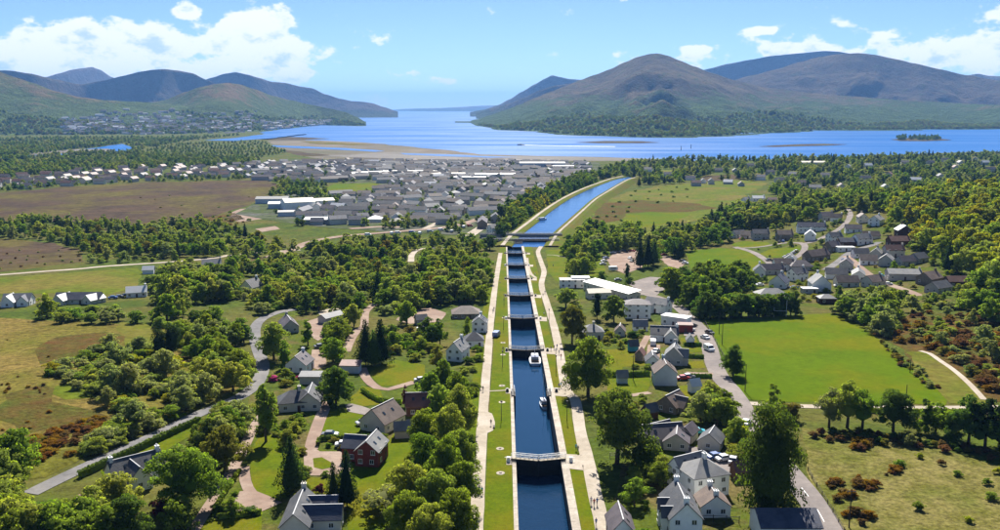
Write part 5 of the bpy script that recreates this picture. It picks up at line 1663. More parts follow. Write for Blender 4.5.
tree(733, 376, 'round', 9.5, 8.5, F_dark, 'single dark tree standing between main road and playing field', hero=True)
tree(847, 428, 'tall', 13, 12, F_light, 'airy light green birch below the playing field, middle of three', hero=True)
tree(829, 428, 'tall', 11, 10, F_grey, 'airy grey-green birch below the playing field, left of three', hero=True)
tree(862, 430, 'tall', 11, 11, F_green, 'airy green birch below the playing field, right of three', hero=True)
tree(893, 432, 'round', 11.5, 11.5, F_dark, 'dark rounded oak below the playing field', hero=True)
tree(935, 434, 'round', 8, 8, F_green, 'lighter green tree right of the dark oak')
tree(925, 433, 'tall', 9, 6, F_dark, 'slim dark tree beside the lighter green tree')
tree(968, 445, 'round', 12, 11, F_dark, 'broad dark tree below the field lane at right')
tree(985, 447, 'round', 12, 11, F_conif, 'very dark tree near the right edge below the lane')
tree(1004, 450, 'round', 13, 11, F_dark, 'dark tree cut by the right edge below the lane')
tree(950, 440, 'round', 8, 8, F_green, 'small green tree between the dark trees at right')
tree(773, 412, 'tall', 8, 7, F_green, 'green tree at the near corner of the playing field')
tree(790, 420, 'bush', 6, 7, F_olive, 'olive thicket at the near corner of the playing field', name='thicket')
tree(910, 446, 'bush', 4.0, 5, F_grey, 'pale grey-green bush below the dark oak')
# left side
tree(292, 492, 'cone', 12, 7.0, F_conif, 'dark pointed conifer on the lawn left of the brick forecourt')
tree(334, 507, 'cone', 9.5, 4.2, F_conif, 'dark pointed conifer by the long slate house, left of two')
tree(347, 507, 'cone', 12, 5.5, F_conif, 'taller dark pointed conifer by the long slate house, right of two')
tree(336, 404, 'round', 11, 10.5, F_dark, 'dark round tree above the cart drive')
tree(274, 360, 'round', 13, 12, F_light, 'large light green tree beside the bend of the country road')
tree(285, 368, 'tall', 9, 7, F_green, 'green tree left of the white gabled house')
tree(308, 346, 'tall', 10, 8, F_green, 'green tree between the gravel yard and the white gable')
tree(187, 508, 'round', 13.5, 15, F_green, 'great spreading chestnut beside the white cottage at lower left', hero=True)
tree(266, 442, 'tall', 16, 10, F_light, 'tall thin birch beside the farm track', hero=True)
tree(225, 470, 'round', 10, 11, F_olive, 'olive broadleaf tree beside the farm track')
tree(228, 440, 'round', 9, 9, F_green, 'green tree at the end of the country road hedge')
tree(205, 452, 'bush', 6, 8, F_light, 'light green bush behind the spreading chestnut')
tree(166, 512, 'bush', 4.0, 6, F_purple, 'purple copper-leaved shrub below the white cottage')
tree(88, 504, 'bush', 3.2, 4.5, F_pale, 'pale pink blossoming shrub beside the white cottage')
tree(78, 515, 'bush', 3.0, 4.0, F_pale, 'pale blossoming shrub in the lower left garden')
tree(176, 530, 'round', 6, 7, F_green, 'small clipped green tree beside the farm track')
tree(273, 381, 'bush', 2.6, 3.4, F_pink, 'bright pink rhododendron beside the country road')
tree(298, 379.5, 'bush', 1.6, 2.2, F_pink, 'small pink rhododendron below the white gable')
tree(320, 494, 'bush', 2.8, 2.6, F_purple, 'small red-leaved shrub above the long slate house')
tree(405, 407, 'tall', 6.0, 3.2, F_purple, 'dark red-leaved tree beside the red-brown timber house')
tree(407, 324, 'round', 10, 9.5, F_green, 'bare-stemmed pine with round green crown beside the bare garden')
tree(366, 365, 'cone', 15, 8, F_conif, 'dark spruce left of the pair above the gravel track')
tree(381, 364, 'cone', 15, 9, F_conif, 'dark spruce right of the pair above the gravel track')
tree(374, 366, 'cone', 12, 8, F_dark, 'shorter dark spruce between the pair above the gravel track')
tree(160, 358, 'column', 9.5, 7.5, F_conif, 'dense dark cypress at the left of the pasture bushes')
tree(172, 355, 'column', 10.5, 8, F_conif, 'dense dark cypress at the right of the pasture bushes')
tree(386, 512, 'bush', 7, 10, F_grey, 'silvery grey-green willow below the lawn')
tree(437, 372, 'tall', 9, 7, F_olive, 'dark olive tree below the steep white house')
tree(440, 345, 'tall', 10, 6.5, F_green, 'slim green tree left of the steep white house')
tree(467, 338, 'tall', 8, 6, F_green, 'green tree behind the pyramid-roofed cottage')
tree(427, 338, 'round', 8, 7, F_dark, 'dark tree left of the towpath cottages')
tree(490, 250, 'round', 11, 12, F_dark, 'dark tree beside the foot of the flight')
for k, (px, py, h, w) in enumerate([(443, 392, 10, 8), (430, 408, 11, 8), (456, 410, 11, 9), (438, 428, 12, 9), (460, 434, 12, 9), (426, 452, 11, 9), (448, 462, 13, 10), (461, 475, 11, 8), (424, 484, 12, 10), (446, 500, 13, 10), (461, 512, 11, 8), (412, 518, 12, 10), (436, 530, 13, 10), (458, 548, 12, 9), (408, 552, 12, 10), (430, 566, 12, 10)]):
    o_ = ['first', 'second', 'third', 'fourth', 'fifth', 'sixth', 'seventh', 'eighth', 'ninth', 'tenth', 'eleventh', 'twelfth', 'thirteenth', 'fourteenth', 'fifteenth', 'sixteenth'][k]
    tree(px, py, 'round', h, w, random.choice((F_green, F_green, F_light)), f'lush green tree in the belt left of the towpath, {o_} from the far end', group='belt of trees left of the towpath', hero=(k > 3))

# ---- trees by the stand
COUNT = {}
STUFF, STUFF_H = {}, {}
def blocked(p, h, w, px, py, s):
    for ln, hw in ROADS:
        if abs(ln[0].x - p.x) > 2500: continue
        for q in ln:
            if abs(q.x - p.x) < hw + 1.5 and abs(q.y - p.y) < hw + 3 and (q.x - p.x) ** 2 + (q.y - p.y) ** 2 < (hw + 1.2) ** 2: return True
    for (x, y, r) in KEEP:
        if (x - p.x) ** 2 + (y - p.y) ** 2 < (r + w * 0.15) ** 2: return True
    for P, x0, x1, y0, y1 in OPEN:
        if x0 < p.x < x1 and y0 < p.y < y1 and in_poly(p.x, p.y, P): return True
    hw, top = w * s * 0.40, py - h * s * 0.92
    n = 0
    for (a, b) in SHOW_IDX.get((int(px // 40), int(py // 40)), ()):
        if abs(a - px) < hw and top < b < py - 0.5: return True
    return False
SHOW_IDX = {}
for a, b in SHOW:
    for i in range(-1, 2):
        for j in range(0, 3):
            SHOW_IDX.setdefault((int(a // 40) + i, int(b // 40) + j), []).append((a, b))

def stand(poly, n, mix, hr, group, label, sep=6.0, as_stuff=False, wf=(0.8, 1.1), open_ok=False, cap=None, names=None, clump=0, spread=8.0):
    """scatter trees over a stretch of land given by its outline; mix = [(weight, shape, foliage, word)]"""
    xs, ys = [p[0] for p in poly], [p[1] for p in poly]
    got, tries = [], 0
    cell = {}
    ctrs = []
    while len(ctrs) < clump:
        c_ = (random.uniform(min(xs), max(xs)), random.uniform(min(ys), max(ys)))
        if in_poly(*c_, poly): ctrs.append(c_)
    while len(got) < n and tries < n * 14:
        tries += 1
        px, py = random.uniform(min(xs), max(xs)), random.uniform(min(ys), max(ys))
        if ctrs and random.random() < 0.88:
            c_ = random.choice(ctrs)
            px, py = random.gauss(c_[0], spread), random.gauss(c_[1], spread * 0.45)
        if not in_poly(px, py, poly): continue
        k = (int(px / sep), int(py / (sep * 0.5)))
        if any(abs(px - a) < sep and abs(py - b) < sep * 0.5 for i in (-1, 0, 1) for j in (-1, 0, 1) for a, b in cell.get((k[0] + i, k[1] + j), ())): continue
        p = pix(px, py)
        if p.y > shore_y(p.x) - 40: continue
        _, shape, fol, word = random.choices(mix, [m[0] for m in mix])[0]
        h = random.uniform(*hr) * (0.55 if shape == 'bush' else 1.15 if shape == 'cone' else 1.0)
        w = h * 1.12 * random.uniform(*wf) * (1.35 if shape == 'bush' else 0.55 if shape == 'cone' else 0.75 if shape == 'tall' else 1.0)
        s = unpix(p)[2]
        sv_ = OPEN[:] if open_ok else None
        if open_ok: OPEN.clear()
        bl = blocked(p, h, w, px, py, s)
        if open_ok: OPEN.extend(sv_)
        if bl: continue
        cell.setdefault(k, []).append((px, py))
        got.append((p, shape, h, w, fol, word, s))
    for p, shape, h, w, fol, word, s in got:
        nm = names or NAMES[shape]
        if as_stuff or COUNT.get(nm, 0) >= (215 if nm == 'broadleaf_tree' else 300):
            d = math.hypot(p.x, p.y)
            lod = 1 if d < 800 else 2
            STUFF.setdefault((shape, lod, random.randrange(3), fol.name), []).append((p, h, w))
        else:
            COUNT[nm] = COUNT.get(nm, 0) + 1
            u_ = (h / (0.55 if shape == 'bush' else 1.15 if shape == 'cone' else 1.0) - hr[0]) / (hr[1] - hr[0])
            sz = 'small ' if u_ < 0.33 and 'small' not in word else 'tall ' if u_ > 0.67 and 'small' not in word else ''
            tree_at(p, shape, h, w, fol, f'{sz}{word} {label}', group=f'{group}: {sz}{word}', name=names)

B = lambda w, f, t: (w, 'round', f, t)
mix_wood = [B(5, F_green, 'green broadleaf tree'), B(6, F_light, 'light green broadleaf tree'), B(2, F_dark, 'dark broadleaf tree'), B(2, F_grey, 'grey-green broadleaf tree'), B(1, F_olive, 'olive broadleaf tree'), (2, 'tall', F_light, 'light green birch'), (5, 'bush', F_light, 'light green bush'), (4, 'bush', F_grey, 'grey-green bush')]
mix_wil = [(5, 'bush', F_grey, 'grey-green rounded bush'), (4, 'bush', F_light, 'light green rounded bush'), (2, 'bush', F_green, 'green rounded bush'), (2, 'round', F_grey, 'grey-green small tree')]
mix_gar = [(4, 'bush', F_green, 'green garden bush'), (3, 'bush', F_light, 'light green garden bush'), (1, 'bush', F_dark, 'dark garden bush'), (2, 'round', F_green, 'small green garden tree'), (1, 'round', F_light, 'small light green garden tree'), (1, 'bush', F_olive, 'olive garden bush')]
mix_gorse = [(5, 'bush', F_gorse, 'orange gorse bush'), (3, 'bush', F_brown, 'brown gorse bush'), (1, 'bush', F_olive, 'olive gorse bush')]
mix_yel = [B(5, F_yell, 'yellow-green broadleaf tree'), B(4, F_light, 'light green broadleaf tree'), B(3, F_green, 'green broadleaf tree'), (1, 'cone', F_conif, 'dark conifer'), (2, 'tall', F_light, 'light green birch')]
mix_far = [B(5, F_green, 'green tree'), B(2, F_dark, 'dark tree'), B(4, F_light, 'light green tree'), B(2, F_grey, 'grey-green tree'), (2, 'cone', F_conif, 'dark conifer')]

# near stands, as things
stand([(12, 312), (60, 310), (110, 313), (170, 318), (168, 328), (110, 326), (50, 323), (12, 318)], 15, mix_wil[:3] + [B(4, F_green, 'green broadleaf tree')], (9, 12), 'tree row below the meadow', 'in the row below the meadow houses', sep=8, open_ok=True)
stand([(48, 375), (75, 358), (110, 348), (150, 350), (185, 372), (205, 395), (180, 405), (130, 415), (105, 405), (75, 392)], 85, mix_wil + [(1, 'bush', F_yell, 'yellow-green rounded bush')], (5.5, 9.5), 'bushes on the rough pasture', 'in the thicket on the rough pasture', sep=5, open_ok=True)
stand([(175, 330), (235, 322), (250, 340), (250, 380), (238, 392), (205, 392), (195, 365), (175, 350)], 52, mix_wil + mix_wood[:3], (6, 9), 'thicket beside the country road', 'in the roadside thicket', sep=6, open_ok=True)
stand([(85, 455), (125, 432), (175, 412), (210, 398), (205, 404), (165, 422), (125, 441), (95, 458)], 18, mix_wil, (7, 11), 'bushes along the country road', 'lining the country road', sep=7, open_ok=True)
stand([(0, 452), (60, 430), (100, 418), (118, 428), (80, 450), (40, 475), (0, 480)], 75, mix_gorse, (2.2, 4.2), 'gorse beside the country road', 'on the pasture edge beside the country road', sep=4, clump=8, spread=12, open_ok=True, names='gorse_bush', wf=(0.9, 1.3))
stand([(0, 330), (50, 335), (60, 400), (40, 440), (0, 450)], 26, mix_gorse, (1.0, 2.2), 'small gorse on the pasture', 'dotted low on the rough pasture', sep=3, clump=5, spread=9, open_ok=True, names='gorse_bush')
stand([(-20, 500), (15, 482), (45, 495), (62, 515), (58, 570), (-20, 570)], 16, mix_wood[:4], (9, 14), 'trees in the lower left corner', 'in the lower left corner', sep=12)
stand([(60, 512), (100, 508), (140, 512), (150, 540), (140, 570), (60, 570)], 15, mix_wood[:3] + mix_gar[:3], (6, 10), 'trees below the white cottage', 'in the garden below the white cottage', sep=10)
stand([(196, 430), (250, 405), (258, 412), (242, 440), (215, 455), (200, 445)], 16, mix_wood[:5], (7, 11), 'trees where road and track meet', 'where road and track meet', sep=8)
stand([(250, 300), (345, 296), (370, 300), (356, 330), (345, 345), (300, 316), (262, 316)], 46, mix_wood, (8, 12), 'trees behind the gravel yard', 'behind the pink gravel yard', sep=7)
stand([(325, 328), (348, 336), (345, 366), (330, 366), (324, 345)], 14, mix_wood[:4] + mix_gar[:2], (7, 10), 'trees right of the gravel yard', 'right of the pink gravel yard', sep=7)
stand([(370, 300), (450, 290), (470, 298), (450, 306), (400, 312), (372, 318)], 34, mix_wood + [(4, 'cone', F_conif, 'dark conifer')], (9, 13), 'trees above the bare garden', 'above the bare garden', sep=7)
stand([(382, 330), (430, 326), (446, 340), (440, 362), (415, 362), (385, 355)], 22, mix_gar + mix_wood[2:3], (5, 9), 'garden trees left of the cottages', 'left of the towpath cottages', sep=8)
stand([(455, 298), (488, 262), (492, 280), (484, 310), (482, 316), (460, 304)], 26, mix_wood[:4], (8, 12), 'trees along the far towpath', 'along the far left towpath', sep=7)
stand([(468, 355), (484, 345), (480, 390), (474, 400), (460, 385)], 10, mix_gar[:3], (3, 6), 'shrubs beside the towpath', 'beside the towpath below the cottages', sep=7)
stand([(225, 410), (330, 395), (360, 440), (400, 440), (420, 470), (330, 520), (230, 530), (205, 515)], 100, mix_gar, (2.0, 4.5), 'left garden shrubs', 'in the gardens left of the canal', sep=6)
stand([(250, 380), (345, 375), (350, 400), (280, 395)], 14, mix_gar + [(1, 'bush', F_yell, 'yellow-green garden bush')], (2.5, 5), 'shrubs round the white gable', 'round the white gabled house', sep=7)
# right near
stand([(604, 345), (650, 345), (650, 372), (610, 372)], 8, mix_gar, (2.5, 4.5), 'right garden shrubs', 'in the gardens behind the great green tree', sep=9)
stand([(607, 326), (655, 328), (650, 345), (604, 345)], 14, mix_gar + [(2, 'bush', F_yell, 'yellow-green garden bush')], (3.5, 6.5), 'shrubs below the three-storey house', 'below the three-storey white house', sep=7)
stand([(620, 405), (655, 390), (655, 415), (640, 425), (628, 440), (625, 420)], 18, mix_gar + [(1, 'bush', F_yell, 'yellow-green garden bush')], (3, 6), 'shrubs behind the great dark tree', 'behind the great dark tree', sep=7)
stand([(634, 470), (650, 460), (662, 470), (657, 520), (652, 560), (640, 560), (632, 500)], 24, mix_gar[:3] + mix_wood[:2], (3.5, 6), 'trees between path and tall white house', 'left of the tall white house', sep=8)
stand([(676, 415), (725, 402), (740, 415), (738, 430), (712, 432), (690, 425)], 14, mix_wood[:4], (7, 10), 'trees beside the main road bend', 'between the cottages and the main road', sep=9)
stand([(695, 398), (712, 398), (716, 408), (700, 408)], 6, mix_gar, (3, 5), 'shrubs by the brown cottage', 'beside the brown tiled cottage', sep=6)
stand([(735, 440), (752, 435), (760, 460), (745, 480), (735, 470)], 9, [(3, 'bush', F_yell, 'yellow-green bush'), (2, 'bush', F_light, 'light green bush'), (2, 'round', F_light, 'light green tree')], (6, 9), 'bushes beside the poplar', 'left of the tall poplar', sep=8)
stand([(690, 318), (700, 316.5), (800, 313), (801, 315), (760, 317.2), (704, 319.5)], 26, [B(4, F_dark, 'dark dense tree'), B(1, F_green, 'green dense tree'), (2, 'tall', F_dark, 'dark slim tree')], (9, 11.5), 'row at the top of the pitch', 'in the row above the pitch', sep=4.2, open_ok=True)
stand([(832, 312), (850, 306), (885, 312), (893, 325), (880, 338), (866, 330), (850, 320)], 24, [(4, 'bush', F_grey, 'grey-green bush'), (3, 'round', F_grey, 'grey-green tree'), (2, 'round', F_green, 'green tree')], (8, 12), 'thicket at the corner of the pitch', 'at the far right corner of the playing field', sep=6, open_ok=True)
stand([(880, 322), (935, 306), (1005, 315), (1010, 395), (985, 392), (955, 368), (925, 348), (900, 345)], 120, [(5, 'bush', F_brown, 'brown bush'), (3, 'bush', F_gorse, 'orange-brown bush'), (3, 'bush', F_light, 'light green bush'), (3, 'bush', F_grey, 'grey-green bush'), (2, 'round', F_grey, 'grey-green tree'), (2, 'bush', F_olive, 'olive bush')], (3.5, 8), 'scrub right of the playing field', 'in the scrub right of the pitch', sep=6, names='scrub_bush')
stand([(955, 300), (1010, 290), (1020, 330), (960, 318)], 12, mix_wood[:5], (8, 12), 'trees above the brown scrub', 'above the right-edge scrub', sep=9)
stand([(806, 446), (870, 440), (905, 460), (880, 500), (905, 530), (880, 560), (850, 540), (830, 490)], 46, mix_gorse[:2], (1.4, 4.4), 'gorse in the lower right field', 'in the pale field at lower right', sep=2.2, clump=7, spread=4.5, open_ok=True, names='gorse_bush')
stand([(880, 440), (960, 452), (1010, 470), (1010, 530), (900, 520)], 9, [(3, 'bush', F_green, 'small green bush'), (2, 'bush', F_yell, 'small yellow-green bush'), (2, 'bush', F_brown, 'small brown bush')], (2.4, 4.0), 'bushes in the lower right field', 'dotted over the pale field at lower right', sep=14, open_ok=True)
stand([(804, 436), (860, 432), (900, 440), (1005, 455), (1005, 462), (900, 447), (830, 442)], 44, [(3, 'bush', F_brown, 'brown undergrowth bush'), (2, 'bush', F_dark, 'dark undergrowth bush'), (2, 'bush', F_olive, 'olive undergrowth bush')], (2.5, 4.5), 'undergrowth below the lane trees', 'under the trees below the field lane', sep=5, open_ok=True)
# village and middle distance
stand([(740, 225), (745, 300), (850, 310), (960, 302), (965, 275), (900, 228), (850, 205), (800, 225)], 170, mix_gar + [(2, 'round', F_green, 'green village tree'), (2, 'round', F_light, 'light green village tree'), (2, 'bush', F_yell, 'yellow-green garden bush'), (1, 'round', F_dark, 'dark village tree')], (2.5, 6.5), 'village garden trees', 'among the village houses', sep=4.5)
stand([(850, 300), (880, 292), (945, 300), (950, 310), (900, 314), (860, 316)], 26, [(3, 'bush', F_grey, 'grey-green bush'), (2, 'bush', F_yell, 'yellow bush'), (2, 'round', F_grey, 'grey-green tree'), (2, 'bush', F_light, 'light green bush')], (6, 9), 'bushes below the workshop', 'below the village workshop', sep=6)
stand([(905, 248), (950, 235), (1010, 215), (1015, 290), (960, 300), (945, 275), (915, 262)], 62, mix_yel, (11, 16), 'wooded hillside, lower trees', 'low on the wooded hillside at right', sep=7)
stand([(880, 225), (905, 205), (1015, 170), (1015, 222), (950, 238), (905, 250)], 110, mix_yel, (10, 15), 'wooded hillside, upper trees', 'high on the wooded hillside at right', sep=6)
stand([(555, 250), (585, 235), (600, 240), (600, 262), (588, 285), (572, 282), (568, 262)], 30, mix_wood[:4], (8, 12), 'trees between lawn and car park', 'between the canal lawn and the visitor car park', sep=6)
stand([(560, 232), (600, 228), (640, 236), (640, 252), (612, 254), (590, 246), (565, 244)], 44, mix_wood[:4], (9, 13), 'trees behind the visitor car park', 'behind the visitor car park', sep=6)
stand([(556, 226), (575, 214), (592, 204), (600, 212), (590, 230), (570, 240), (556, 240)], 26, mix_wil, (7, 10), 'bushes on the right canal bank', 'on the right bank of the lower canal', sep=6)
stand([(640, 240), (735, 226), (745, 240), (690, 250), (655, 262)], 60, mix_far, (9, 14), 'trees between moor field and green', 'between the moor field and the village green', sep=6)
stand([(665, 290), (690, 280), (745, 272), (745, 292), (700, 308), (680, 306)], 40, [B(4, F_dark, 'dark dense tree'), B(3, F_green, 'green dense tree')], (9, 12), 'trees above the pitch road', 'between the hotel car park and the playing field', sep=6)
stand([(484, 240), (487, 228), (510, 210), (540, 194), (562, 182), (570, 186), (545, 204), (520, 222), (503, 236), (488, 246)], 46, [B(3, F_yell, 'yellow-green tree'), B(3, F_green, 'green tree'), B(3, F_dark, 'dark tree')], (12, 17), 'avenue on the left bank of the lower canal', 'along the left bank of the lower canal', sep=5)
stand([(556, 240), (566, 226), (586, 208), (606, 194), (628, 182), (634, 186), (612, 198), (594, 212), (574, 232), (562, 244)], 70, mix_wil, (5, 9), 'bushes along the right towpath of the lower canal', 'along the right towpath of the lower canal', sep=4)
for i, (p, dr) in enumerate(LEFT_BANK):
    if 4 <= i <= 50:
        for off in (16,):
            q = p + Vector((-dr.y, dr.x)) * (off + random.uniform(-2, 2)) + dr * random.uniform(-3, 3)
            fl, wd = [(F_dark, 'dark'), (F_green, 'green'), (F_yell, 'yellow-green'), (F_green, 'green')][(i // 9) % 4] if random.random() < 0.75 else (F_green, 'green')
            h_ = random.uniform(10, 15)
            tree_at(Vector((q.x, q.y, T(q.x, q.y))), 'round', h_, h_ * 0.85, fl, f'{wd} tree in the left-bank belt of the lower canal', group=f'belt along the lower canal: {wd}')
stand([(878, 342), (892, 346), (915, 366), (940, 388), (936, 394), (905, 370)], 22, [(3, 'bush', F_grey, 'grey-green bush'), (2, 'bush', F_brown, 'brown bush'), (2, 'bush', F_olive, 'olive bush')], (2, 5), 'bushes down the right edge of the pitch', 'down the right edge of the pitch', sep=5, open_ok=True, names='scrub_bush')
# the great wood on the left
stand([(170, 262), (220, 262), (270, 272), (350, 272), (410, 268), (480, 256), (484, 268), (450, 290), (370, 300), (260, 300), (190, 305), (175, 322), (170, 300)], 330, mix_wood, (7, 11), 'wood left of the flight', 'in the wood left of the lock flight', sep=5.2)
stand([(0, 224), (60, 224), (140, 228), (200, 224), (240, 232), (270, 245), (300, 252), (380, 244), (410, 244), (470, 242), (482, 250), (478, 258), (410, 266), (350, 270), (270, 270), (215, 258), (150, 258), (90, 256), (50, 242), (0, 238)], 560, mix_wood + [(1, 'cone', F_conif, 'dark conifer')], (7, 11), 'far part of the left wood', 'in the far part of the left wood', sep=4.6, as_stuff=True)
stand([(85, 258), (150, 258), (158, 262), (110, 264), (85, 264)], 12, mix_wil, (6, 9), 'bushes beside the moor road', 'beside the moor road', sep=6)
stand([(142, 270), (200, 268), (240, 275), (235, 300), (180, 305), (160, 300), (150, 285)], 46, mix_wood + [(2, 'round', F_dark, 'dark tree'), (1, 'round', F_purple, 'purple-leaved tree')], (10, 14), 'trees behind the meadow houses', 'right of the meadow', sep=7)
stand([(0, 250), (83, 250), (83, 262), (0, 270)], 20, [(1, 'bush', F_brown, 'brown bush'), (1, 'bush', F_grey, 'grey-green bush')], (2, 3.5), 'low bushes on the moor', 'on the lower moor', sep=8, open_ok=True)
stand([(160, 222), (245, 210), (262, 218), (230, 226), (190, 228)], 50, [(3, 'bush', F_gorse, 'orange gorse bush'), (2, 'bush', F_green, 'green bush')], (4, 7), 'gorse bank beside the yard', 'on the bank beside the industrial yard', sep=5, as_stuff=True)
# far woods: nobody could count these
stand([(598, 200), (600, 178), (640, 162), (720, 160), (850, 158), (1005, 154), (1010, 200), (900, 215), (860, 206), (770, 205), (775, 180), (700, 182), (640, 186)], 1300, mix_far, (9, 14), 'x', 'x', sep=3.3, as_stuff=True)
stand([(745, 205), (800, 205), (850, 200), (880, 215), (850, 225), (800, 222), (742, 232), (700, 232), (715, 222)], 230, mix_far, (9, 14), 'x', 'x', sep=4.5, as_stuff=True)
stand([(-30, 166), (60, 160), (130, 156), (200, 157), (262, 162), (240, 166), (150, 169), (60, 174), (-30, 182)], 700, mix_far[:4], (8, 13), 'x', 'x', sep=2.8, as_stuff=True)
stand([(-30, 150), (60, 149), (100, 146), (130, 140), (200, 138), (180, 143), (140, 150), (140, 155), (60, 158), (-30, 164)], 1000, mix_far[:4], (9, 14), 'x', 'x', sep=2.4, as_stuff=True)
stand([(240, 163), (600, 163), (560, 186), (500, 226), (470, 234), (300, 226), (240, 210), (330, 190), (240, 180)], 320, mix_far[:4], (5, 8), 'x', 'x', sep=4, as_stuff=True)
stand([(262, 180), (300, 182), (330, 188), (325, 196), (300, 200), (262, 198), (250, 190)], 70, mix_far[:3], (8, 12), 'x', 'x', sep=5, as_stuff=True)
stand([(130, 157), (150, 150), (180, 144), (260, 142), (300, 150), (250, 160), (200, 158)], 420, mix_far[:4], (6, 10), 'x', 'x', sep=2.6, as_stuff=True)
stand([(-30, 150), (-30, 140), (60, 138), (180, 137.5), (240, 135.5), (200, 140), (130, 143), (100, 147), (60, 150)], 500, mix_far[:4], (9, 14), 'x', 'x', sep=2.4, as_stuff=True)
stand([(0, 182), (150, 178), (245, 176), (262, 180), (150, 184), (60, 190), (0, 196)], 150, mix_far[:4], (5, 9), 'x', 'x', sep=4.5, as_stuff=True)
stand([(0, 195), (262, 183), (262, 200), (150, 224), (0, 220)], 16, [(1, 'bush', F_olive, 'x'), (1, 'bush', F_green, 'x')], (2, 4), 'x', 'x', sep=7, as_stuff=True, open_ok=True)
stand([(560, 184), (572, 180), (600, 172), (628, 166), (634, 172), (604, 182), (575, 192)], 60, mix_far[:2], (10, 15), 'x', 'x', sep=4, as_stuff=True)
stand([(592, 235), (592, 205), (640, 190), (690, 186), (690, 200), (640, 206), (610, 232)], 26, [(2, 'bush', F_green, 'x'), (1, 'bush', F_grey, 'x')], (4, 7), 'x', 'x', sep=8, as_stuff=True, open_ok=True)
# lower slopes of the hills across the water
def hill_wood(key, n, smax, fols, hr=(9, 15)):
    vs_, nu_, k_, nv_ = HILL_PTS[key]
    for _ in range(n):
        i = random.randrange(nu_)
        j = int(nv_ * smax * random.random() ** 1.15 * (0.85 + 0.3 * mnoise.noise(Vector((i * 0.05, 0.5, 0.2)))))
        j = min(max(j, 1), nv_ - 1)
        a, b = random.random(), random.random()
        p = Vector(vs_[i * k_ + j]).lerp(Vector(vs_[i * k_ + j + 1]), a).lerp(Vector(vs_[(i + 1) * k_ + j]).lerp(Vector(vs_[(i + 1) * k_ + j + 1]), a), b)
        if p.z < 3: continue
        h = random.uniform(*hr)
        fol = random.choice(fols)
        STUFF_H.setdefault(('round', 2, random.randrange(3), fol.name), []).append((p - Vector((0, 0, 1)), h, h * 1.2))
hill_wood('mountain1.3', 9000, 0.42, (F_green, F_green, F_olive, F_light))
hill_wood('hill5.5', 2600, 0.55, (F_green, F_dark, F_olive, F_light))
hill_wood('hill7.9', 2200, 0.6, (F_green, F_dark, F_olive, F_light))
for _ in range(70):
    p = pix(random.uniform(897, 940), random.uniform(138.2, 140.3), 0.5)
    STUFF.setdefault(('round', 2, random.randrange(3), random.choice(('leaves_dark', 'leaves_green'))), []).append((p, random.uniform(9, 18), 14))

def wood(store, name, label):
    """one mass of trees: geometry nodes stand the right crown on every point"""
    keys = list(store)
    pts, scl, rot, idx = [], [], [], []
    for k, key in enumerate(keys):
        for p, h, w in store[key]:
            pts.append(tuple(p)); scl += [w, w, h]; rot += [0.0, 0.0, random.uniform(0, 6.28)]; idx.append(k)
    pm = bpy.data.meshes.new('wood_points')
    pm.from_pydata(pts, [], [])
    for nm, dat in (('scl', scl), ('rot', rot)):
        pm.attributes.new(nm, 'FLOAT_VECTOR', 'POINT').data.foreach_set('vector', dat)
    pm.attributes.new('idx', 'INT', 'POINT').data.foreach_set('value', idx)
    ng = bpy.data.node_groups.new('wood', 'GeometryNodeTree')
    ng.interface.new_socket('Geometry', in_out='INPUT', socket_type='NodeSocketGeometry')
    ng.interface.new_socket('Geometry', in_out='OUTPUT', socket_type='NodeSocketGeometry')
    N, L = ng.nodes, ng.links
    gi, go, jn = N.new('NodeGroupInput'), N.new('NodeGroupOutput'), N.new('GeometryNodeJoinGeometry')
    def attr(nm, ty):
        a = N.new('GeometryNodeInputNamedAttribute')
        a.data_type = ty
        a.inputs['Name'].default_value = nm
        return next(o for o in a.outputs if o.enabled and o.name == 'Attribute')
    a_s, a_r, a_i = attr('scl', 'FLOAT_VECTOR'), attr('rot', 'FLOAT_VECTOR'), attr('idx', 'INT')
    for k, (shape, lod, var, fname) in enumerate(keys):
        me = PROTO[shape, lod][var].copy()
        me.materials[0] = MATS[fname]
        oi = N.new('GeometryNodeObjectInfo')
        oi.inputs['Object'].default_value = bpy.data.objects.new('crown_source', me)
        oi.inputs['As Instance'].default_value = True
        cm = N.new('FunctionNodeCompare'); cm.data_type = 'INT'; cm.operation = 'EQUAL'
        ii = [s_ for s_ in cm.inputs if s_.enabled and s_.type == 'INT']
        L.new(a_i, ii[0]); ii[1].default_value = k
        ip = N.new('GeometryNodeInstanceOnPoints')
        L.new(gi.outputs[0], ip.inputs['Points'])
        L.new(cm.outputs[0], ip.inputs['Selection'])
        L.new(oi.outputs['Geometry'], ip.inputs['Instance'])
        L.new(a_r, ip.inputs['Rotation'])
        L.new(a_s, ip.inputs['Scale'])
        L.new(ip.outputs[0], jn.inputs[0])
    L.new(jn.outputs[0], go.inputs[0])
    o = link(name, pm)
    o.modifiers.new('wood', 'NODES').node_group = ng
    tag(o, label, 'woodland', kind='stuff')
wood(STUFF, 'woodland', 'woodland of mixed green trees in the middle distance')
wood(STUFF_H, 'hillside_woodland', 'distant woodland on the lower hill slopes across the water')

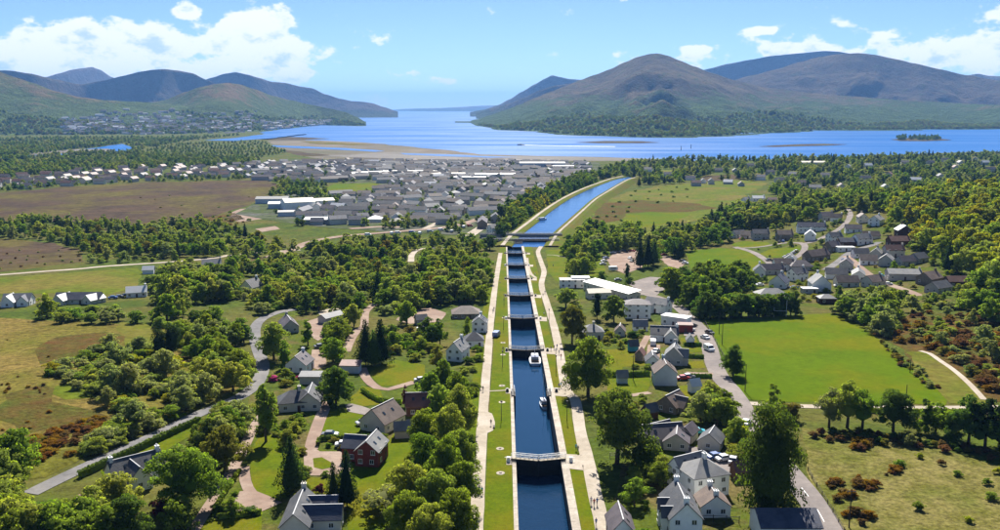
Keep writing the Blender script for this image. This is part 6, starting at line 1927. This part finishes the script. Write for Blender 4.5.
# ================================================================ SMALL THINGS
# ---- hedges
def hedge(pxs, w, h, fol, label, grow=1.0):
    line = smooth_line([pix(*p).to_2d() for p in pxs], 0.8)
    V, F, Nn = [], [], []
    g = np.random.default_rng(len(label))
    for i, p in enumerate(line[:-1]):
        d = (line[i + 1] - p).normalized()
        n = Vector((-d.y, d.x))
        z = T(p.x, p.y)
        for _ in range(int(26 * grow)):
            a, t, c = g.uniform(-0.5, 0.5), g.uniform(-0.5, 0.5), g.uniform(0, 1)
            side = g.integers(0, 3)
            if side == 0: t = 0.5 * (1 if g.random() < 0.5 else -1); nr = Vector((n.x * t * 2, n.y * t * 2, 0.3))
            else: c = 1.0; nr = Vector((n.x * t, n.y * t, 1))
            q = Vector((p.x + d.x * a * 0.9 + n.x * t * w, p.y + d.y * a * 0.9 + n.y * t * w, z + c * h * (0.92 + 0.16 * g.random())))
            nr = (nr + Vector(g.normal(size=3)) * 0.4).normalized()
            u = nr.orthogonal().normalized() * g.uniform(0.14, 0.3)
            v = nr.cross(u)
            k = len(V)
            V += [q - u, q - v, q + u, q + v]
            F.append((k, k + 1, k + 2, k + 3))
        k = len(V)
        q0, q1 = p, line[i + 1]
        for qq in (q0, q1):
            for s_, zz in ((-0.42, 0), (-0.42, 0.88), (0.42, 0.88), (0.42, 0)):
                V.append(Vector((qq.x + n.x * s_ * w, qq.y + n.y * s_ * w, z + zz * h)))
        F += [(k, k + 1, k + 5, k + 4), (k + 1, k + 2, k + 6, k + 5), (k + 2, k + 3, k + 7, k + 6)]
    o = link('hedge', mesh_of('hedge', V, F), None, fol)
    return tag(o, label, 'hedge')
hedge([(80, 478), (105, 466), (140, 450), (170, 436), (200, 422)], 1.2, 1.6, F_dark, 'long clipped hedge between country road and white cottage garden')
hedge([(345, 444), (360, 440), (382, 442)], 0.9, 1.4, F_dark, 'dark hedge behind the red walled house')
hedge([(318, 446), (322, 441), (346, 440)], 0.8, 1.2, F_dark, 'curved hedge beside the brick forecourt')
hedge([(219, 519), (240, 517), (262, 514)], 0.8, 1.0, F_green, 'low hedge below the gravel yard')
hedge([(215, 510), (228, 490), (240, 472)], 0.7, 1.0, F_green, 'low hedge beside the farm track')
hedge([(606, 377), (630, 377), (650, 376)], 1.0, 1.6, F_dark, 'dark hedge between the two right-bank lawns')
hedge([(684, 346), (702, 346.5)], 0.9, 1.3, F_dark, 'dark hedge above the roadside gardens, upper one')
hedge([(686, 358), (704, 358.5)], 0.9, 1.3, F_dark, 'dark hedge between the roadside gardens, middle one')
hedge([(688, 378), (712, 378)], 0.9, 1.3, F_dark, 'dark hedge below the red car')
hedge([(362, 392), (380, 402), (402, 404)], 0.9, 1.3, F_green, 'hedge below the gravel track')
hedge([(390, 352), (405, 348), (425, 350)], 1.4, 2.4, F_green, 'tall hedge in the garden left of the cottages')
hedge([(322, 304), (290, 306), (268, 314)], 1.2, 2.0, F_dark, 'dark hedge along the far end of the country road')
hedge([(848, 412), (900, 413), (1000, 413)], 1.0, 1.2, F_green, 'low hedge along the field lane')

# ---- garden walls and fences
def fence(pxs, h, m, label, name='fence', w=0.12, step=2.6, posts=True):
    line = smooth_line([pix(*p).to_2d() for p in pxs], step)
    e = empty(name, (line[0].x, line[0].y, T(line[0].x, line[0].y)))
    ox, oy, oz = e.location
    for i, p in enumerate(line):
        z = T(p.x, p.y) - oz
        if posts:
            MB().box(p.x - ox - w / 2, p.x - ox + w / 2, p.y - oy - w / 2, p.y - oy + w / 2, z - 0.3, z + h).build('post', m, e)
        if i < len(line) - 1:
            q = line[i + 1]
            zq = T(q.x, q.y) - oz
            for f in (0.45, 0.85):
                MB().bar((p.x - ox, p.y - oy, z + h * f), (q.x - ox, q.y - oy, zq + h * f), 0.05, 0.1).build('rail', m, e)
    return tag(e, label, 'fence')
fence([(610, 458), (640, 455), (668, 462)], 1.3, M_deck, 'pale garden fence right of the great dark tree')
fence([(704, 321), (712, 336), (722, 354), (730, 368)], 1.2, M_timber, 'dark roadside fence along the left edge of the playing field', step=4)
fence([(808, 472), (818, 490), (832, 512), (845, 535)], 1.2, M_timber, 'dark post fence between main road and pale field', step=4)
fence([(700, 522), (725, 523), (740, 524)], 1.6, M_timber, 'dark boarded fence below the small white cottage', step=2.4)

# ---- poles
def pole(px, py, h, label, m=M_timber, arm=True, name='telegraph_pole', cat='pole', r=0.14):
    p = pix(px, py)
    e = empty(name, p)
    MB().tube([(0, 0, -0.4), (0, 0, h)], [r, r * 0.7], 8).build('post', m, e)
    if arm:
        MB().bar((-0.9, 0, h - 0.5), (0.9, 0, h - 0.5), 0.12).build('crossarm', m, e)
    return tag(e, label, cat)
pole(745, 392, 8.5, 'tall pole at the near left corner of the playing field', arm=False, name='floodlight_pole')
pole(722, 345, 8.0, 'tall pole on the left edge of the playing field, middle one', arm=False, name='floodlight_pole')
pole(719, 334, 8.0, 'tall pole on the left edge of the playing field, far one', arm=False, name='floodlight_pole')
pole(849, 528, 8.0, 'weathered telegraph pole beside the main road at lower right')
pole(633, 380, 8.0, 'thin telegraph pole in the right-bank garden')
pole(236, 408, 5.0, 'short dark post beside the country road bend', arm=False)
pole(906, 400, 4.5, 'thin post at the near right edge of the playing field', arm=False)
pole(883, 342, 4.5, 'thin post at the far right edge of the playing field', arm=False)
pole(910, 373, 4.5, 'thin post midway down the right edge of the playing field', arm=False)
for k, px in enumerate((774, 786)):
    p = pix(px, 317.5)
    pass
gp = pix(780, 316.8)
g = empty('goal', gp, 0)
for s in (-1, 1):
    MB().tube([(s * 2.6, 0, -0.2), (s * 2.6, 0, 7.0)], [0.09, 0.07], 6).build('upright', M_white, g)
MB().bar((-2.6, 0, 2.6), (2.6, 0, 2.6), 0.12).build('crossbar', M_white, g)
tag(g, 'white goal with tall uprights at the top of the playing field', 'goal')
for k, (px, py) in enumerate([(501.3, 421), (502.5, 367), (503.5, 330), (504, 306), (567, 421), (556, 372), (549, 322)]):
    p = pix(px, py)
    e = empty('lamp_post', p)
    MB().tube([(0, 0, -0.3), (0, 0, 5.0)], [0.10, 0.06], 8).build('post', M_iron, e)
    b = MB(); b.tube([(0, 0, 5.0), (0, 0, 5.15), (0, 0, 5.5), (0, 0, 5.6)], [0.10, 0.24, 0.28, 0.05], 8); b.build('lantern', M_iron, e)
    tag(e, f"slim black lamp post on the {'left' if px < 510 else 'right'} lock verge, {ORD[k if k < 4 else k - 4]} one", 'lamp post', 'lamp posts beside the locks')
# benches on the left verge
for k, (px, py) in enumerate([(494, 428), (504, 300), (500, 283)]):
    p = pix(px, py)
    e = empty('bench', p, R(90))
    MB().box(-0.8, 0.8, -0.22, 0.22, 0.42, 0.48).build('seat', M_timber, e)
    MB().box(-0.8, 0.8, 0.2, 0.26, 0.55, 0.95).build('backrest', M_timber, e)
    for s in (-1, 1):
        MB().box(s * 0.65 - 0.05, s * 0.65 + 0.05, -0.2, 0.25, -0.05, 0.42).build('leg', M_iron, e)
    tag(e, f'dark bench on the left verge of the locks, {ORD[k]} one', 'bench', 'benches by the towpath')

# ---- cars
def paint(name, c): return mat('paint_' + name, c, 0.3, noise_amt=0.03, scale=1, spec=0.6)
P_ = {n: paint(n, c) for n, c in dict(white=(0.75, 0.75, 0.75), black=(0.02, 0.02, 0.024), silver=(0.42, 0.43, 0.45), blue=(0.03, 0.09, 0.30), red=(0.38, 0.02, 0.02), turquoise=(0.04, 0.36, 0.48), grey=(0.14, 0.145, 0.15)).items()}
M_tyre = mat('tyre', (0.02, 0.02, 0.02), 0.9)
def body_mesh(kind):
    prof = {'car': [(-2.1, 0.35), (-2.15, 0.75), (-2.0, 0.92), (-1.35, 1.0), (-1.0, 1.45), (0.55, 1.48), (1.15, 1.0), (2.0, 0.85), (2.15, 0.6), (2.1, 0.35)],
            'van': [(-2.5, 0.35), (-2.55, 1.2), (-2.45, 2.0), (-2.2, 2.1), (1.0, 2.1), (1.65, 1.35), (2.35, 1.15), (2.5, 0.8), (2.45, 0.35)],
            'caravan': [(-2.6, 0.5), (-2.75, 1.2), (-2.5, 2.5), (-2.2, 2.6), (2.2, 2.6), (2.6, 2.2), (2.75, 1.2), (2.6, 0.5)]}[kind]
    w = 0.88 if kind == 'car' else 1.0
    b = MB()
    n = len(prof)
    vs = []
    for s in (-1, 1):
        for x, z in prof:
            t = 1.0 if z < 1.02 or kind != 'car' else 0.84
            vs.append((x, s * w * t, z))
    fs = [tuple(range(n)), tuple(range(2 * n - 1, n - 1, -1))]
    fs += [((i + 1) % n, i, n + i, n + (i + 1) % n) for i in range(n)]
    b.add(vs, fs)
    return b.mesh('body_' + kind, [P_['white']])
def glass_mesh(kind):
    b = MB()
    if kind == 'car':
        b.add([(-1.33, -0.76, 1.03), (-1.33, 0.76, 1.03), (-1.04, 0.7, 1.40), (-1.04, -0.7, 1.40)], [(3, 2, 1, 0)])
        b.add([(0.62, -0.7, 1.42), (0.62, 0.7, 1.42), (1.14, 0.78, 1.03), (1.14, -0.78, 1.03)], [(3, 2, 1, 0)])
        for v in b.v[:]: pass
        for s in (-1, 1):
            b.add([(-1.15, s * 0.895, 1.02), (0.95, s * 0.895, 1.02), (0.5, s * 0.77, 1.42), (-0.95, s * 0.77, 1.42)], [(0, 1, 2, 3) if s < 0 else (3, 2, 1, 0)])
    elif kind == 'van':
        b.add([(1.08, -0.85, 2.03), (1.08, 0.85, 2.03), (1.66, 0.9, 1.38), (1.66, -0.9, 1.38)], [(3, 2, 1, 0)])
        for s in (-1, 1):
            b.add([(0.2, s * 1.012, 1.3), (1.35, s * 1.012, 1.3), (0.95, s * 1.012, 1.95), (0.2, s * 1.012, 1.95)], [(0, 1, 2, 3) if s < 0 else (3, 2, 1, 0)])
    else:
        for s in (-1, 1):
            b.box(-1.6, 1.5, s * 1.0 - 0.012, s * 1.0 + 0.012, 1.4, 2.0)
    vs = [(x + (0.02 if x > 0.6 else -0.02 if x < -1.0 else 0), y, z + 0.015) for x, y, z in b.v]
    b.v = vs
    return b.mesh('glass_' + kind, [M_glass])
WHEEL = MB().tube([(0, -0.11, 0), (0, 0.11, 0)], [0.33, 0.33], 12).mesh('wheel', [M_tyre])
HUB = MB().tube([(0, -0.125, 0), (0, 0.125, 0)], [0.18, 0.18], 8).mesh('rim', [P_['silver']])
HL = MB().box(-0.04, 0.04, -0.18, 0.18, -0.08, 0.08).mesh('headlight', [M_frame])
CARM = {k: (body_mesh(k), glass_mesh(k)) for k in ('car', 'van', 'caravan')}
def car(px, py, rot, colour, label, kind='car', z=0.13):
    p = pix(px, py)
    e = empty({'car': 'car', 'van': 'van', 'caravan': 'caravan'}[kind], (p.x, p.y, p.z + z), R(rot))
    tag(e, label, kind)
    link('body', CARM[kind][0], e, P_[colour])
    link('window_glass', CARM[kind][1], e)
    xs = (-1.35, 1.35) if kind == 'car' else (-1.55, 1.6) if kind == 'van' else (-0.5, 0.5)
    for x in xs:
        for s in (-1, 1):
            wv = link('wheel', WHEEL, e); wv.location = (x, s * 0.82, 0.33)
            link('rim', HUB, wv)
    if kind != 'caravan':
        for s in (-1, 1):
            h = link('headlight', HL, e); h.location = (2.12 if kind == 'car' else 2.48, s * 0.62, 0.68)
    return e
car(709.5, 334, -68, 'black', 'black car driving on the main road beside the pitch, farthest of three')
car(705, 339, 112, 'white', 'white car driving on the main road, middle of three')
car(709, 351, -75, 'white', 'white van on the main road, nearest of three', 'van')
car(687, 329, 20, 'silver', 'silver car parked by the brick annexe, farthest'); car(690, 331.5, 20, 'white', 'white car parked by the brick annexe, middle'); car(692, 327, 20, 'black', 'black car parked by the brick annexe, nearest the road')
car(683, 380, 10, 'red', 'red car parked below the grey gabled house')
car(688, 378.5, 15, 'silver', 'silver car parked beside the red car')
car(697, 434, 5, 'turquoise', 'bright turquoise car beside the small cream cottage')
car(715, 459, 20, 'blue', 'blue car parked behind the large white house, left of three'); car(724, 461, 20, 'white', 'white car parked behind the large white house, middle of three'); car(733, 463, 70, 'silver', 'silver car parked behind the large white house, right of three')
car(746, 425, 60, 'white', 'white car at the lower bend of the main road')
car(364, 425, 30, 'silver', 'silver car on the drive beside the cream cottage')
car(330, 437, 0, 'grey', 'grey car beside the cart drive')
car(350, 449, 8, 'silver', 'silver car above the brick forecourt'); car(344, 447, 8, 'white', 'white car above the brick forecourt')
car(421, 382, 10, 'silver', 'silver car at the end of the gravel track')
car(496.5, 336.5, 75, 'blue', 'dark blue van parked on the left towpath', 'van')
car(422, 330, 5, 'white', 'white car beside the small garden shed')
car(320, 348, 30, 'grey', 'grey car below the pink gravel yard'); car(326, 352, -20, 'blue', 'blue car below the pink gravel yard')
car(653, 345, 80, 'white', 'white van in the gravel yard behind the slate-roofed house', 'van'); car(656, 353, 60, 'silver', 'silver car in the gravel yard')
car(113, 299, 20, 'blue', 'blue car beside the small white-roofed house'); car(119, 298, 25, 'grey', 'grey car beside the small white-roofed house'); car(125, 297, 20, 'black', 'black car beside the small white-roofed house')
for k, (px, py, r, c) in enumerate([(604, 262, 20, 'white'), (606, 259, 20, 'blue'), (603, 265, 15, 'silver'), (613, 253.5, 10, 'white'), (618, 252.5, 10, 'silver'), (623, 251.5, 10, 'black'), (632, 252, 5, 'red'), (630, 259, 60, 'white'), (632, 262, 60, 'black'), (664, 255.5, 10, 'red'), (682, 262, -30, 'black'), (685, 264, -30, 'white')]):
    car(px, py, r, c, f"{c} car in the visitor car park, {ORD[k % 9]} counted from the lawn" if k < 9 else f'{c} car on the strip of car park beside the conifers')
car(613, 271, 5, 'white', 'white caravan at the near edge of the visitor car park', 'caravan'); car(618, 281, 5, 'grey', 'dark grey car on the verge above the hotel wing')
for k, (px, py, r, c) in enumerate([(796, 252, 40, 'white'), (793, 254, 40, 'silver'), (789, 256, 40, 'grey'), (785, 258, 40, 'silver'), (769, 261, 10, 'black'), (779, 242.5, 80, 'black'), (783, 242, 80, 'blue'), (810, 240.5, 0, 'white'), (845, 261, -30, 'blue'), (742, 239.5, 0, 'red'), (790, 267, 0, 'silver'), (838, 287, 0, 'white'), (760, 286, 10, 'white'), (794, 289, 10, 'blue'), (881, 277, 10, 'turquoise'), (888, 285, -10, 'white')]):
    car(px, py, r, c, f'{c} car parked in the village, {["first","second","third","fourth","fifth","sixth","seventh","eighth","ninth","tenth","eleventh","twelfth","thirteenth","fourteenth","fifteenth","sixteenth"][k]} of the village cars')
for k, (px, py, c) in enumerate([(392, 234.5, 'white'), (398, 234, 'white'), (412, 233.5, 'blue'), (420, 234.5, 'white'), (430, 232.5, 'silver'), (441, 231, 'white'), (397, 224.5, 'white'), (464, 228, 'white'), (470, 227, 'red'), (452, 232.5, 'silver'), (368, 236, 'white'), (465, 240.5, 'white')]):
    car(px, py, random.choice((0, 10, 80)), c, f'{c} van parked beside the bypass road, {["first","second","third","fourth","fifth","sixth","seventh","eighth","ninth","tenth","eleventh","twelfth"][k]} from the viewer', 'van', z=0.35)

# ---- boats
M_hull = mat('gel_coat', (0.74, 0.75, 0.76), 0.25, noise_amt=0.04, scale=0.8, spec=0.6)
M_navy = mat('navy_hull', (0.02, 0.04, 0.12), 0.3, noise_amt=0.1, scale=0.8)
M_teak = mat('teak', (0.25, 0.15, 0.08), 0.8, noise_amt=0.2, scale=3)
def hull_mesh(L, W, D, name='hull'):
    vs, fs = [], []
    n = 13
    for i in range(n):
        t = i / (n - 1)
        x = -L / 2 + L * t
        hw = W / 2 * (1 - max(0, (t - 0.45) / 0.55) ** 2.2) * (0.86 + 0.14 * min(1, t / 0.25))
        sheer = D * (0.82 + 0.28 * t ** 2)
        for y, z in ((-hw, sheer), (-hw * 0.94, D * 0.35), (-hw * 0.45, -0.35), (hw * 0.45, -0.35), (hw * 0.94, D * 0.35), (hw, sheer), (hw * 0.9, sheer - 0.02), (-hw * 0.9, sheer - 0.02)):
            vs.append((x, y, z))
    for i in range(n - 1):
        for k in range(8):
            a, b = i * 8 + k, i * 8 + (k + 1) % 8
            fs.append((a, b, b + 8, a + 8))
    fs.append(tuple(range(8))); fs.append(tuple(range((n - 1) * 8 + 7, (n - 1) * 8 - 1, -1)))
    return mesh_of(name, vs, fs, smooth=False)
def boat(x, y, z, rot, L, W, D, hm, label, mast=0, cabin=True, name='motor_boat'):
    e = empty(name, (x, y, z), R(rot))
    tag(e, label, 'boat')
    link('hull', hull_mesh(L, W, D), e, hm)
    if cabin:
        b = MB()
        b.prism_x([(-W * 0.36, D * 0.85), (-W * 0.30, D + 1.0), (W * 0.30, D + 1.0), (W * 0.36, D * 0.85)][::-1], -L * 0.12, L * 0.28)
        cb = b.build('cabin', M_hull, e)
        MB().box(-L * 0.08, L * 0.24, -W * 0.345, W * 0.345, D + 0.35, D + 0.75).build('window_band', M_glass, cb)
        MB().box(-L * 0.30, -L * 0.10, -W * 0.33, W * 0.33, D + 1.25, D + 1.33).build('canopy', M_navy, e)
        for s in (-1, 1):
            MB().bar((-L * 0.28, s * W * 0.3, D * 0.8), (-L * 0.28, s * W * 0.3, D + 1.28), 0.06).build('stanchion', M_steel, e)
    MB().box(-L * 0.44, -L * 0.13, -W * 0.34, W * 0.34, D * 0.8, D * 0.86 + 0.04).build('cockpit_floor', M_teak, e)
    if mast:
        MB().tube([(L * 0.08, 0, D * 0.8), (L * 0.08, 0, mast)], [0.09, 0.05], 6).build('mast', M_white, e)
        MB().tube([(L * 0.08, 0, D + 1.5), (-L * 0.34, 0, D + 1.4)], [0.08, 0.06], 6).build('boom', M_white, e)
        b = MB(); b.tube([(L * 0.06, 0, D + 1.65), (-L * 0.32, 0, D + 1.55)], [0.17, 0.10], 6); b.build('furled_sail', M_navy, e)
    return e
wl = T(0, GATE_Y[2]) - 2.2
p = pix(535, 361, wl); boat(p.x - 0.1, p.y - 1, wl, 90, 11, 4.0, 1.3, M_hull, 'white motor cruiser in the lock chamber below the third gate', mast=5.5)
p = pix(543.5, 406, wl); boat(min(p.x, XR - 1.3), p.y, wl, 98, 8, 2.3, 0.9, M_hull, 'small white sailing yacht moored by the right lock wall', mast=9.5, name='sailing_yacht')
p = pix(536.5, 220, WZ); boat(p.x + 4, p.y, WZ, 40, 14, 3.4, 1.2, M_hull, 'white boat moored by the left bank of the lower canal', name='moored_boat')
p = pix(521, 145, 0); boat(p.x, p.y, 0, 180, 22, 6, 2.5, M_navy, 'dark ferry crossing the loch with a white wake', name='ferry')
# the wake behind the ferry
M_foam = mat('foam', (0.75, 0.78, 0.8), 0.9, noise_amt=0.2, scale=0.05)
wk = [pix(*q, 0).to_2d() for q in [(523, 145.1), (545, 145.6), (580, 146.2), (615, 146.6)]]
o = link('boat_wake', ribbon_mesh('boat_wake', smooth_line(wk, 25), 26, 0.25, 0.6, zf=lambda x, y: 0.0), None, M_foam)
o['kind'] = 'structure'
for k, (px, py) in enumerate([(691, 148.5), (681, 150.2)]):
    p = pix(px, py, 0)
    e = empty('channel_marker', p)
    MB().tube([(0, 0, -2), (0, 0, 9)], [0.9, 0.6], 8).build('pile', M_iron, e)
    MB().tube([(0, 0, 9), (0, 0, 11)], [1.4, 0.2], 8).build('topmark', M_iron, e)
    tag(e, f"dark channel marker standing in the loch, {'taller right' if k == 0 else 'left'} one", 'marker')

# ---- people: one skinned figure in two poses, seen as small figures on the towpaths
def person_mesh(pose):
    J = {'pel': (0, 0, 0.95), 'chest': (0, 0, 1.32), 'neck': (0, 0, 1.50), 'head': (0, 0.02, 1.66), 'top': (0, 0.02, 1.76)}
    st = 0.22 if pose == 0 else 0.04
    for s, n in ((-1, 'l'), (1, 'r')):
        J['sh' + n] = (s * 0.19, 0, 1.43); J['el' + n] = (s * 0.25, -s * st * 0.5, 1.15); J['ha' + n] = (s * 0.25, -s * st * 1.0 + 0.05, 0.90)
        J['hi' + n] = (s * 0.10, 0, 0.90); J['kn' + n] = (s * 0.11, s * st * 0.7 + 0.03, 0.50); J['an' + n] = (s * 0.11, s * st * 1.1 - 0.04, 0.08); J['to' + n] = (s * 0.12, s * st * 1.1 + 0.14, 0.04)
    rad = {'pel': 0.15, 'chest': 0.17, 'neck': 0.06, 'head': 0.105, 'top': 0.08, 'sh': 0.075, 'el': 0.05, 'ha': 0.04, 'hi': 0.095, 'kn': 0.065, 'an': 0.045, 'to': 0.04}
    keys = list(J)
    E = [('pel', 'chest'), ('chest', 'neck'), ('neck', 'head'), ('head', 'top')]
    for n in 'lr':
        E += [('chest', 'sh' + n), ('sh' + n, 'el' + n), ('el' + n, 'ha' + n), ('pel', 'hi' + n), ('hi' + n, 'kn' + n), ('kn' + n, 'an' + n), ('an' + n, 'to' + n)]
    me = bpy.data.meshes.new('person_src')
    me.from_pydata([J[k] for k in keys], [(keys.index(a), keys.index(b)) for a, b in E], [])
    o = bpy.data.objects.new('person_src', me)
    COL.objects.link(o)
    md = o.modifiers.new('skin', 'SKIN'); md.use_smooth_shade = True
    for i, k in enumerate(keys):
        r = rad.get(k) or rad[k[:-1]]
        me.skin_vertices[0].data[i].radius = (r, r * 0.8)
    me.skin_vertices[0].data[0].use_root = True
    o.modifiers.new('sub', 'SUBSURF').levels = 1
    dg = bpy.context.evaluated_depsgraph_get()
    out = bpy.data.meshes.new_from_object(o.evaluated_get(dg))
    bpy.data.objects.remove(o)
    out.name = 'person'
    out.materials.clear()
    for m in (P_['blue'], M_navy, mat('skin', (0.45, 0.28, 0.20), 0.7), mat('dark_hair', (0.04, 0.025, 0.018), 0.8)): out.materials.append(m)
    for p in out.polygons:
        z = p.center.z
        p.material_index = 3 if z > 1.70 or (z > 1.6 and p.center.y < -0.03) else 2 if z > 1.49 else 0 if z > 0.93 and abs(p.center.x) < 0.4 else 1
        if abs(p.center.x) > 0.2 and z < 0.98 and z > 0.8: p.material_index = 2
    return out
PM = [person_mesh(0), person_mesh(1)]
tops = [('blue', P_['blue']), ('red', P_['red']), ('white', P_['white']), ('black', P_['black']), ('grey', P_['grey']), ('turquoise', P_['turquoise'])]
folk = [(479, 494, 0, 'walking on the left towpath near the bottom'), (482, 495, 0, 'walking beside another on the left towpath near the bottom'), (491, 426, 1, 'standing in the lay-by of the left towpath'), (483, 392, 0, 'walking alone on the left towpath'),
        (494, 311, 0, 'walking on the far left towpath'), (493, 313, 0, 'following on the far left towpath'), (591, 505, 0, 'walking on the lockside path, left of three'), (594, 507, 0, 'walking on the lockside path, middle of three'), (597, 506, 0, 'walking on the lockside path, right of three'),
        (596, 527, 1, 'standing at the edge of the lockside path near the bottom'), (576, 451, 1, 'standing by the right end of the nearest gate'), (578, 453, 1, 'standing second by the right end of the nearest gate'), (551, 351, 1, 'in the crowd by the third gate, left'), (554, 350, 1, 'in the crowd by the third gate, second'), (556, 353, 1, 'in the crowd by the third gate, third'),
        (559, 355, 0, 'in the crowd by the third gate, fourth'), (561, 359, 0, 'in the crowd by the third gate, fifth'), (557, 349, 1, 'in the crowd by the third gate, at the back'), (559, 389, 1, 'standing on the right verge by the yacht, left'), (561, 388, 1, 'standing on the right verge by the yacht, right'), (503, 351.5, 1, 'standing on the left verge by the third gate'),
        (543, 297, 0, 'walking on the far lockside path, left'), (545, 294, 0, 'walking on the far lockside path, right'), (544, 316, 1, 'standing by the fourth gate'), (535, 276, 1, 'standing by the sixth gate'), (547, 268, 0, 'walking on the path beside the canal lawn'), (553, 267, 1, 'standing on the canal lawn')]
for k, (px, py, pose, what) in enumerate(folk):
    p = pix(px, py)
    tn, tm = tops[(k * 5 + k // 3) % 6]
    o = link('person', PM[pose])
    o.location = (p.x, p.y, p.z + 0.13)
    o.rotation_euler = (0, 0, random.choice((0.1, 3.2, 0.3, 2.9)))
    o.material_slots[0].link = 'OBJECT'; o.material_slots[0].material = tm
    tag(o, f'person in {tn} top {what}', 'person')

# ---- haze: the air over glen and loch
top_z = max(v.co.z for o in bpy.data.objects if o.name.split('.')[0] in ('mountain', 'hill', 'headland') for v in o.data.vertices)
hz = MB().box(-41000, 41000, -400, 43000, -12, max(top_z, CAM_H) + 15).build('haze')
hm = bpy.data.materials.new('haze_air')
hm.use_nodes = True
hm.node_tree.nodes.clear()
pv = hm.node_tree.nodes.new('ShaderNodeVolumePrincipled')
pv.inputs['Color'].default_value = (0.22, 0.48, 1.0, 1)
pv.inputs['Density'].default_value = 4.0e-5
pv.inputs['Anisotropy'].default_value = 0.1
ho = hm.node_tree.nodes.new('ShaderNodeOutputMaterial')
hm.node_tree.links.new(pv.outputs[0], ho.inputs['Volume'])
hz.data.materials.append(hm)
tag(hz, 'thin blue haze over the loch and hills', 'haze', kind='stuff')

# ---- look-alikes in a row: say which one (ordinal labels, counted across the view)
ORDW = ['first', 'second', 'third', 'fourth', 'fifth', 'sixth', 'seventh', 'eighth', 'ninth', 'tenth', 'eleventh', 'twelfth', 'thirteenth', 'fourteenth', 'fifteenth', 'sixteenth', 'seventeenth', 'eighteenth', 'nineteenth', 'twentieth'] + ['twenty-' + q for q in ('first', 'second', 'third', 'fourth', 'fifth', 'sixth', 'seventh', 'eighth', 'ninth')] + ['thirtieth']
by_label = {}
for o in bpy.data.objects:
    if o.parent is None and o.get('label') and not o.get('kind'):
        by_label.setdefault(o['label'], []).append(o)
for lab, os_ in by_label.items():
    if 2 <= len(os_) <= 30 and len(lab.split()) <= 12:
        os_.sort(key=lambda o: unpix(o.location)[0])
        for i, o in enumerate(os_):
            o['label'] = f'{lab}, {ORDW[i]} from left' if len(os_) > 2 else f"{lab}, {'left' if i == 0 else 'right'} one of two"
